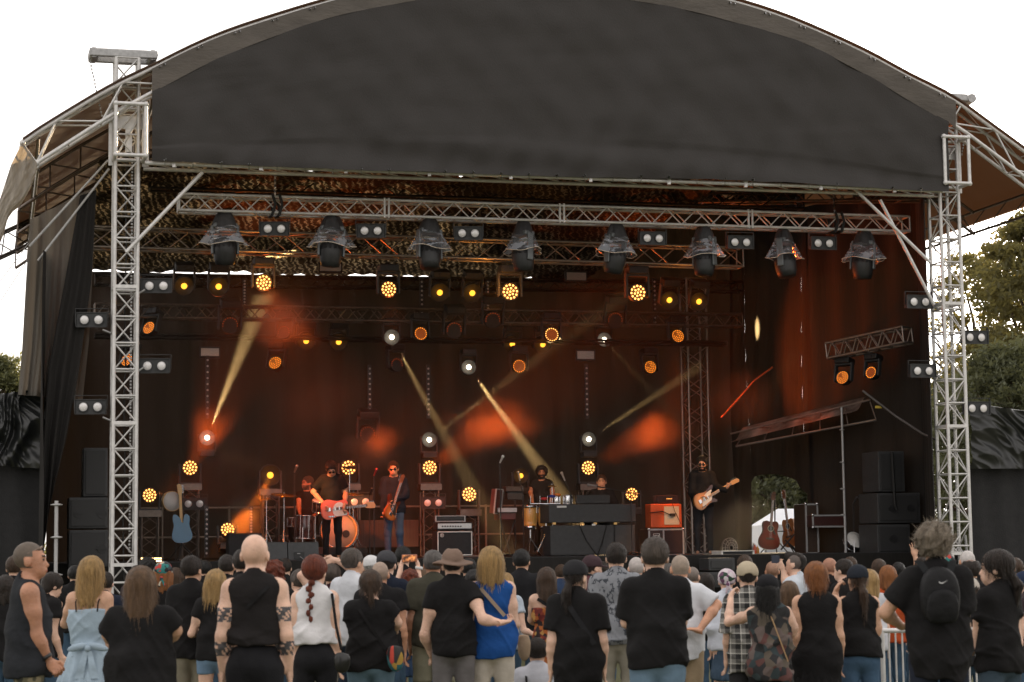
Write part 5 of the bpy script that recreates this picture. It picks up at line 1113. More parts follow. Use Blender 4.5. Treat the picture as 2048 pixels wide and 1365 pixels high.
# pole, canopy and bar at the side
mb = MB(); p = Q(1683, 815, 3.2); mb.tube(p, Vector((p.x, p.y, FLOOR)), .022, 8)
for y in (860, 925, 978, 1030): mb.lathe([(.022, -.015), (.045, -.006), (.045, .006), (.022, .015)], 10, M=Matrix.Translation(Q(1683 + (y - 815) * .01, y, 3.2)))
o = mb.build('scaffold_pole', M_['greysteel']); tag(o, 'slender grey scaffold pole holding up the small plastic canopy', 'pole')
cn = thing('side_canopy', 'small sagging canopy of clear grey plastic over the equipment', 'canopy', Q(1600, 860, 4.5), YAW)
mb = MB(); rows = []
for j in range(17):
    f = j / 16; rows.append([Q(1462 + (1710 - 1462) * i / 40 + f * 25, 885 - 62 * (i / 40) - f * 30 + 7 * math.sin(i * .5 + f * 4) * math.sin(f * math.pi), 5.2 - 2.2 * (i / 40) + f * .5) for i in range(41)])
mb.grid(rows); mb.build('sheet', mat('grey_plastic_sheet', (.30, .25, .22), .22, 0, .5, 4, .9, 6, trans=.3, tcol=(.3, .2, .15)), cn)
mb = MB(); mb.tube(Q(1472, 893, 5.2), Q(1752, 840, 2.7), .022, 6); mb.tube(Q(1462, 868, 5.5), Q(1740, 800, 2.9), .018, 6)
for k in range(6): mb.tube(Q(1472 + 56 * k, 893 - 10.6 * k, 5.2 - .5 * k), Q(1490 + 50 * k, 864 - 12 * k, 5.4 - .5 * k), .012, 5)
mb.build('frame', M_['trussw'], cn)
mb = MB(); mb.path([Q(1443, 835, 6), Q(1475, 800, 5.6), Q(1508, 762, 5), Q(1545, 735, 4.6)], .02, 4); o = mb.build('ratchet_strap', mat('orange_webbing', (.35, .08, .02), .6)); tag(o, 'taut ratchet strap running up the side wall from the canopy', 'strap')
mb = MB(); mb.path([Q(1725, 782, 1.6), Q(1790, 832, 1.2), Q(1845, 868, .8), Q(1872, 880, .4)], .022, 4); o = mb.build('ratchet_strap', mat('grey_webbing', (.10, .09, .085), .7)); tag(o, 'grey strap sloping down from the canopy to the tower by the pines', 'strap')
ss = thing('small_sign', 'small plain yellow sign plate on the dark side wall', 'sign', Q(1757, 815, 1.4), YAW)
mb = MB(); pxbox(mb, 1751, 812, 1764, 817, 1.4, .02, 0, .002); mb.build('plate', mat('yellow_plate', (.5, .36, .05), .5), ss)
# fan, bottles, sacks
fn = thing('floor_fan', 'round floor fan standing beside the guitarist in sunglasses', 'fan', Q(1460, 1095, 6), YAW); M = TR(Q(1460, 1096, 6), YAW + .3)
mb = MB()
for r_ in (.05, .1, .15, .19): mb.path([M @ Vector((r_ * math.cos(a), -.05 if r_ < .19 else 0, r_ * math.sin(a))) for a in np.linspace(0, 2 * math.pi, 22)], .005, 4)
for k in range(12): a = k * math.pi / 6; mb.tube(M @ Vector((.04 * math.cos(a), -.05, .04 * math.sin(a))), M @ Vector((.19 * math.cos(a), 0, .19 * math.sin(a))), .004, 4)
mb.build('cage', M_['steel'], fn); mb = MB(); mb.lathe([(.05, -.02), (.19, 0), (.19, .05), (.06, .1)], 20, M=M, ax='Y'); mb.build('housing', M_['black'], fn)
for i, (x, c, h, lb) in enumerate(((1510, (.6, .1, .03), .16, 'red drink bottle standing left of the red acoustic guitar'), (1515, (.6, .3, .05), .13, 'orange drink bottle beside the red bottle'), (1507, (.3, .3, .32), .18, 'clear water bottle behind the red bottle'))):
    p = FZ(x, 5.2 + i * .1); t_ = thing('bottle', lb, 'bottle', p, 0, 'bottles on the stage floor'); mb = MB(); mb.lathe([(.03, 0), (.033, .02), (.033, h * .7), (.014, h * .88), (.014, h)], 12, M=Matrix.Translation(p)); mb.build('bottle_body', mat('drink', c, .2), t_)
    mb = MB(); mb.lathe([(.016, h), (.016, h + .02)], 10, M=Matrix.Translation(p)); mb.build('cap', M_['white'], t_)
# grey cloth panels behind the bass player
gp = gbox('riser_cloth', 'grey striped cloth front of the low riser behind the bassist', 'riser', 716, 1040, 838, 1096, 8.2, .5, mat('grey_ribbed_cloth', (.06, .055, .052), .8, 0, .5, 4, stretch=(30, 1, .3)))
gbox('drum_riser', 'low dark platform carrying the drum kit', 'riser', 528, 1094, 735, 1112, 5.9, 2.4, M_['blackrough'])
# ------------------------------------------------------------------ people: one smooth surface per body, clothes grown around it
f32 = np.float32
def snet(fn, lo, hi, h):
    lo = np.array(lo, f32); n = np.maximum(((np.array(hi, f32) - lo) / h).astype(int) + 1, 3)
    ax = [lo[i] + h * np.arange(n[i], dtype=f32) for i in range(3)]
    X, Y, Z = np.meshgrid(*ax, indexing='ij'); Pn = np.stack([X.ravel(), Y.ravel(), Z.ravel()], 1)
    F = fn(Pn).reshape(n).astype(f32); I = F < 0
    cnt = sum(I[a:n[0] - 1 + a, b:n[1] - 1 + b, c:n[2] - 1 + c].astype(np.int8) for a in (0, 1) for b in (0, 1) for c in (0, 1))
    act = (cnt > 0) & (cnt < 8); ci = np.argwhere(act); idx = -np.ones(act.shape, np.int32); idx[act] = np.arange(len(ci))
    if len(ci) == 0: return np.zeros((0, 3)), np.zeros((0, 4), int)
    acc = np.zeros((len(ci), 3), f32); num = np.zeros(len(ci), f32)
    for axis in range(3):
        o1, o2 = [k for k in range(3) if k != axis]
        for a in (0, 1):
            for b in (0, 1):
                c0 = ci.copy(); c0[:, o1] += a; c0[:, o2] += b; c1 = c0.copy(); c1[:, axis] += 1
                f0 = F[c0[:, 0], c0[:, 1], c0[:, 2]]; f1 = F[c1[:, 0], c1[:, 1], c1[:, 2]]; m = (f0 < 0) != (f1 < 0)
                tt = np.where(m, f0 / np.where(m, f0 - f1, 1), 0); p = c0.astype(f32); p[:, axis] += tt
                acc[m] += p[m]; num += m
    V = lo + h * acc / num[:, None]; quads = []
    for axis in range(3):
        o1, o2 = [(1, 2), (2, 0), (0, 1)][axis]
        sl0 = [slice(None)] * 3; sl1 = [slice(None)] * 3; sl0[axis] = slice(0, -1); sl1[axis] = slice(1, None)
        s0 = I[tuple(sl0)]; s1 = I[tuple(sl1)]; ch = s0 != s1
        e = np.argwhere(ch); e = e[(e[:, o1] > 0) & (e[:, o2] > 0) & (e[:, o1] < n[o1] - 1) & (e[:, o2] < n[o2] - 1)]
        if not len(e): continue
        sg = s0[e[:, 0], e[:, 1], e[:, 2]]
        def cell(d1, d2):
            c = e.copy(); c[:, o1] -= d1; c[:, o2] -= d2; return idx[c[:, 0], c[:, 1], c[:, 2]]
        q = np.stack([cell(1, 1), cell(0, 1), cell(0, 0), cell(1, 0)], 1); q[~sg] = q[~sg][:, ::-1]; quads.append(q)
    return V, np.concatenate(quads)
def tomesh(name, parts, mats, parent, mfun=None):
    Vs, Qs, b = [], [], 0
    for V, q in parts: Vs.append(V); Qs.append(q + b); b += len(V)
    V = np.concatenate(Vs).astype(f32); q = np.concatenate(Qs).astype(np.int32)
    me = bpy.data.meshes.new(name); me.vertices.add(len(V)); me.vertices.foreach_set('co', V.ravel())
    me.loops.add(q.size); me.loops.foreach_set('vertex_index', q.ravel()); me.polygons.add(len(q)); me.polygons.foreach_set('loop_start', np.arange(0, q.size, 4, dtype=np.int32))
    if mfun is not None: me.polygons.foreach_set('material_index', mfun(V[q].mean(1)).astype(np.int32))
    me.polygons.foreach_set('use_smooth', np.ones(len(q), bool)); me.update(calc_edges=True); me.validate()
    return link(name, me, mats, parent, world=False)
def cap(p, a, b, ra, rb=None, sq=None):
    a = np.array(a, f32); b = np.array(b, f32); rb = ra if rb is None else rb; ab = b - a; ap = p - a
    t = np.clip(ap @ ab / max(float(ab @ ab), 1e-9), 0, 1); d = ap - t[:, None] * ab
    return np.sqrt((d * d).sum(1)) - (ra + (rb - ra) * t)
def ell(p, c, r, rot=None):
    q = p - np.array(c, f32)
    if rot is not None: q = q @ rot
    r = np.array(r, f32); k0 = np.sqrt(((q / r) ** 2).sum(1)); k1 = np.sqrt(((q / r ** 2) ** 2).sum(1)); return k0 * (k0 - 1) / np.maximum(k1, 1e-6)
def smin(a, b, k):
    h = np.clip(.5 + .5 * (b - a) / k, 0, 1); return b + (a - b) * h - k * h * (1 - h)
def smax(a, b, k): return -smin(-a, -b, k)
def su(lst, k):
    r = lst[0]
    for x in lst[1:]: r = smin(r, x, k)
    return r
def rotz(a): c, s = math.cos(a), math.sin(a); return np.array([[c, -s, 0], [s, c, 0], [0, 0, 1]], f32)
def rotx(a): c, s = math.cos(a), math.sin(a); return np.array([[1, 0, 0], [0, c, -s], [0, s, c]], f32)
def roty(a): c, s = math.cos(a), math.sin(a); return np.array([[c, 0, s], [0, 1, 0], [-s, 0, c]], f32)
def folds(p, seed, amp, fr=26):
    r_ = np.random.RandomState(seed); o = 0
    for i in range(4):
        d = r_.normal(size=3) * (1, 1, .55 if i % 2 else 1.3); d /= np.linalg.norm(d); ph = r_.uniform(0, 6)
        o = o + np.sin(p @ (d * fr * (1 + .5 * i)).astype(f32) + ph + 1.4 * np.sin(p @ (np.roll(d, 1) * fr * .4).astype(f32) + ph)) / (1 + .5 * i)
    if amp > .004:
        for i in range(4):
            d = np.array((r_.choice((-1, 1)) * r_.uniform(.3, .9), r_.uniform(-.3, .3), r_.uniform(.5, 1.))); d /= np.linalg.norm(d); e_ = np.roll(d, 1)
            rg = 1 - np.abs(np.sin(p @ (d * (9 + 4 * i)).astype(f32) + 1.7 * np.sin(p @ (e_ * 5).astype(f32) + i + seed)))
            o = o - 1.5 * rg ** 5 * np.clip(np.sin(p @ (e_ * 7).astype(f32) + i * 2 + seed) + .2, 0, 1)
    return (amp * o).astype(f32)
# materials for people
SKIN = {k: mat('skin_' + k, c, .52, 0, .17, 11, .3, 60, sss=.06) for k, c in {'pale': (.66, .42, .31), 'mid': (.55, .32, .21), 'tan': (.43, .21, .125), 'warm': (.56, .29, .18)}.items()}
LIPS = mat('lips', (.30, .09, .07), .5); EYE = mat('dark_eye', (.03, .02, .015), .3); STUB = {}
def hairm(col):
    k = 'hair_%d' % int(sum(c * 997 * (i + 1) for i, c in enumerate(col)))
    if k not in M_: M_[k] = mat('hair_strands', col, .42, 0, .5, 5, .9, 45, stretch=(9, 9, .7), trans=.15, tcol=tuple(min(1, c * 1.6) for c in col), var2=tuple(c * .38 for c in col))
    return M_[k]
def cloth(col, r=.85, **kw):
    k = 'cloth_%s_%s' % (str(col), str(kw))
    if k not in M_: M_[k] = mat('cloth', col, r, 0, kw.get('var', .14), kw.get('scale', 6), .55, kw.get('bs', 13), spec=.15, var2=kw.get('var2'), stretch=kw.get('stretch', (1, 1, 1)))
    return M_[k]
HC = {'black': (.012, .010, .009), 'dark': (.035, .022, .015), 'brown': (.10, .055, .03), 'lbrown': (.24, .14, .075), 'blond': (.66, .42, .17), 'grey': (.20, .18, .165), 'white': (.55, .53, .50), 'silver': (.34, .28, .21), 'red': (.26, .055, .022), 'ginger': (.45, .17, .05), 'greybrown': (.14, .11, .09)}
BLK = (.0115, .011, .0115)
def plaid(name):
    m, t, b, out = nodes(name); N = t.nodes; L = t.links; tc = N.new('ShaderNodeTexCoord'); sp = N.new('ShaderNodeSeparateXYZ'); L.new(tc.outputs['Object'], sp.inputs[0]); fac = None
    for ax in ('X', 'Z'):
        for fr, w_, amp in ((1 / .085, .5, .5), (1 / .085, .10, .9)):
            a = N.new('ShaderNodeMath'); a.operation = 'MULTIPLY'; a.inputs[1].default_value = fr; L.new(sp.outputs[ax], a.inputs[0])
            f_ = N.new('ShaderNodeMath'); f_.operation = 'FRACT'; L.new(a.outputs[0], f_.inputs[0]); c = N.new('ShaderNodeMath'); c.operation = 'LESS_THAN'; c.inputs[1].default_value = w_; L.new(f_.outputs[0], c.inputs[0])
            d = N.new('ShaderNodeMath'); d.operation = 'MULTIPLY_ADD'; d.inputs[1].default_value = amp * .25; d.inputs[2].default_value = 0; L.new(c.outputs[0], d.inputs[0])
            if fac: e = N.new('ShaderNodeMath'); e.operation = 'ADD'; L.new(fac.outputs[0], e.inputs[0]); L.new(d.outputs[0], e.inputs[1]); fac = e
            else: fac = d
    rp = N.new('ShaderNodeValToRGB'); e = rp.color_ramp.elements; e[0].position = .05; e[0].color = (.012, .012, .012, 1); e[1].position = .62; e[1].color = (.62, .60, .55, 1); L.new(fac.outputs[0], rp.inputs[0]); L.new(rp.outputs[0], b.inputs['Base Color']); b.inputs['Roughness'].default_value = .85; return m
def blotch(name, cols, scale=9, kind='v', stretch=(1, 1, 1)):
    m, t, b, out = nodes(name); N = t.nodes; L = t.links; tc = N.new('ShaderNodeTexCoord'); mp = N.new('ShaderNodeMapping'); mp.inputs['Scale'].default_value = stretch; L.new(tc.outputs['Object'], mp.inputs[0])
    if kind == 'v': v = N.new('ShaderNodeTexVoronoi'); v.inputs['Scale'].default_value = scale; L.new(mp.outputs[0], v.inputs[0]); sp = N.new('ShaderNodeSeparateColor'); L.new(v.outputs['Color'], sp.inputs[0]); src = sp.outputs[0]
    else: v = N.new('ShaderNodeTexNoise'); v.inputs['Scale'].default_value = scale; v.inputs['Detail'].default_value = 3; L.new(mp.outputs[0], v.inputs[0]); src = v.outputs[0]
    rp = N.new('ShaderNodeValToRGB'); rp.color_ramp.interpolation = 'CONSTANT'; L.new(src, rp.inputs[0]); n = len(cols)
    while len(rp.color_ramp.elements) < n: rp.color_ramp.elements.new(.5)
    for i, c in enumerate(cols): e = rp.color_ramp.elements[i]; e.position = i / n if kind == 'v' else .3 + .42 * i / n; e.color = (*c, 1)
    rp.color_ramp.elements[0].position = 0; L.new(rp.outputs[0], b.inputs['Base Color']); b.inputs['Roughness'].default_value = .85; return m
PAT = {'plaid': plaid('black_white_plaid'), 'camo': blotch('camouflage_trousers', [(.03, .03, .02), (.10, .09, .05), (.20, .17, .10), (.06, .06, .035)], 10, 'n'),
 'vest': blotch('patchwork_vest', [(.02, .02, .022), (.10, .04, .035), (.03, .045, .05), (.12, .09, .08), (.012, .012, .012), (.10, .08, .06)], 15, 'v'),
 'print': blotch('grey_shirt_with_black_print', [(.21, .22, .24), (.21, .22, .24), (.19, .20, .22), (.035, .04, .05), (.20, .21, .23)], 20, 'n', (1, 1, .8)),
 'batik': blotch('red_gold_dress', [(.12, .012, .01), (.35, .10, .02), (.02, .01, .01), (.42, .22, .06), (.20, .03, .015)], 26, 'v'),
 'bandana': blotch('bright_bandana', [(.01, .01, .012), (.40, .04, .03), (.02, .16, .15), (.45, .40, .30), (.03, .05, .06)], 26, 'v'),
 'floral': blotch('floral_bandana', [(.45, .36, .42), (.5, .42, .46), (.02, .05, .03), (.55, .5, .52), (.12, .05, .10)], 22, 'v'),
 'lacecap': blotch('patterned_pale_cap', [(.42, .38, .33), (.45, .4, .35), (.04, .035, .03), (.5, .45, .4)], 24, 'v'),
 'wtblk': blotch('black_shirt_white_print', [BLK, BLK, (.4, .4, .4), BLK, (.3, .3, .3)], 12, 'n'),
 'redscarf': blotch('red_scarf', [(.4, .02, .02), (.45, .05, .04), (.3, .2, .2)], 20, 'v')}
def cm(x): return PAT[x] if isinstance(x, str) else cloth(tuple(x))
def person(px, top, D, label, yaw=0, H=None, floor=0., k=1.0, w=1.0, b=1.0, skin='pale', hair=None, hc='dark', shirt=None, kind='tee', pants=(.05, .09, .14), pk='long', hem=.49, sleeve=.42,
           la=None, ra=None, hy=0, hp=0, hr=0, lean=0, hat=None, hatc=BLK, hs=1.07, h=None, group='people in the crowd', seated=False, wide=0, fem=False, shades=None, tattoo=None, beard=None, legs=None, lh='relax', rh='relax', hlen=.80, strap=None, vis=1, neckcol=None, face=None, stub=None, fl=1.0):
    tp = P(px, top, D); zt = tp.z
    topk = .995 + (.02 if hair in ('curly', 'afro') else 0)
    if hat: topk += .012
    if H is None: H = (zt - floor) / topk
    base = Vector((tp.x, tp.y, zt - H * topk)); yw = R(yaw); t_ = thing('person', label, 'person', base, yw, group)
    h = h or (0.0125 if D < 18.7 else .016 if D < 26 else .017); hf = .0075 if D < 17.6 else .0095 if D < 24 else .011
    Li = Matrix.Rotation(-yw, 3, 'Z')
    def loc(a): q = P(a[0], a[1], D + a[2]); v = Li @ (q - base); return np.array(v, f32) / H
    shw = (.091 if not fem else .081) * w; Rl = rotx(-R(lean)); piv = np.array([0, 0, .52], f32)
    def LN(q): return (Rl @ (np.array(q, f32) - piv)) + piv        # lean the upper body forward
    s_l = [None, None]; arms = []
    for sgn in (-1, 1):
        sh = LN((sgn * shw, -.005, .808))
        imgleft = (sgn * math.cos(yw)) < 0
        spec = la if imgleft else ra; hm = lh if imgleft else rh
        if spec is None:
            el = LN((sgn * (shw + .020 + .007 * wide), -.02, .635)); wr = LN((sgn * (shw + .026 + .005 * wide), .03, .50))
        else: el, wr = loc(spec[0]), loc(spec[1])
        hd = None if spec is None or len(spec) < 3 else loc(spec[2])
        arms.append((sh, el, wr, sgn, hm, hd))
    ar = .0275 * (.9 if fem else 1.0) * (.5 + .5 * w)
    hips = []; pel = .505
    for sgn in (-1, 1):
        if seated: kn = np.array((sgn * .09, .24, .50), f32); an = np.array((sgn * .10, .22, .27), f32); hp_ = np.array((sgn * .052, 0, .515), f32)
        else: hp_ = np.array((sgn * .052 * w, 0, .50), f32); kn = np.array((sgn * .062, .012, .28), f32); an = np.array((sgn * .066, -.012, .04), f32)
        hips.append((hp_, kn, an))
    hC = LN((0, 0, .87)); Rh = rotz(R(hy)) @ rotx(R(hp)) @ roty(R(hr)) @ (Rl if abs(lean) > 12 else np.eye(3, dtype=f32))
    def HL(p): return ((p - hC) @ Rh) / hs + np.array((0, 0, .87), f32)      # to head frame
    def torso(p, o=0.0):
        pl = (p - piv) @ Rl + piv if lean else p
        L_ = [ell(pl, (0, -.003, .735), (.090 * w + o, .060 * (.6 + .4 * b) + o, .095 + o)), ell(pl, (0, .006, .625), (.080 * w * (1 if not fem else .92) + o, .058 * b + o, .10 + o)), ell(pl, (0, -.006, .525), (.090 * w * (1.06 if fem else .97) + o, .068 * (.7 + .3 * b) + o, .065 + o)),
              cap(pl, (-.075 * w, -.008, .818), (.075 * w, -.008, .818), .030 + o)]
        r = su(L_, .05); r = smin(r, cap(pl, (0, -.008, .80), (0, -.012, .862), .042 + o, .030 + o), .045)
        if fem: r = smin(r, ell(pl, (0, .05, .735), (.075 * w + o, .032 + o, .035 + o)), .03)
        return r
    def arm(p, a, o=0.0, k0=0., k1=1.):
        sh, el, wr, sgn, hm, hd = a
        md = sh + (el - sh) * .45
        return smin(cap(p, sh, md, ar * 1.24 + o, ar * 1.08 + o), cap(p, md, el, ar * 1.08 + o, ar * .80 + o), .02)
    def farm(p, a, o=0.0):
        sh, el, wr = a[:3]; m1 = el + (wr - el) * .28; return smin(cap(p, el, m1, ar * .80 + o, ar * .95 + o), cap(p, m1, wr, ar * .95 + o, ar * .55 + o), .012)
    def head(q):
        L_ = [ell(q, (0, -.006, .948), (.0445, .0545, .052)), ell(q, (0, .018, .912), (.036, .040, .044)), ell(q, (0, .030, .888), (.024, .026, .022))]
        r = su(L_, .022)
        r = smin(r, cap(q, (0, .048, .934), (0, .064, .913), .004, .0065), .010)
        r = smin(r, ell(q, (0, .056, .8935), (.014, .008, .007)), .006); r = smin(r, ell(q, (0, .050, .946), (.026, .007, .005)), .012)
        for s_ in (-1, 1):
            r = smax(r, -ell(q, (s_ * .0175, .062, .9345), (.011, .012, .0075)), .006)
            r = smin(r, ell(q, (s_ * .0165, .0475, .934), (.008, .008, .006)), .003)
            r = smin(r, ell(q, (s_ * .0455, -.004, .925), (.0065, .013, .018)), .004)
        return r
    def neck(p): c = LN((0, -.012, .82)); return cap(p, c, hC + (hC - c) * .55 + np.array([0, .0, 0], f32), .034 * (.9 if fem else 1), .030 * (.88 if fem else 1))
    def body(p):
        r = smin(torso(p), neck(p), .03)
        for a in arms: r = smin(r, smin(arm(p, a), farm(p, a), .02), .028)
        for hp_, kn, an in hips:
            r = smin(r, smin(cap(p, hp_, kn, .050 * w, .033), cap(p, kn, an, .033, .020), .02), .03)
            r = smin(r, cap(p, an + np.array((0, -.02, -.015), f32), an + np.array((0, .07, -.022), f32), .018, .015), .015)
        return smin(r, head(HL(p)) * hs, .012)
    lo = np.array([min(-.13, min(float(min(a[1][0], a[2][0])) for a in arms) - .05) - .03 * w, min(-.13, min(float(min(a[1][1], a[2][1])) for a in arms) - .05), -.01]) * H
    hi = np.array([max(.13, max(float(max(a[1][0], a[2][0])) for a in arms) + .05) + .03 * w, max(.14 if not seated else .4, max(float(max(a[1][1], a[2][1])) for a in arms) + .05), .90]) * H
    hi[2] = max(hi[2], max(float(max(a[1][2], a[2][2])) for a in arms) * H + .08)
    hz = float(hC[2]) * H
    hc_w = (np.array((0, 0, .935), f32) - np.array((0, 0, .87), f32)) @ Rh.T * hs + hC
    hlo = (hc_w - .085 * hs) * H; hhi = (hc_w + .085 * hs) * H
    nz_ = (hC[2] - .012) * H
    def bodyc(p):      # coarse part leaves the head to its own finer grid
        f = body(p / f32(H)) * H; inh = np.all((p > hlo + h * 1.2) & (p < hhi - h * 1.2), 1); return f, inh
    def fb(p): f, inh = bodyc(p); return f
    V, q = snet(fb, lo, hi, h)
    if len(q):
        cen = V[q].mean(1); keep = ~np.all((cen > hlo + hf * 1.5) & (cen < hhi - hf * 1.5), 1); q = q[keep]
    parts = [(V, q), snet(lambda p: body(p / f32(H)) * H, hlo, hhi, hf)]
    # hands: palm, four unequal bent fingers, thumb from the side of the palm
    for a in arms:
        sh, el, wr, sgn, hm, hd = a; W = wr * H; d = (wr - el) if hd is None else (hd - wr); d = d / (np.linalg.norm(d) + 1e-6)
        th = np.array((0, 1, 0), f32) if abs(d[1]) < .8 else np.array((-sgn, 0, 0), f32)
        if hm in ('up', 'wave'): th = np.array((-sgn, 0, 0), f32)
        if hm == 'flat': th = np.array((0, 0, 1), f32)
        sd_ = th - d * float(th @ d); sd_ /= np.linalg.norm(sd_) + 1e-6; nn = np.cross(d, sd_) * (1 if sgn > 0 else -1); s0 = (H / 1.75) * (.92 if fem else 1.02)
        cu = {'relax': .45, 'grip': 1.15, 'up': .12, 'wave': .06, 'flat': .15}[hm]; sp = {'wave': .16}.get(hm, .05)
        segs = []
        for i, (of, ln) in enumerate(((.030, .074), (.010, .082), (-.010, .078), (-.029, .062))):
            b0_ = W + (d * .088 + sd_ * of) * s0; fd = d * math.cos(cu * .6) + nn * math.sin(cu * .6) * 1. + sd_ * sp * (1.5 - i); fd /= np.linalg.norm(fd)
            f2 = d * math.cos(cu * 1.7) + nn * math.sin(cu * 1.7) + sd_ * sp * (1.5 - i); f2 /= np.linalg.norm(f2); m1 = b0_ + fd * ln * .5 * s0; segs += [(b0_ - d * .02 * s0, m1, .0092 * s0, .0085 * s0), (m1, m1 + f2 * ln * .5 * s0, .0085 * s0, .007 * s0)]
        tb = W + (d * .03 + sd_ * .032) * s0; td = d * .75 + sd_ * .6 + nn * .2; td /= np.linalg.norm(td); segs += [(tb - sd_ * .01 * s0, tb + td * .035 * s0, .013 * s0, .0105 * s0), (tb + td * .035 * s0, tb + (td * .03 + d * .035) * s0, .0105 * s0, .008 * s0)]
        Rp = np.stack([sd_, d, nn], 1).astype(f32)
        def fhand(p):
            r = ell(p, W + d * .048 * s0, np.array((.043, .056, .017)) * s0, Rp)
            r = smin(r, cap(p, W - d * .05 * s0, W + d * .02, ar * .56 * H, .024 * s0), .02)
            for s3 in segs: r = smin(r, cap(p, *s3), .004)
            return r
        allp = np.array([x for s3 in segs for x in (s3[0], s3[1])] + [W, W + d * .1]); hh = .0062 if D < 17 else .0085 if D < 26 else .0095
        parts.append(snet(fhand, allp.min(0) - .04, allp.max(0) + .04, hh))
    sm = SKIN[skin]; stubm = hairm(HC[hc])
    if stub and stub not in STUB: STUB[stub] = mat('shaved_scalp', stub, .6, 0, .15, 30, .2, 300)
    tat = M_.setdefault('tattoo', mat('tattoo_ink', (.075, .07, .075), .6, 0, .6, 40))
    def mf(c):
        m = np.zeros(len(c), int); q = HL(c / f32(H))
        x = np.abs(q[:, 0]); y = q[:, 1]; z = q[:, 2]; infr = (z > .86) & (z < 1.01) & (x < .06) & (np.abs(y) < .09)
        m[infr & (y > .04) & (np.abs(z - .9345) < .0042) & (np.abs(x - .0165) < .0075)] = 2
        m[infr & (y > .045) & (np.abs(z - .9475) < .0032) & (np.abs(x - .018) < .012)] = 3
        m[infr & (y > .045) & (np.abs(z - .8935) < .0035) & (x < .013)] = 1
        if stub: m[infr & (z > .905) & ((z > .968) | (y < .012)) & (x < .0495) & ~((x > .038) & (z < .945) & (y > -.018))] = 4
        if beard: m[infr & (y > .005) & (z < .912) & ~((x < .014) & (z > .889) & (z < .899))] = 3
        if tattoo:
            for a in arms:
                for f_, on in ((.55, 0), (.9, 1)):
                    cc = (a[0] + (a[1] - a[0]) * f_) * H if on == 0 else (a[1] + (a[2] - a[1]) * .35) * H
                    dd = c - cc; m[(np.abs(dd[:, 2]) < .05) & (np.linalg.norm(dd, axis=1) < .09) & ((np.sin(dd @ np.array([110., 40., 60.])) * np.sin(dd @ np.array([30., 70., 120.]) + 1)) > -.35) & (dd[:, 1] < .0)] = 5
        return m
    tomesh('body', parts, [sm, LIPS, EYE, stubm, STUB.get(stub, stubm), tat], t_, mf)
    seed = int(px * 7 + top) % 10007; O = .0115
    # upper garment
    if shirt is not None:
        def fs(p):
            P_ = p / f32(H); r = torso(P_, O)
            if kind in ('tee', 'long', 'shirt', 'dress'): r = smin(r, ell(P_, LN((0, .0, .60)), (.088 * w + O, .062 * b + O, .14)), .04)
            if kind != 'strap':
                hw_ = (.089 if not fem else .091) * w + O * 1.3; hd_ = .066 * (.6 + .4 * b) + O * 1.3
                if kind == 'tank' and fem: hw_ *= .97
                rad_ = np.sqrt((P_[:, 0] / hw_) ** 2 + ((P_[:, 1] + .002) / hd_) ** 2); cyl = (rad_ - 1) * min(hw_, hd_); cyl = smax(cyl, P_[:, 2] - .66, .05); cyl = smax(cyl, (hem - .03) - P_[:, 2], .004); r = smin(r, cyl, .04)
            if kind in ('tee', 'long', 'shirt'):
                sl = sleeve if kind != 'long' else 1.0
                for a in arms:
                    sh, el, wr = a[:3]; dr = (el - sh); Ln = np.linalg.norm(dr); dr = dr / Ln
                    s1 = cap(P_, sh - dr * .005, sh + dr * Ln * min(1, sl + .25), ar * 1.22 + O * .9, ar * 1.08 + O * 1.9)
                    if sl < 1: s1 = smax(s1, (P_ - (sh + dr * Ln * sl)) @ dr, .004)
                    r = smin(r, s1, .018)
                    if sl >= 1:
                        s2 = smin(cap(P_, el, wr, ar * .92 + O, ar * .62 + O), cap(P_, sh, el, ar * 1.22 + O, ar * .95 + O), .02); cut = 1. if kind == 'long' and sleeve <= 1 else sleeve
                        r = smin(r, s2, .02)
            else:
                for a in arms:
                    sh, el = a[:2]; sx = -a[3]; ctr = sh + np.array((a[3] * .012, 0, 0), f32)
                    r = smax(r, -cap(P_, ctr + np.array((0, 0, .05), f32), sh + (el - sh) * .35 + np.array((a[3] * .012, 0, 0), f32), .034 if kind == 'tank' else .026), .008)
                if kind == 'strap': r = smax(r, P_[:, 2] - .765, .004)
            nc = LN((0, .012 if kind == 'tank' else .004, .862)); nr = {'tank': .060, 'strap': .03, 'shirt': .040}.get(kind, .045)
            if neckcol == 'wide': nr += .014
            r = smax(r, -ell(P_, nc, (nr, nr * .95, nr * .8)), .006)
            hz_ = hem + .003 * np.sin(P_[:, 0] * 30 + seed)
            r = smax(r, hz_ - P_[:, 2], .004)
            return r * H + folds(p, seed, .0062 * fl * 1.25, 15) * np.clip((.80 - P_[:, 2]) / .08, .25, 1) + .003 * np.sin(p[:, 2] * 38 + 3 * np.sin(p[:, 0] * 9 + seed) + seed) * (P_[:, 2] < .66)
        lo2 = lo.copy(); lo2[2] = hem * H - .05; hi2 = hi.copy(); hi2[2] = max(.90 * H, hi2[2])
        tomesh({'tee': 'tshirt', 'long': 'long_sleeved_shirt', 'shirt': 'shirt', 'tank': 'sleeveless_top', 'strap': 'strappy_top', 'dress': 'dress_top'}[kind], [snet(fs, lo2 - .03, hi2 + .03, h)], [cm(shirt)], t_)
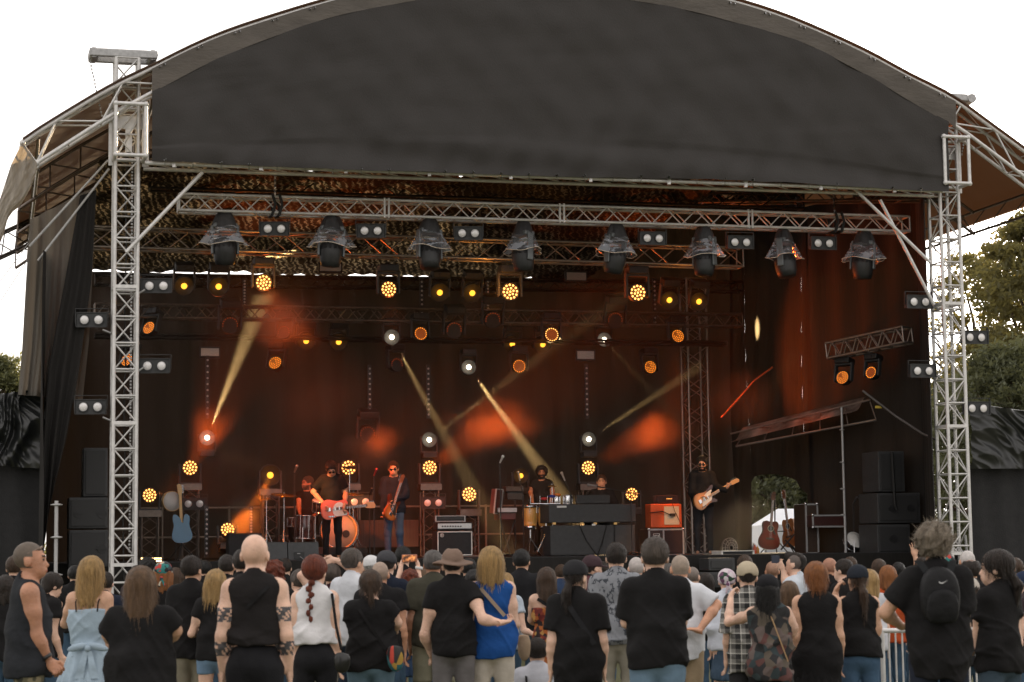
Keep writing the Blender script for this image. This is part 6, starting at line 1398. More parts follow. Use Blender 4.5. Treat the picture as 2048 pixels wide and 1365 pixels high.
    # lower garment
    def fp(p):
        P_ = p / f32(H); tz = P_[:, 2]
        r = ell(P_, (0, -.006, .525), (.092 * w * (1.0 if fem else 1) + .005, .070 * (.7 + .3 * b) + .005, .075))
        r = smin(r, ell(P_, (0, .003, .57), (.082 * w + .004, .060 * b + .004, .07)), .03)
        if pk in ('skirt', 'dress'):
            L0 = .30 if pk == 'skirt' else .415; hw = .115 * w if pk == 'skirt' else .155
            tt = np.clip((.60 - tz) / (.60 - L0), 0, 1); ang = np.arctan2(P_[:, 1], P_[:, 0]); rad = np.sqrt(P_[:, 0] ** 2 + (P_[:, 1] * 1.25) ** 2)
            r2 = rad - (.078 * w + (hw - .078 * w) * tt ** .8 + .008 * tt * np.sin(ang * 17)); r2 = smax(r2 * .8, L0 - tz, .004); r2 = smax(r2, tz - .60, .004); r = smin(r, r2, .02); r = smax(r, L0 - tz, .003)
        else:
            lw = 1.16 if pk != 'slim' else 1.04
            for hp_, kn, an in hips:
                e = an if pk != 'shorts' and pk != 'hot' else kn
                l1 = cap(P_, hp_, kn, .050 * w * 1.03 + .004, .033 * lw + (.012 if pk == 'shorts' else .004))
                if pk in ('long', 'slim', 'wide'): l1 = smin(l1, cap(P_, kn, an, .033 * lw + .004, .024 * lw + (.02 if pk == 'wide' else .005)), .02)
                r = smin(r, l1, .022)
            if pk == 'shorts': r = smax(r, .30 - tz, .004)
            if pk == 'hot': r = smax(r, .425 - tz, .004)
        r = smax(r, tz - (.60 if pk not in ('dress',) else .62), .003)
        return r * H + folds(p, seed + 5, .0028, 22)
    lo3 = np.array([-.18 * w, -.16, .02]) * H; hi3 = np.array([.18 * w, .16 if not seated else .34, .64]) * H
    tomesh({'skirt': 'skirt', 'dress': 'dress', 'shorts': 'shorts', 'hot': 'denim_shorts'}.get(pk, 'trousers'), [snet(fp, lo3, hi3, h * 1.15)], [cm(pants)], t_)
    # hair
    if hair and hair != 'none':
        def fh(p):
            q = HL(p / f32(H)); g_ = (.006 if hair in ('short', 'mohawk') else .011 if hair not in ('curly', 'afro') else .022) if not hat else .001
            r = ell(q, (0, -.009, .951), (.0455 + g_, .056 + g_, .0525 + g_ * .7))
            fc = ell(q, (0, .062, .915), (.044, .052, .055)); sl = .905 if hair in ('short', 'mohawk', 'balding') else .895
            if hair in ('short', 'balding', 'mohawk', 'grown'):
                r = smax(r, (sl + .35 * np.maximum(q[:, 1] + .01, 0)) - q[:, 2] , .006)
            if hair == 'grown': r = smin(r, ell(q, (0, -.035, .90), (.040, .030, .035)), .02)
            if hair == 'balding': r = smax(r, -ell(q, (0, .0, .999), (.040, .055, .034)), .008)
            if hair == 'mohawk': r = smin(smax(r, np.abs(q[:, 0]) - .022, .004), cap(q, (0, .045, .99), (0, -.05, .965), .024), .01)
            if hair in ('long', 'bob', 'midlong'):
                zl = hlen; c = (zl + .95) / 2; r = smin(r, ell(q, (0, -.034, c), (.054 * (1.08 if hair == 'bob' else 1.0), .034, (.97 - zl) / 2 + .012)), .02)
                wn = .050 * (1.1 if hair == 'bob' else .98); lk = np.sin(q[:, 0] * 150 + seed) * .5 + np.sin(q[:, 0] * 330 + 2 * np.sin(q[:, 2] * 40)) * .5
                bx_ = np.maximum(np.abs(q[:, 0] + .004 * np.sin(q[:, 2] * 45 + seed)) - wn * (1 - .42 * np.clip((.90 - q[:, 2]) / (.90 - zl), 0, 1) * (hair != 'bob')), np.abs(q[:, 1] + .046 + .1 * np.minimum(0, q[:, 2] - .9) * -1 * .3) - .019 + .10 * q[:, 0] ** 2 * 30)
                bx_ = smax(bx_, zl + .018 * lk + 9 * q[:, 0] ** 2 - q[:, 2], .008); bx_ = smax(bx_, q[:, 2] - .95, .02); r = smin(r, bx_ + .0018 * lk, .018)
                for s_ in (-1, 1): r = smin(r, cap(q, (s_ * .045, -.01, .93), (s_ * .048, -.012, max(zl + .02, .80)), .017, .012), .015)
            if hair in ('ponytail', 'lowpony'):
                z0 = .955 if hair == 'ponytail' else .905; r = smax(r, .89 - q[:, 2], .006)
                r = smin(r, su([cap(q, (0, -.058, z0), (0, -.082, z0 - .04), .016, .02), cap(q, (0, -.082, z0 - .04), (.006, -.070, hlen), .02, .008)], .01), .012)
            if hair == 'braid':
                r = smax(r, .885 - q[:, 2], .006)
                n_ = 7
                for i in range(n_):
                    z = .885 - i * (.885 - hlen) / n_; r = smin(r, ell(q, (.006 * (-1) ** i, -.058 - .002 * i, z), (.017 - .0012 * i, .014, .014)), .008)
            if hair == 'bun': r = smax(r, .90 - q[:, 2], .006); r = smin(r, ell(q, (0, -.068, .955), (.026, .02, .026)), .008)
            if hair == 'clip': r = smax(r, .89 - q[:, 2], .006); r = smin(r, cap(q, (0, -.064, .95), (.004, -.066, .90), .02, .012), .01); r = smin(r, cap(q, (.004, -.066, .89), (.018, -.05, .83), .012, .006), .008)
            if hair in ('curly', 'afro', 'curlylong'):
                rs = np.random.RandomState(seed); nz0 = 0
                for i in range(7):
                    d_ = rs.normal(size=3); d_ /= np.linalg.norm(d_); nz0 = nz0 + np.sin(q @ (d_ * (110 + 30 * i)).astype(f32) + 2.2 * np.sin(q @ (np.roll(d_, 1) * 80).astype(f32) + i))
                if hair == 'curlylong': r = smin(r, ell(q, (0, -.03, .90), (.062, .045, .07)), .02)
                r = smax(r, .892 - q[:, 2], .01) if hair != 'curlylong' else r
                r = r + .0022 * nz0
            r = smax(r, -fc, .006)
            an = np.arctan2(q[:, 0], q[:, 1] + .02)
            r = r + .0016 * np.sin(an * 31 + 4 * np.sin(q[:, 2] * 30 + seed)) + .0009 * np.sin(an * 67 + q[:, 2] * 55)
            return r * H * hs
        ext = .075 if hair not in ('curly', 'afro', 'curlylong') else .09
        hl = hlo - np.array((.02, .05, 0)) * H; hh_ = hhi + np.array((.02, .02, .02)) * H
        if hair in ('long', 'bob', 'midlong', 'ponytail', 'lowpony', 'braid', 'clip', 'curlylong'): hl[2] = (hlen - .03) * H; hl[1] -= .03 * H
        hx = hf if hair in ('curly', 'afro') or D < 15 else hf * 1.0
        V, q = snet(fh, hl, hh_, hx); prt = [(V, q)]
        if D < 19 and len(V) > 50 and hair not in ('braid',) and not (hat and hair == 'short'):
            rs = np.random.RandomState(seed); n_ = 1500 if hair in ('curly', 'curlylong') else 900 if hair != 'short' else 700; ix = rs.randint(0, len(V), n_); p0 = V[ix]
            cn = (hC * H).astype(f32) + np.array((0, -.01, .07), f32); nr = p0 - cn; nr[:, 2] *= (.25 if hair in ('long', 'bob', 'midlong') else 1); nr /= np.linalg.norm(nr, axis=1)[:, None] + 1e-6
            if hair in ('curly', 'curlylong'): L = rs.uniform(.010, .030, n_)[:, None]; dv = nr * .8 + rs.normal(0, .6, (n_, 3)); 
            elif hair == 'short': L = rs.uniform(.006, .014, n_)[:, None]; dv = nr * .6 + rs.normal(0, .4, (n_, 3)) + np.array((0, 0, -.3))
            else: L = rs.uniform(.03, .09, n_)[:, None]; dv = nr * .16 + rs.normal(0, .09, (n_, 3)) + np.array((0, 0, -1.))
            sd2 = np.cross(dv, nr); sd2 /= np.linalg.norm(sd2, axis=1)[:, None] + 1e-6; wd2 = rs.uniform(.0008, .0022, n_)[:, None]
            mid = p0 + dv * L * .5 + nr * .003; end = p0 + dv * L + nr * .001
            VV = np.stack([p0 - sd2 * wd2, p0 + sd2 * wd2, mid + sd2 * wd2 * .9, mid - sd2 * wd2 * .9, end + sd2 * wd2 * .2, end - sd2 * wd2 * .2], 1).reshape(-1, 3); k0 = np.arange(n_) * 6
            prt.append((VV, np.concatenate([np.stack([k0, k0 + 1, k0 + 2, k0 + 3], 1), np.stack([k0 + 3, k0 + 2, k0 + 4, k0 + 5], 1)])))
        tomesh('hair', prt, [hairm(HC[hc])], t_)
    if beard and beard != 1:
        def fbd(p): q = HL(p / f32(H)); r = ell(q, (0, .032, .885), (.033, .038, .033)); return smax(r, q[:, 2] - .90, .004) * H
        tomesh('beard', [snet(fbd, hlo, hhi, hf)], [hairm(HC[beard])], t_)
    if hat:
        def fh2(p):
            q = HL(p / f32(H))
            if hat == 'hat':
                r = ell(q, (0, -.005, .965), (.052, .062, .055)); r = smax(r, .952 - q[:, 2], .004); r = smax(r, -ell(q, (0, .0, 1.022), (.020, .045, .012)), .01)
                ang = np.arctan2(q[:, 1], q[:, 0]); rad = np.sqrt(q[:, 0] ** 2 + (q[:, 1]) ** 2); zb = .952 - .09 * np.maximum(rad - .055, 0) * 3.2 + .006 * np.sin(ang * 2 + .5)
                br = np.maximum(np.abs(q[:, 2] - zb) - .0045, rad - .096 - .004 * np.sin(ang * 3)); r = smin(r, br, .008)
            elif hat in ('cap', 'capback'):
                r = ell(q, (0, -.006, .958), (.0545, .066, .055)); r = smax(r, (.942 if hat == 'cap' else .940) - q[:, 2], .003)
                sg = 1 if hat == 'cap' else -1
                if hat == 'capback': r = smax(r, -ell(q, (0, -.06, .938), (.022, .02, .016)), .003)
                rad = np.sqrt(q[:, 0] ** 2 + (q[:, 1] * sg - .055) ** 2 * .8); zb = .950 - .10 * np.maximum(sg * q[:, 1] - .04, 0) - 3.5 * q[:, 0] ** 2
                if hat == 'cap': r = smin(r, smax(np.maximum(np.abs(q[:, 2] - zb) - .0035, rad - .046), .03 - sg * q[:, 1], .003), .003)
            else:      # bandana or knitted cap
                r = ell(q, (0, -.008, .953), (.056, .067, .057)); r = smax(r, (.918 + .4 * np.maximum(q[:, 1], 0)) - q[:, 2], .004)
                if hat == 'bandana': r = smin(r, su([ell(q, (0, -.066, .915), (.012, .012, .012)), cap(q, (0, -.066, .915), (.018, -.072, .87), .007), cap(q, (0, -.066, .915), (-.012, -.072, .865), .007)], .006), .004)
            return r * H * hs + folds(p, seed, .0012, 40)
        m_ = .03 * H; tomesh({'hat': 'brimmed_hat', 'cap': 'cap', 'capback': 'cap', 'bandana': 'bandana', 'beanie': 'knitted_cap'}[hat], [snet(fh2, hlo - m_, hhi + m_ * 1.3, hf * .9)], [cm(hatc)], t_)
    if shades:
        zz, yy, tl_ = {'on': (.936, .066, 0), 'up': (.985, .045, .5)}[shades]
        M = Matrix.Translation(Vector(hC * H)) @ Matrix([list(map(float, r_)) for r_ in Rh]).to_4x4()
        mb = MB()
        for s_ in (-1, 1):
            c = Vector((s_ * .018, yy - .002, zz - .87)) * H; mb.ball((0, 0, 0), (.0155 * H, .004 * H, .0125 * H), 10, M=M @ Matrix.Translation(c) @ Matrix.Rotation(-tl_, 4, 'X'))
            mb.tube(M @ (Vector((s_ * .032, yy - .006, zz - .868)) * H), M @ (Vector((s_ * .048, -.005, (.94 if shades == 'on' else .965) - .87)) * H), .0022 * H, 5)
        mb.tube(M @ (Vector((-.006, yy + .001, zz - .868)) * H), M @ (Vector((.006, yy + .001, zz - .868)) * H), .002 * H, 4)
        mb.build('sunglasses', mat('dark_glasses', (.012, .01, .01) if shades == 'on' else (.25, .18, .14), .12, .2), t_, world=False)
    if strap:
        a, b2, wd, col = strap; pts = [LN(x) for x in (a, ((a[0] + b2[0]) / 2, min(a[1], b2[1]) - .005, (a[2] + b2[2]) / 2), b2)]
        mb = MB(); rows = []
        for i in range(13):
            f = i / 12; c = np.array(a) * (1 - f) + np.array(b2) * f; x_ = c[0]; z_ = c[2]; yv = -.085 * b - .004 + .11 * x_ * x_ * 4 + (.028 if z_ > .79 else 0) * (z_ - .79) / .03 
            dx, dz = b2[0] - a[0], b2[2] - a[2]; ln = math.hypot(dx, dz); nx_, nz2 = -dz / ln, dx / ln
            rows.append([tuple(float(v) * H for v in (x_ + nx_ * wd * s_, yv, z_ + nz2 * wd * s_)) for s_ in (-.5, .5)])
        mb.grid(rows); mb.grid([[(x, y + .006, z) for x, y, z in r_] for r_ in rows]); mb.build('shoulder_strap', cm(col), t_, world=False)
    return t_, base, H, Li
BAND = 'musicians of the band'
GRIPS = dict(lh='grip', rh='grip')
def vD(px, v): return Q(px, 1100, v).y
exec_people = []
pr_ = person
pr_(664, 922, vD(664, 5.0), 'guitarist in black short sleeves bending over the orange-red guitar', yaw=180, floor=FLOOR, H=1.74, hair='grown', hc='black', shirt=BLK, kind='tee', pants=(.012, .012, .013), pk='slim', skin='warm', hp=-42, hy=14, hr=8, lean=12, sleeve=.7,
    la=((626, 984, .02), (652, 1012, -.30)), ra=((692, 984, .0), (688, 1016, -.30)), group=BAND, shades='on', **GRIPS)
pr_(1404, 916, vD(1404, 4.5), 'guitarist with sunglasses and hair bun in black shirt holding the sunburst guitar', yaw=172, floor=FLOOR, hair='bun', hc='black', shirt=(.012, .012, .013), kind='long', pants=(.022, .022, .025), pk='slim', skin='warm', hp=-14, lean=2, beard=1,
    la=((1386, 985, -.02), (1399, 995, -.30), (1410, 992, -.32)), ra=((1428, 975, -.05), (1452, 980, -.3), (1458, 972, -.32)), group=BAND, shades='on', **GRIPS)
pr_(787, 926, vD(787, 5.5), 'bass player in a dark blue shirt, round sunglasses and blue jeans', yaw=170, floor=FLOOR - .06, hair='short', hc='dark', shirt=(.012, .018, .032), kind='long', pants=(.05, .085, .15), pk='slim', skin='warm', hp=-10, hy=10,
    la=((768, 985, .0), (766, 1022, -.2), (768, 1030, -.22)), ra=((809, 990, -.05), (785, 1002, -.28)), group=BAND, shades='on', **GRIPS)
pr_(615, 956, vD(615, 7.9), 'grey-bearded drummer in black seated behind the drum kit', yaw=165, H=1.78, floor=FLOOR, hair='short', hc='greybrown', shirt=(.014, .014, .016), kind='tee', pants=BLK, skin='tan', hy=-35, seated=True, beard=1,
    la=((597, 1012, -.1), (600, 1030, -.4)), ra=((636, 1012, -.1), (632, 1028, -.4)), group=BAND, **GRIPS)
pr_(1083, 933, vD(1083, 7.4), 'bearded percussion player in a black t-shirt behind the congas', yaw=180, floor=FLOOR + .05, hair='curly', hc='dark', shirt=(.016, .015, .015), kind='tee', pants=BLK, skin='tan', beard=1,
    la=((1061, 985, 0), (1066, 1008, -.3)), ra=((1106, 985, 0), (1100, 1006, -.3)), group=BAND, **GRIPS)
pr_(1203, 953, vD(1203, 6.7), 'singing keyboard player in black seated behind the dark electric piano', yaw=165, H=1.8, floor=FLOOR, hair='short', hc='brown', shirt=(.012, .012, .014), kind='long', pants=BLK, skin='mid', hy=10, seated=True,
    la=((1180, 1010, -.1), (1188, 1030, -.4)), ra=((1228, 1010, -.1), (1222, 1030, -.4)), group=BAND, **GRIPS)
# ------------------------------------------------------------------ front rows of the crowd
F = {}
F['tankman'] = pr_(60, 1093, 14.9, 'man in profile with a sleeveless dark top and sunglasses on his cropped head', yaw=-72, hair=None, stub=(.10, .075, .055), shirt='wtblk' if 0 else (.022, .024, .028), kind='tank', pants='camo', pk='long', skin='tan', w=1.05, b=1.2, hem=.475, hy=-10, shades='up', ra=((74, 1272, -.15), (98, 1322, -.10), (108, 1334, -.1)), la=((60, 1268, .25), (100, 1322, .05)), hs=1.1, lh='grip', rh='grip')
F['dress'] = pr_(181, 1122, 16.5, 'blonde woman in a pale denim mini dress tied with a bow at the back', hair='long', hlen=.785, hc='blond', shirt=(.33, .42, .50), kind='strap', pants=(.33, .42, .50), pk='dress', fem=True, skin='mid', hr=4, la=((130, 1248, .1), (150, 1230, .2)), hem=.55, shades=None, w=.98)
pr_(283, 1146, 13.5, 'stout woman with long light brown hair in a loose black t-shirt', hair='long', hlen=.79, hc='lbrown', shirt=BLK, kind='tee', pants=(.02, .02, .022), pk='long', fem=True, w=1.3, b=1.5, skin='mid', ra=((352, 1262, .05), (330, 1290, .25)), la=((216, 1270, .05), (235, 1290, .25)), sleeve=.7, shades='up', hs=1.1)
pr_(384, 1119, 18.5, 'dark-haired man in a black t-shirt and khaki shorts behind the stout woman', hair='short', hc='dark', shirt=BLK, kind='tee', pants=(.21, .19, .14), pk='shorts', skin='mid', hy=-20, sleeve=.6, hem=.47)
pr_(432, 1147, 18.2, 'blonde woman in a black t-shirt and short denim shorts', hair='bob', hlen=.82, hc='blond', shirt=BLK, kind='tee', pants=(.14, .22, .32), pk='hot', fem=True, la=((383, 1268, 0), (404, 1262, .25)), ra=((450, 1268, .1), (440, 1280, .2)), hem=.50)
F['bald'] = pr_(510, 1079, 14.1, 'tall bald tattooed man in a sheer black tank top seen from behind', hair=None, stub=None, shirt=(.016, .014, .014), kind='tank', pants=(.013, .013, .015), pk='long', skin='pale', tattoo=True, w=1.02, hs=1.1, wide=1.2, hem=.60, hy=-6, strap=((.06, 0, .82), (-.02, 0, .74), .012, BLK))
F['braid'] = pr_(630, 1120, 16.4, 'red-haired woman with a braid in a white sleeveless top and black trousers', hair='braid', hlen=.70, hc='red', shirt=(.62, .61, .62), kind='tank', pants=(.014, .014, .016), pk='long', fem=True, hs=1.08, hem=.60, hy=-15)
pr_(741, 1149, 16.8, 'woman with clipped-up brown hair in a wide black t-shirt and jeans', hair='clip', hlen=.8, hc='brown', shirt=BLK, kind='tee', pants=(.10, .16, .20), pk='long', fem=True, w=1.22, hem=.49, neckcol='wide', hs=1.08, strap=((-.06, 0, .82), (.085, 0, .60), .016, BLK), ra=((795, 1245, .05), (790, 1262, .25)), la=((708, 1262, .0), (716, 1290, .1)))
pr_(866, 1107, 19, 'grey-haired man in an olive shirt and khaki shorts beside the man with the hat', hair='short', hc='grey', shirt=(.055, .052, .038), kind='tee', pants=(.22, .21, .15), pk='shorts', skin='tan', w=1.1, b=1.15, hs=1.05, sleeve=.7)
F['hat'] = pr_(905, 1103, 17.3, 'man in a floppy brown hat and black t-shirt with his arm around the blonde woman', hat='hat', hatc=(.19, .13, .10), hair='short', hc='dark', shirt=BLK, kind='tee', pants=(.15, .14, .14), pk='long', hem=.495, hs=1.05, ra=((966, 1240, -.20), (1002, 1246, -.22), (1020, 1243, -.16)), la=((849, 1270, 0), (858, 1300, .1)), rh='grip')
pr_(982, 1104, 17.5, 'blonde woman in a bright blue top and cream trousers beside the hatted man', hair='bob', hlen=.835, hc='blond', shirt=(.015, .075, .27), kind='tank', pants=(.52, .47, .40), pk='wide', fem=True, hem=.475, hs=1.1, w=1.08, strap=((-.055, 0, .82), (.065, 0, .68), .018, (.35, .27, .2)), ra=((1030, 1250, 0), (1018, 1270, .2)))
pr_(1152, 1126, 15.8, 'person in a black cap and black t-shirt with a dark ponytail and a sling strap', hair='lowpony', hlen=.80, hc='dark', hat='cap', hatc=(.02, .02, .022), hy=-35, shirt=BLK, kind='tee', pants=BLK, pk='long', w=1.1, sleeve=.72, hem=.44, strap=((-.05, 0, .82), (.08, 0, .62), .025, (.02, .02, .022)))
pr_(1232, 1094, 18.6, 'man in a grey t-shirt with scattered dark print and beige trousers', hair='short', hc='dark', shirt='print', kind='tee', pants=(.28, .26, .21), pk='long', w=1.1, hs=1.08)
pr_(1309, 1088, 15, 'broad man with cropped grey hair, plain black t-shirt, light jeans, arms folded', hair='short', hc='greybrown', shirt=BLK, kind='tee', pants=(.13, .20, .27), pk='long', w=1.12, b=1.1, hs=1.13, la=((1254, 1245, .05), (1290, 1240, .28)), ra=((1362, 1245, .05), (1330, 1240, .28)), sleeve=.85, hem=.485)
pr_(1360, 1116, 17.8, 'bald-crowned man in a white t-shirt with a hand at the small of his back', hair=None, stub=(.28, .22, .17), shirt=(.62, .64, .68), kind='tee', pants=(.38, .29, .19), pk='long', w=1.12, b=1.15, skin='warm', hs=1.08, ra=((1434, 1210, -.05), (1398, 1262, -.24), (1380, 1258, -.26)), sleeve=.85, hem=.46)
pr_(1494, 1129, 17.2, 'person in a beige cap worn backwards and a black and white checked shirt', hat='capback', hatc=(.42, .36, .26), hair='short', hc='dark', shirt='plaid', kind='tee', pants=(.03, .03, .032), pk='long', hem=.44, hs=1.08, w=1.02, sleeve=.95)
pr_(1536, 1154, 16.2, 'woman with long black hair and black cap in a patchwork vest', hat='cap', hatc=(.015, .015, .017), hy=-25, hair='long', hlen=.80, hc='black', shirt='vest', kind='tank', pants=BLK, pk='long', fem=True, hem=.46, w=1.12, hs=1.08, la=((1457, 1245, .25), (1462, 1192, .45), (1468, 1178, .5)), ra=((1588, 1255, 0), (1575, 1290, .1)), lh='grip', strap=((.0, 0, .80), (.085, 0, .56), .006, (.40, .26, .14)))
pr_(1631, 1134, 16.6, 'woman with short orange-blond hair in a loose black sleeveless dress', hair='grown', hc='ginger', shirt=BLK, kind='tank', pants=BLK, pk='skirt', fem=True, hem=.40, w=1.15, b=1.2, hs=1.1, skin='mid')
pr_(1714, 1134, 17.0, 'woman in a navy cap with a long brown ponytail, black vest top and blue jeans', hat='cap', hatc=(.018, .022, .03), hair='lowpony', hlen=.76, hc='brown', shirt=BLK, kind='tank', pants=(.06, .11, .18), pk='slim', fem=True, hem=.535, hs=1.05, la=((1672, 1222, .1), (1672, 1182, .12), (1678, 1168, .1)), lh='grip', ra=((1756, 1255, 0), (1746, 1290, .05)), skin='mid', hy=12)
F['tall'] = pr_(1868, 1050, 14.3, 'tall curly grey-haired man in a black t-shirt carrying a small black backpack', hair='curly', hc='silver', shirt=BLK, kind='tee', pants=(.018, .022, .035), pk='long', w=1.06, hs=1.06, hem=.44, sleeve=.68, skin='mid', hy=-22, la=((1770, 1226, .05), (1800, 1250, .30)), ra=((1928, 1255, 0), (1912, 1300, .02), (1908, 1325, 0)), rh='grip')
pr_(1992, 1113, 15.0, 'smiling dark-haired woman in profile with a black t-shirt and jeans at the crowd edge', yaw=38, hair='lowpony', hlen=.78, hc='dark', shirt=BLK, kind='tee', pants=(.05, .075, .10), pk='long', fem=True, hem=.485, hs=1.12, w=1.08, hy=28, shades='up', la=((1948, 1290, 0), (1922, 1325, -.02), (1912, 1332, -.02)), lh='grip', ra=((2035, 1285, 0), (2030, 1330, .05)))
# ------------------------------------------------------------------ people further in
def q_(px, top, D, lab, **k): return pr_(px, top, D, lab, **k)
q_(12, 1158, 19.25, 'dark-haired woman in a black vest top at the very edge behind the man in profile', hair='midlong', hlen=.84, hc='dark', shirt=BLK, kind='tank', fem=True)
q_(30, 1118, 22.00, 'brown-haired man half hidden behind the man with sunglasses on his head', hair='short', hc='brown', shirt=BLK)
q_(98, 1152, 19.80, 'young man with tousled dark hair looking down in profile, in a black t-shirt', yaw=-50, hp=-22, hair='grown', hc='dark', shirt=BLK, skin='pale')
q_(211, 1150, 20.90, 'person in a navy t-shirt with dark hair beyond the blonde in the denim dress', hair='short', hc='dark', shirt=(.015, .02, .035))
q_(327, 1127, 20.90, 'woman with a bright patterned bandana over ginger hair', hat='bandana', hatc='bandana', hair='midlong', hlen=.83, hc='ginger', shirt=BLK, kind='tank', fem=True)
q_(297, 1119, 25.30, 'person with curly black hair in front of the lit floor floodlight', hair='curly', hc='black', shirt=BLK)
q_(352, 1142, 24.20, 'brown-haired woman beside the patterned bandana', hair='midlong', hlen=.84, hc='brown', shirt=BLK, fem=True)
q_(274, 1136, 26.40, 'small dark-haired person low beside the tower foot', hair='short', hc='dark', shirt=(.04, .03, .03))
q_(454, 1116, 22.00, 'man with short dark hair beyond the blonde in denim shorts', hair='short', hc='dark', shirt=BLK, skin='mid')
q_(486, 1106, 19.25, 'man in a black t-shirt almost hidden by the bald tattooed man', hair='short', hc='dark', shirt=BLK, w=1.1)
q_(548, 1129, 19.25, 'woman with wavy copper hair just past the bald tattooed man', hair='curlylong', hlen=.84, hc='red', shirt=BLK, fem=True)
q_(598, 1146, 20.90, 'woman with pinned grey-brown hair in profile beside the red braid', yaw=35, hair='bun', hc='greybrown', shirt=(.3, .25, .22), kind='tank', fem=True)
q_(664, 1134, 19.80, 'man in a maroon t-shirt with both hands clasped on top of his head', hair='short', hc='greybrown', shirt=(.04, .012, .018), kind='tee', la=((602, 1152, 0), (642, 1120, .02), (655, 1121, .03)), ra=((706, 1138, 0), (672, 1121, .0), (660, 1122, .0)), lh='up', rh='up', pants=(.3, .28, .24), pk='shorts', sleeve=.6)
q_(706, 1104, 19.03, 'dark grey-haired man in a white shirt turning his face to the side', yaw=-38, hair='short', hc='greybrown', shirt=(.58, .60, .64), kind='tee', skin='mid', w=1.1, pants=(.02, .03, .05))
q_(742, 1115, 22.55, 'person in a white cap between the white shirt and the grey cap', hat='cap', hatc=(.6, .6, .6), hair='short', hc='white', shirt=BLK)
q_(760, 1129, 18.70, 'bald man with a white beard in a black t-shirt behind the clipped hair', hair=None, stub=(.30, .22, .17), beard='white', shirt=BLK, w=1.15, b=1.2, skin='warm')
q_(773, 1107, 20.13, 'man in a dark grey cap worn backwards and a navy t-shirt', hat='capback', hatc=(.05, .05, .055), hair='short', hc='dark', shirt=(.012, .016, .028), hs=1.1)
F['phone'] = q_(806, 1099, 23.65, 'dark-haired man in a black t-shirt with white lettering across the back', hair='short', hc='black', shirt=BLK, w=1.0)
F['phoner'] = q_(820, 1146, 20.90, 'curly dark red-haired woman in a mint top holding up a phone with both hands', hair='curlylong', hlen=.84, hc='red', shirt=(.30, .52, .50), kind='tee', fem=True, pants=(.04, .07, .13), pk='skirt', la=((795, 1172, .0), (803, 1128, .12), (808, 1116, .14)), ra=((838, 1172, .0), (836, 1130, .12), (832, 1116, .14)), lh='grip', rh='grip', sleeve=.3)
q_(848, 1142, 22.55, 'woman with long light brown hair beside the olive shirt', hair='long', hlen=.80, hc='lbrown', shirt=BLK, fem=True)
q_(937, 1122, 23.10, 'dark-haired person between the brown hat and the blonde bob', hair='short', hc='black', shirt=BLK)
q_(948, 1146, 20.35, 'dark-haired woman with a red ribbon peeping beside the blue top', hair='bun', hc='black', shirt=BLK, fem=True)
q_(1043, 1105, 22.00, 'man in a black shirt with neat dark hair turned to the side', hair='short', hc='black', shirt=(.016, .016, .018), kind='long', w=1.15, skin='mid', hy=-12)
q_(1010, 1152, 20.90, 'fair-haired woman in a pale t-shirt behind the blonde woman shoulder', hair='midlong', hlen=.84, hc='blond', shirt=(.45, .52, .6), fem=True, ra=((1048, 1262, -.1), (1070, 1270, -.3), (1080, 1271, -.35)))
q_(1093, 1142, 19.80, 'brown-haired woman with sunglasses on her head and a red and gold strapless dress', hair='long', hlen=.80, hc='brown', shirt='batik', kind='strap', pants='batik', pk='skirt', fem=True, shades='up', strap=((-.06, 0, .82), (.03, 0, .76), .02, BLK), la=((1062, 1240, .1), (1075, 1250, .2)))
q_(1074, 1283, 18.15, 'dark-haired man in a white shirt with a black strap sitting on the ground', hair='short', hc='dark', shirt=(.5, .51, .56), seated=True, H=1.7, sleeve=.9, strap=((-.06, 0, .82), (-.05, 0, .62), .012, BLK), pants=(.3, .3, .3))
q_(1185, 1115, 20.90, 'man in profile with a dark red cap and glasses', hat='cap', hatc=(.05, .03, .035), yaw=-55, hair='short', hc='dark', shirt=(.10, .04, .05))
q_(1272, 1119, 20.90, 'white-haired man with cropped hair between the printed shirt and the broad man', hair=None, stub=(.42, .38, .36), shirt=BLK)
q_(1153, 1150, 24.20, 'dark head of a person hidden behind the black cap', hair='short', hc='black', shirt=BLK)
q_(1385, 1138, 22.00, 'man with shaved grey hair behind the bald-crowned man', hair=None, stub=(.16, .13, .11), shirt=BLK, hy=-18)
q_(1412, 1152, 22.55, 'woman with loose dark brown hair and a black top beside the shaved head', hair='long', hlen=.80, hc='dark', shirt=(.03, .03, .033), fem=True)
q_(1336, 1132, 24.20, 'grey-haired person glimpsed between the two cropped heads', hair='short', hc='grey', shirt=BLK)
q_(1453, 1141, 19.80, 'person in a pale floral bandana and a white shirt', hat='bandana', hatc='floral', hair='short', hc='black', shirt=(.55, .58, .65), kind='long', fem=True, pants=(.05, .08, .12), pk='skirt')
q_(1489, 1116, 23.10, 'man with short dark hair above the beige cap', hair='short', hc='brown', shirt=BLK)
q_(1544, 1127, 23.10, 'bald man in black below the raised phone', hair=None, stub=(.30, .17, .11), shirt=BLK, skin='warm')
F['mohawk'] = q_(1590, 1112, 22.00, 'man with dark mohawk and red-collared white shirt filming with a phone', yaw=55, hair='mohawk', hc='dark', stub=(.09, .07, .06), shirt=(.55, .60, .66), kind='tee', skin='pale', la=((1572, 1166, -.05), (1566, 1140, -.05), (1558, 1124, -.05)), lh='grip')
q_(1578, 1169, 18.70, 'child with smooth light brown hair between the long black hair and the orange hair', hair='bob', hlen=.86, hc='lbrown', shirt=(.4, .38, .36), fem=True)
q_(1660, 1120, 23.10, 'bald reddish-skinned man in black looking to the side', yaw=-45, hair=None, stub=(.33, .16, .10), shirt=BLK, skin='warm')
q_(1686, 1124, 21.45, 'dark-haired man with glasses in profile in front of the bald man', yaw=48, hair='short', hc='dark', shirt=BLK)
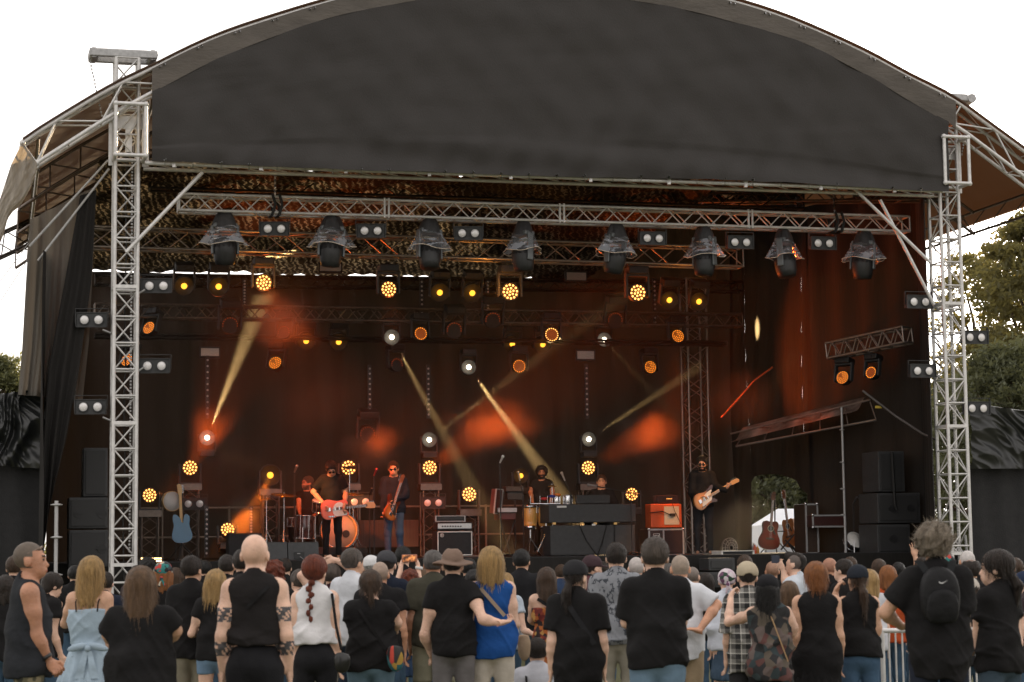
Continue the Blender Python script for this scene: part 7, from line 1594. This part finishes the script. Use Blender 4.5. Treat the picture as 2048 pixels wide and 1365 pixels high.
q_(1700, 1119, 25.30, 'brown-haired person behind the navy cap', hair='short', hc='brown', shirt=BLK)
q_(1758, 1124, 22.55, 'man with swept brown hair in a white shirt with orange sleeves', hair='short', hc='brown', shirt=(.5, .54, .62), hy=-15)
q_(1775, 1138, 20.90, 'orange-clad person right beside the white shirt', hair='midlong', hlen=.84, hc='ginger', shirt=(.40, .07, .02), fem=True)
q_(1738, 1146, 19.80, 'long-haired blonde girl in white behind the brown ponytail', hair='long', hlen=.78, hc='blond', shirt=(.55, .56, .6), fem=True)
q_(1796, 1130, 24.20, 'dark-haired person left of the tall man', hair='short', hc='black', shirt=BLK)
F['wave'] = q_(1843, 1120, 23.10, 'fan with one hand raised open beside the tall curly head', hair='short', hc='dark', shirt=BLK, la=((1838, 1140, .0), (1830, 1112, .0), (1828, 1100, 0)), lh='wave', skin='mid')
q_(1893, 1112, 23.10, 'person in a bright patterned cap just behind the tall man ear', hat='beanie', hatc='bandana', hair='short', hc='dark', shirt=(.06, .06, .2))
q_(1934, 1105, 21.45, 'man with cropped white hair beside the silver tower foot', hair=None, stub=(.50, .47, .45), shirt=BLK, skin='warm', hs=1.05)
q_(1941, 1124, 19.80, 'man with thinning dark hair below the white-haired man', hair='balding', hc='dark', stub=(.2, .13, .1), shirt=BLK, skin='mid')
q_(1938, 1158, 17.82, 'girl with pale patterned cap and long brown hair beside the profile woman', hat='beanie', hatc='lacecap', hair='long', hlen=.76, hc='brown', shirt=(.02, .02, .022), fem=True)
q_(2013, 1118, 20.90, 'bald man with a black t-shirt behind the profile woman', hair=None, stub=(.38, .22, .15), shirt=BLK, skin='warm')
q_(2030, 1122, 22.00, 'brown-haired person near the picture edge beside the bald man', hair='short', hc='brown', shirt=BLK)
q_(2046, 1146, 19.80, 'profile man with a dark spotted bandana at the outer edge', yaw=60, hat='bandana', hatc=(.02, .03, .06), hair=None, shirt=(.03, .02, .025))
q_(150, 1136, 25.30, 'dark-haired figure behind the blonde in the denim dress', hair='short', hc='black', shirt=BLK)
q_(410, 1126, 26.40, 'distant dark head between the man in khaki shorts and the blonde', hair='short', hc='black', shirt=BLK)
q_(570, 1122, 26.40, 'far-off dark-haired person past the copper-haired woman', hair='short', hc='dark', shirt=BLK)
q_(1500, 1150, 25.30, 'distant person in black seen past the checked shirt', hair='short', hc='dark', shirt=BLK)
q_(1122, 1134, 26.40, 'far-off person with brown hair past the patterned dress', hair='short', hc='brown', shirt=(.03, .05, .1))
q_(1205, 1128, 26.40, 'far-off person behind the dark red cap', hair='short', hc='dark', shirt=BLK)
# ------------------------------------------------------------------ things people carry
t_, base, H, Li = F['tall']; MT = Matrix.Translation(base) @ Matrix.Rotation(0, 4, 'Z')
bp_ = thing('backpack', 'small black backpack with a pale curved mark worn by the tall man', 'backpack', base + Vector((0, -.22, 1.3)), 0)
BS = .70
pts = [(-.13, -.27), (-.19, -.16), (-.20, .05), (-.16, .20), (-.07, .28), (.07, .28), (.16, .20), (.20, .05), (.19, -.16), (.13, -.27)]
mb = MB(); cB = base + Vector((-.02, -.155, 1.40)); o_ = [(x * BS, z * BS) for x, z in smooth_outline(pts, 2)]; n = len(o_)
rows = [[cB + Vector((x * s_, y_, z * s_)) for x, z in o_ + [o_[0]]] for s_, y_ in ((.9, .02), (1.0, -.03), (.98, -.09), (.86, -.13), (.6, -.15), (.2, -.155), (.01, -.156))]; mb.grid(rows); mb.build('bag', cloth((.013, .013, .014), r=.6), bp_)
mb = MB(); o2 = [(x * .8, z * .62 - .08) for x, z in o_]; rows = [[cB + Vector((x * s_, -.13 + y_, z * s_)) for x, z in o2 + [o2[0]]] for s_, y_ in ((1.02, .03), (1.0, -.02), (.9, -.045), (.4, -.055), (.01, -.056))]; mb.grid(rows); mb.build('front_pocket', cloth((.011, .011, .012), r=.6), bp_)
for s_ in (-1, 1):
    mb = MB(); rows = [[cB + Vector((s_ * (.07 + .06 * f) + q, -.03 + .09 * f ** 1.5, .14 + .115 * f - .05 * max(0, f - .7))) for q in (-.028, .028)] for f in np.linspace(0, 1, 8)]; mb.grid(rows)
    mb.build('shoulder_strap', cloth((.016, .017, .018)), bp_)
mb = MB(); sw_ = [(-.028, .004), (-.018, -.010), (.0, -.012), (.036, .012), (.002, -.003), (-.013, -.002), (-.018, .003)]; mb.prism(sw_, -.003, .003, M=Matrix.Translation(cB + Vector((0, -.158, .09)))); mb.build('emblem', mat('pale_mark', (.5, .5, .5), .5), bp_)
# lettering on the black t-shirt
t_, base, H, Li = F['phone']; mb = MB(); z = base.z + .77 * H
for i, ch in enumerate('TOO'):
    x = base.x + (-.095 + i * .085); y = base.y - .155
    M = Matrix.Translation((x, y, z))
    if ch == 'T': mb.box((0, 0, .026), (.07, .01, .018), M=M); mb.box((0, 0, 0), (.02, .01, .07), M=M)
    else:
        for (a, b2, w_, h_) in ((0, .027, .06, .016), (0, -.027, .06, .016), (-.024, 0, .017, .07), (.024, 0, .017, .07)): mb.box((a, 0, b2), (w_, .01, h_), M=M)
mb.build('lettering', M_['white'], t_)
# phones
def phone(px, py, D, wpx, hpx, label, lit=True):
    p = P(px, py, D); s_ = D / FPX; t_ = thing('mobile_phone', label, 'phone', p, 0, 'phones held up in the crowd'); mb = MB(); mb.box((0, 0, 0), (wpx * s_, .012, hpx * s_), 0, Matrix.Translation(p), .004); mb.build('case', mat('phone_case', (.35, .15, .1) if lit else (.015, .02, .04), .3), t_)
    if lit:
        m, t, b, out = nodes('phone_screen'); N = t.nodes; L = t.links; v = N.new('ShaderNodeTexNoise'); v.inputs['Scale'].default_value = 30; v.inputs['Detail'].default_value = 4; tc = N.new('ShaderNodeTexCoord'); L.new(tc.outputs['Object'], v.inputs[0])
        rp = N.new('ShaderNodeValToRGB'); e = rp.color_ramp.elements; e[0].position = .4; e[0].color = (.03, .008, .004, 1); e[1].position = .7; e[1].color = (1, .35, .10, 1); L.new(v.outputs[0], rp.inputs[0]); L.new(rp.outputs[0], b.inputs['Emission Color']); b.inputs['Emission Strength'].default_value = .8; b.inputs['Base Color'].default_value = (.01, .01, .01, 1)
        mb = MB(); mb.box((0, -.009, 0), (wpx * s_ * .88, .004, hpx * s_ * .82), 0, Matrix.Translation(p)); mb.build('screen', m, t_)
phone(819, 1117, 21.0, 31, 15, 'phone held up sideways with an orange stage picture on its screen')
phone(1551, 1119, 21.95, 16, 15, 'dark phone raised by the man with the mohawk', False)
# bags
def bag(px, py, D, r, label, m, strap=None, name='shoulder_bag'):
    p = P(px, py, D); t_ = thing(name, label, 'bag', p, 0); mb = MB(); 
    V, q = snet(lambda a: (smax(ell(a, (0, 0, 0), (r[0], r[1], r[2])), a[:, 2] - r[2] * .6, .01)) + folds(a, 3, .003, 40), (-r[0] - .02, -r[1] - .02, -r[2] - .02), (r[0] + .02, r[1] + .02, r[2] + .02), .012)
    tomesh('bag_body', [(V, q)], [m], t_)
    if strap:
        mb = MB(); pts = [P(*s_) for s_ in strap]; mb.path(pts, .012, 5); mb.build('strap', cloth(BLK), t_)
    return t_
bag(684, 1322, 16.15, (.07, .05, .10), 'small black leather bag with silver rings at the side of the red-braided woman', mat('black_leather', (.014, .014, .014), .3), ((664, 1188, 16.3), (672, 1250, 16.2), (683, 1300, 16.12)))
bag(791, 1312, 16.6, (.075, .06, .13), 'dark shoulder bag with bright streaks beside the woman with clipped hair', blotch('streaked_fabric', [BLK, (.03, .03, .03), (.5, .06, .04), BLK, (.02, .12, .14), (.4, .25, .05)], 16, 'v', (1, 1, .4)))
bag(1048, 1290, 17.8, (.06, .05, .14), 'soft beige bag hanging at the side of the woman in blue', cloth((.30, .22, .15)))
mb = MB(); t_, base, H, Li = F['tankman']
# barrier
def barrier(px, top, D, n, label, ln=2.2):
    a = P(px, top, D); t_ = thing('crowd_barrier', label, 'barrier', (a.x, a.y, 0), 0, 'silver crowd barriers'); mb = MB()
    mb.tube((a.x, a.y, a.z), (a.x + ln, a.y, a.z), .021, 8); mb.tube((a.x, a.y, .2), (a.x + ln, a.y, .2), .021, 8); mb.tube((a.x, a.y, 0.), (a.x, a.y, a.z), .021, 8); mb.tube((a.x + ln, a.y, 0.), (a.x + ln, a.y, a.z), .021, 8); mb.build('frame', M_['alu'], t_)
    mb = MB()
    for i in range(1, n): mb.tube((a.x + ln * i / n, a.y, .2), (a.x + ln * i / n, a.y, a.z), .008, 6)
    mb.build('bars', M_['alu'], t_)
barrier(1764, 1262, 17.5, 20, 'silver steel crowd barrier between the brown ponytail and the tall man', 1.15)

# bow tied at the back of the denim dress
t_ = F['dress'][0]; bs = F['dress'][1]; cB = bs + Vector((.02, -.165, 1.0)); mb = MB(); dm = cloth((.33, .42, .50))
for s_ in (-1, 1):
    mb.ball((0, 0, 0), (.085, .022, .03), 12, M=TR(cB + Vector((s_ * .085, 0, .01)), 0, 0, s_ * .25))
    rows = [[cB + Vector((s_ * (.015 + .05 * f) + q * (.018 + .02 * f), -.01 - .03 * f + .006 * math.sin(f * 9), -.22 * f - .02)) for q in (-1, 0, 1)] for f in np.linspace(0, 1, 7)]; mb.grid(rows)
mb.ball(tuple(cB), (.03, .03, .03), 10); mb.build('bow', dm, t_)

Hd = F['dress'][2]
for s_ in (-1, 1):
    mb = MB(); mb.grid([[bs + Vector((s_ * (.050 + .012 * f) + q, -.076 + .030 * max(0, f - .55) / .45, .755 + .062 * f)) * 1 if 0 else bs + Vector(((s_ * (.050 + .006 * f) + q) * Hd, (-.0735 + .045 * max(0, f - .6) / .4) * Hd, (.755 + .072 * f) * Hd)) for q in (-.0035, .0035)] for f in np.linspace(0, 1, 9)])
    mb.build('strap', cloth((.012, .01, .01)), t_)

for nm, (px, py, D), col, who in (('wristband', (1931, 1291, 14.28), (.65, .16, .03), 'tall'), ('watch', (838, 1136, 20.98), (.6, .6, .58), 'phoner'), ('watch', (94, 1314, 14.78), (.02, .02, .02), 'tankman')):
    p = P(px, py, D); mb = MB(); mb.lathe([(.036, -.014), (.040, -.012), (.040, .012), (.036, .014)], 16, M=TR(p, 0, .1, .2 if who != 'tankman' else -.6), ring=True); mb.build(nm, mat(nm + who, col, .4), F[who][0])
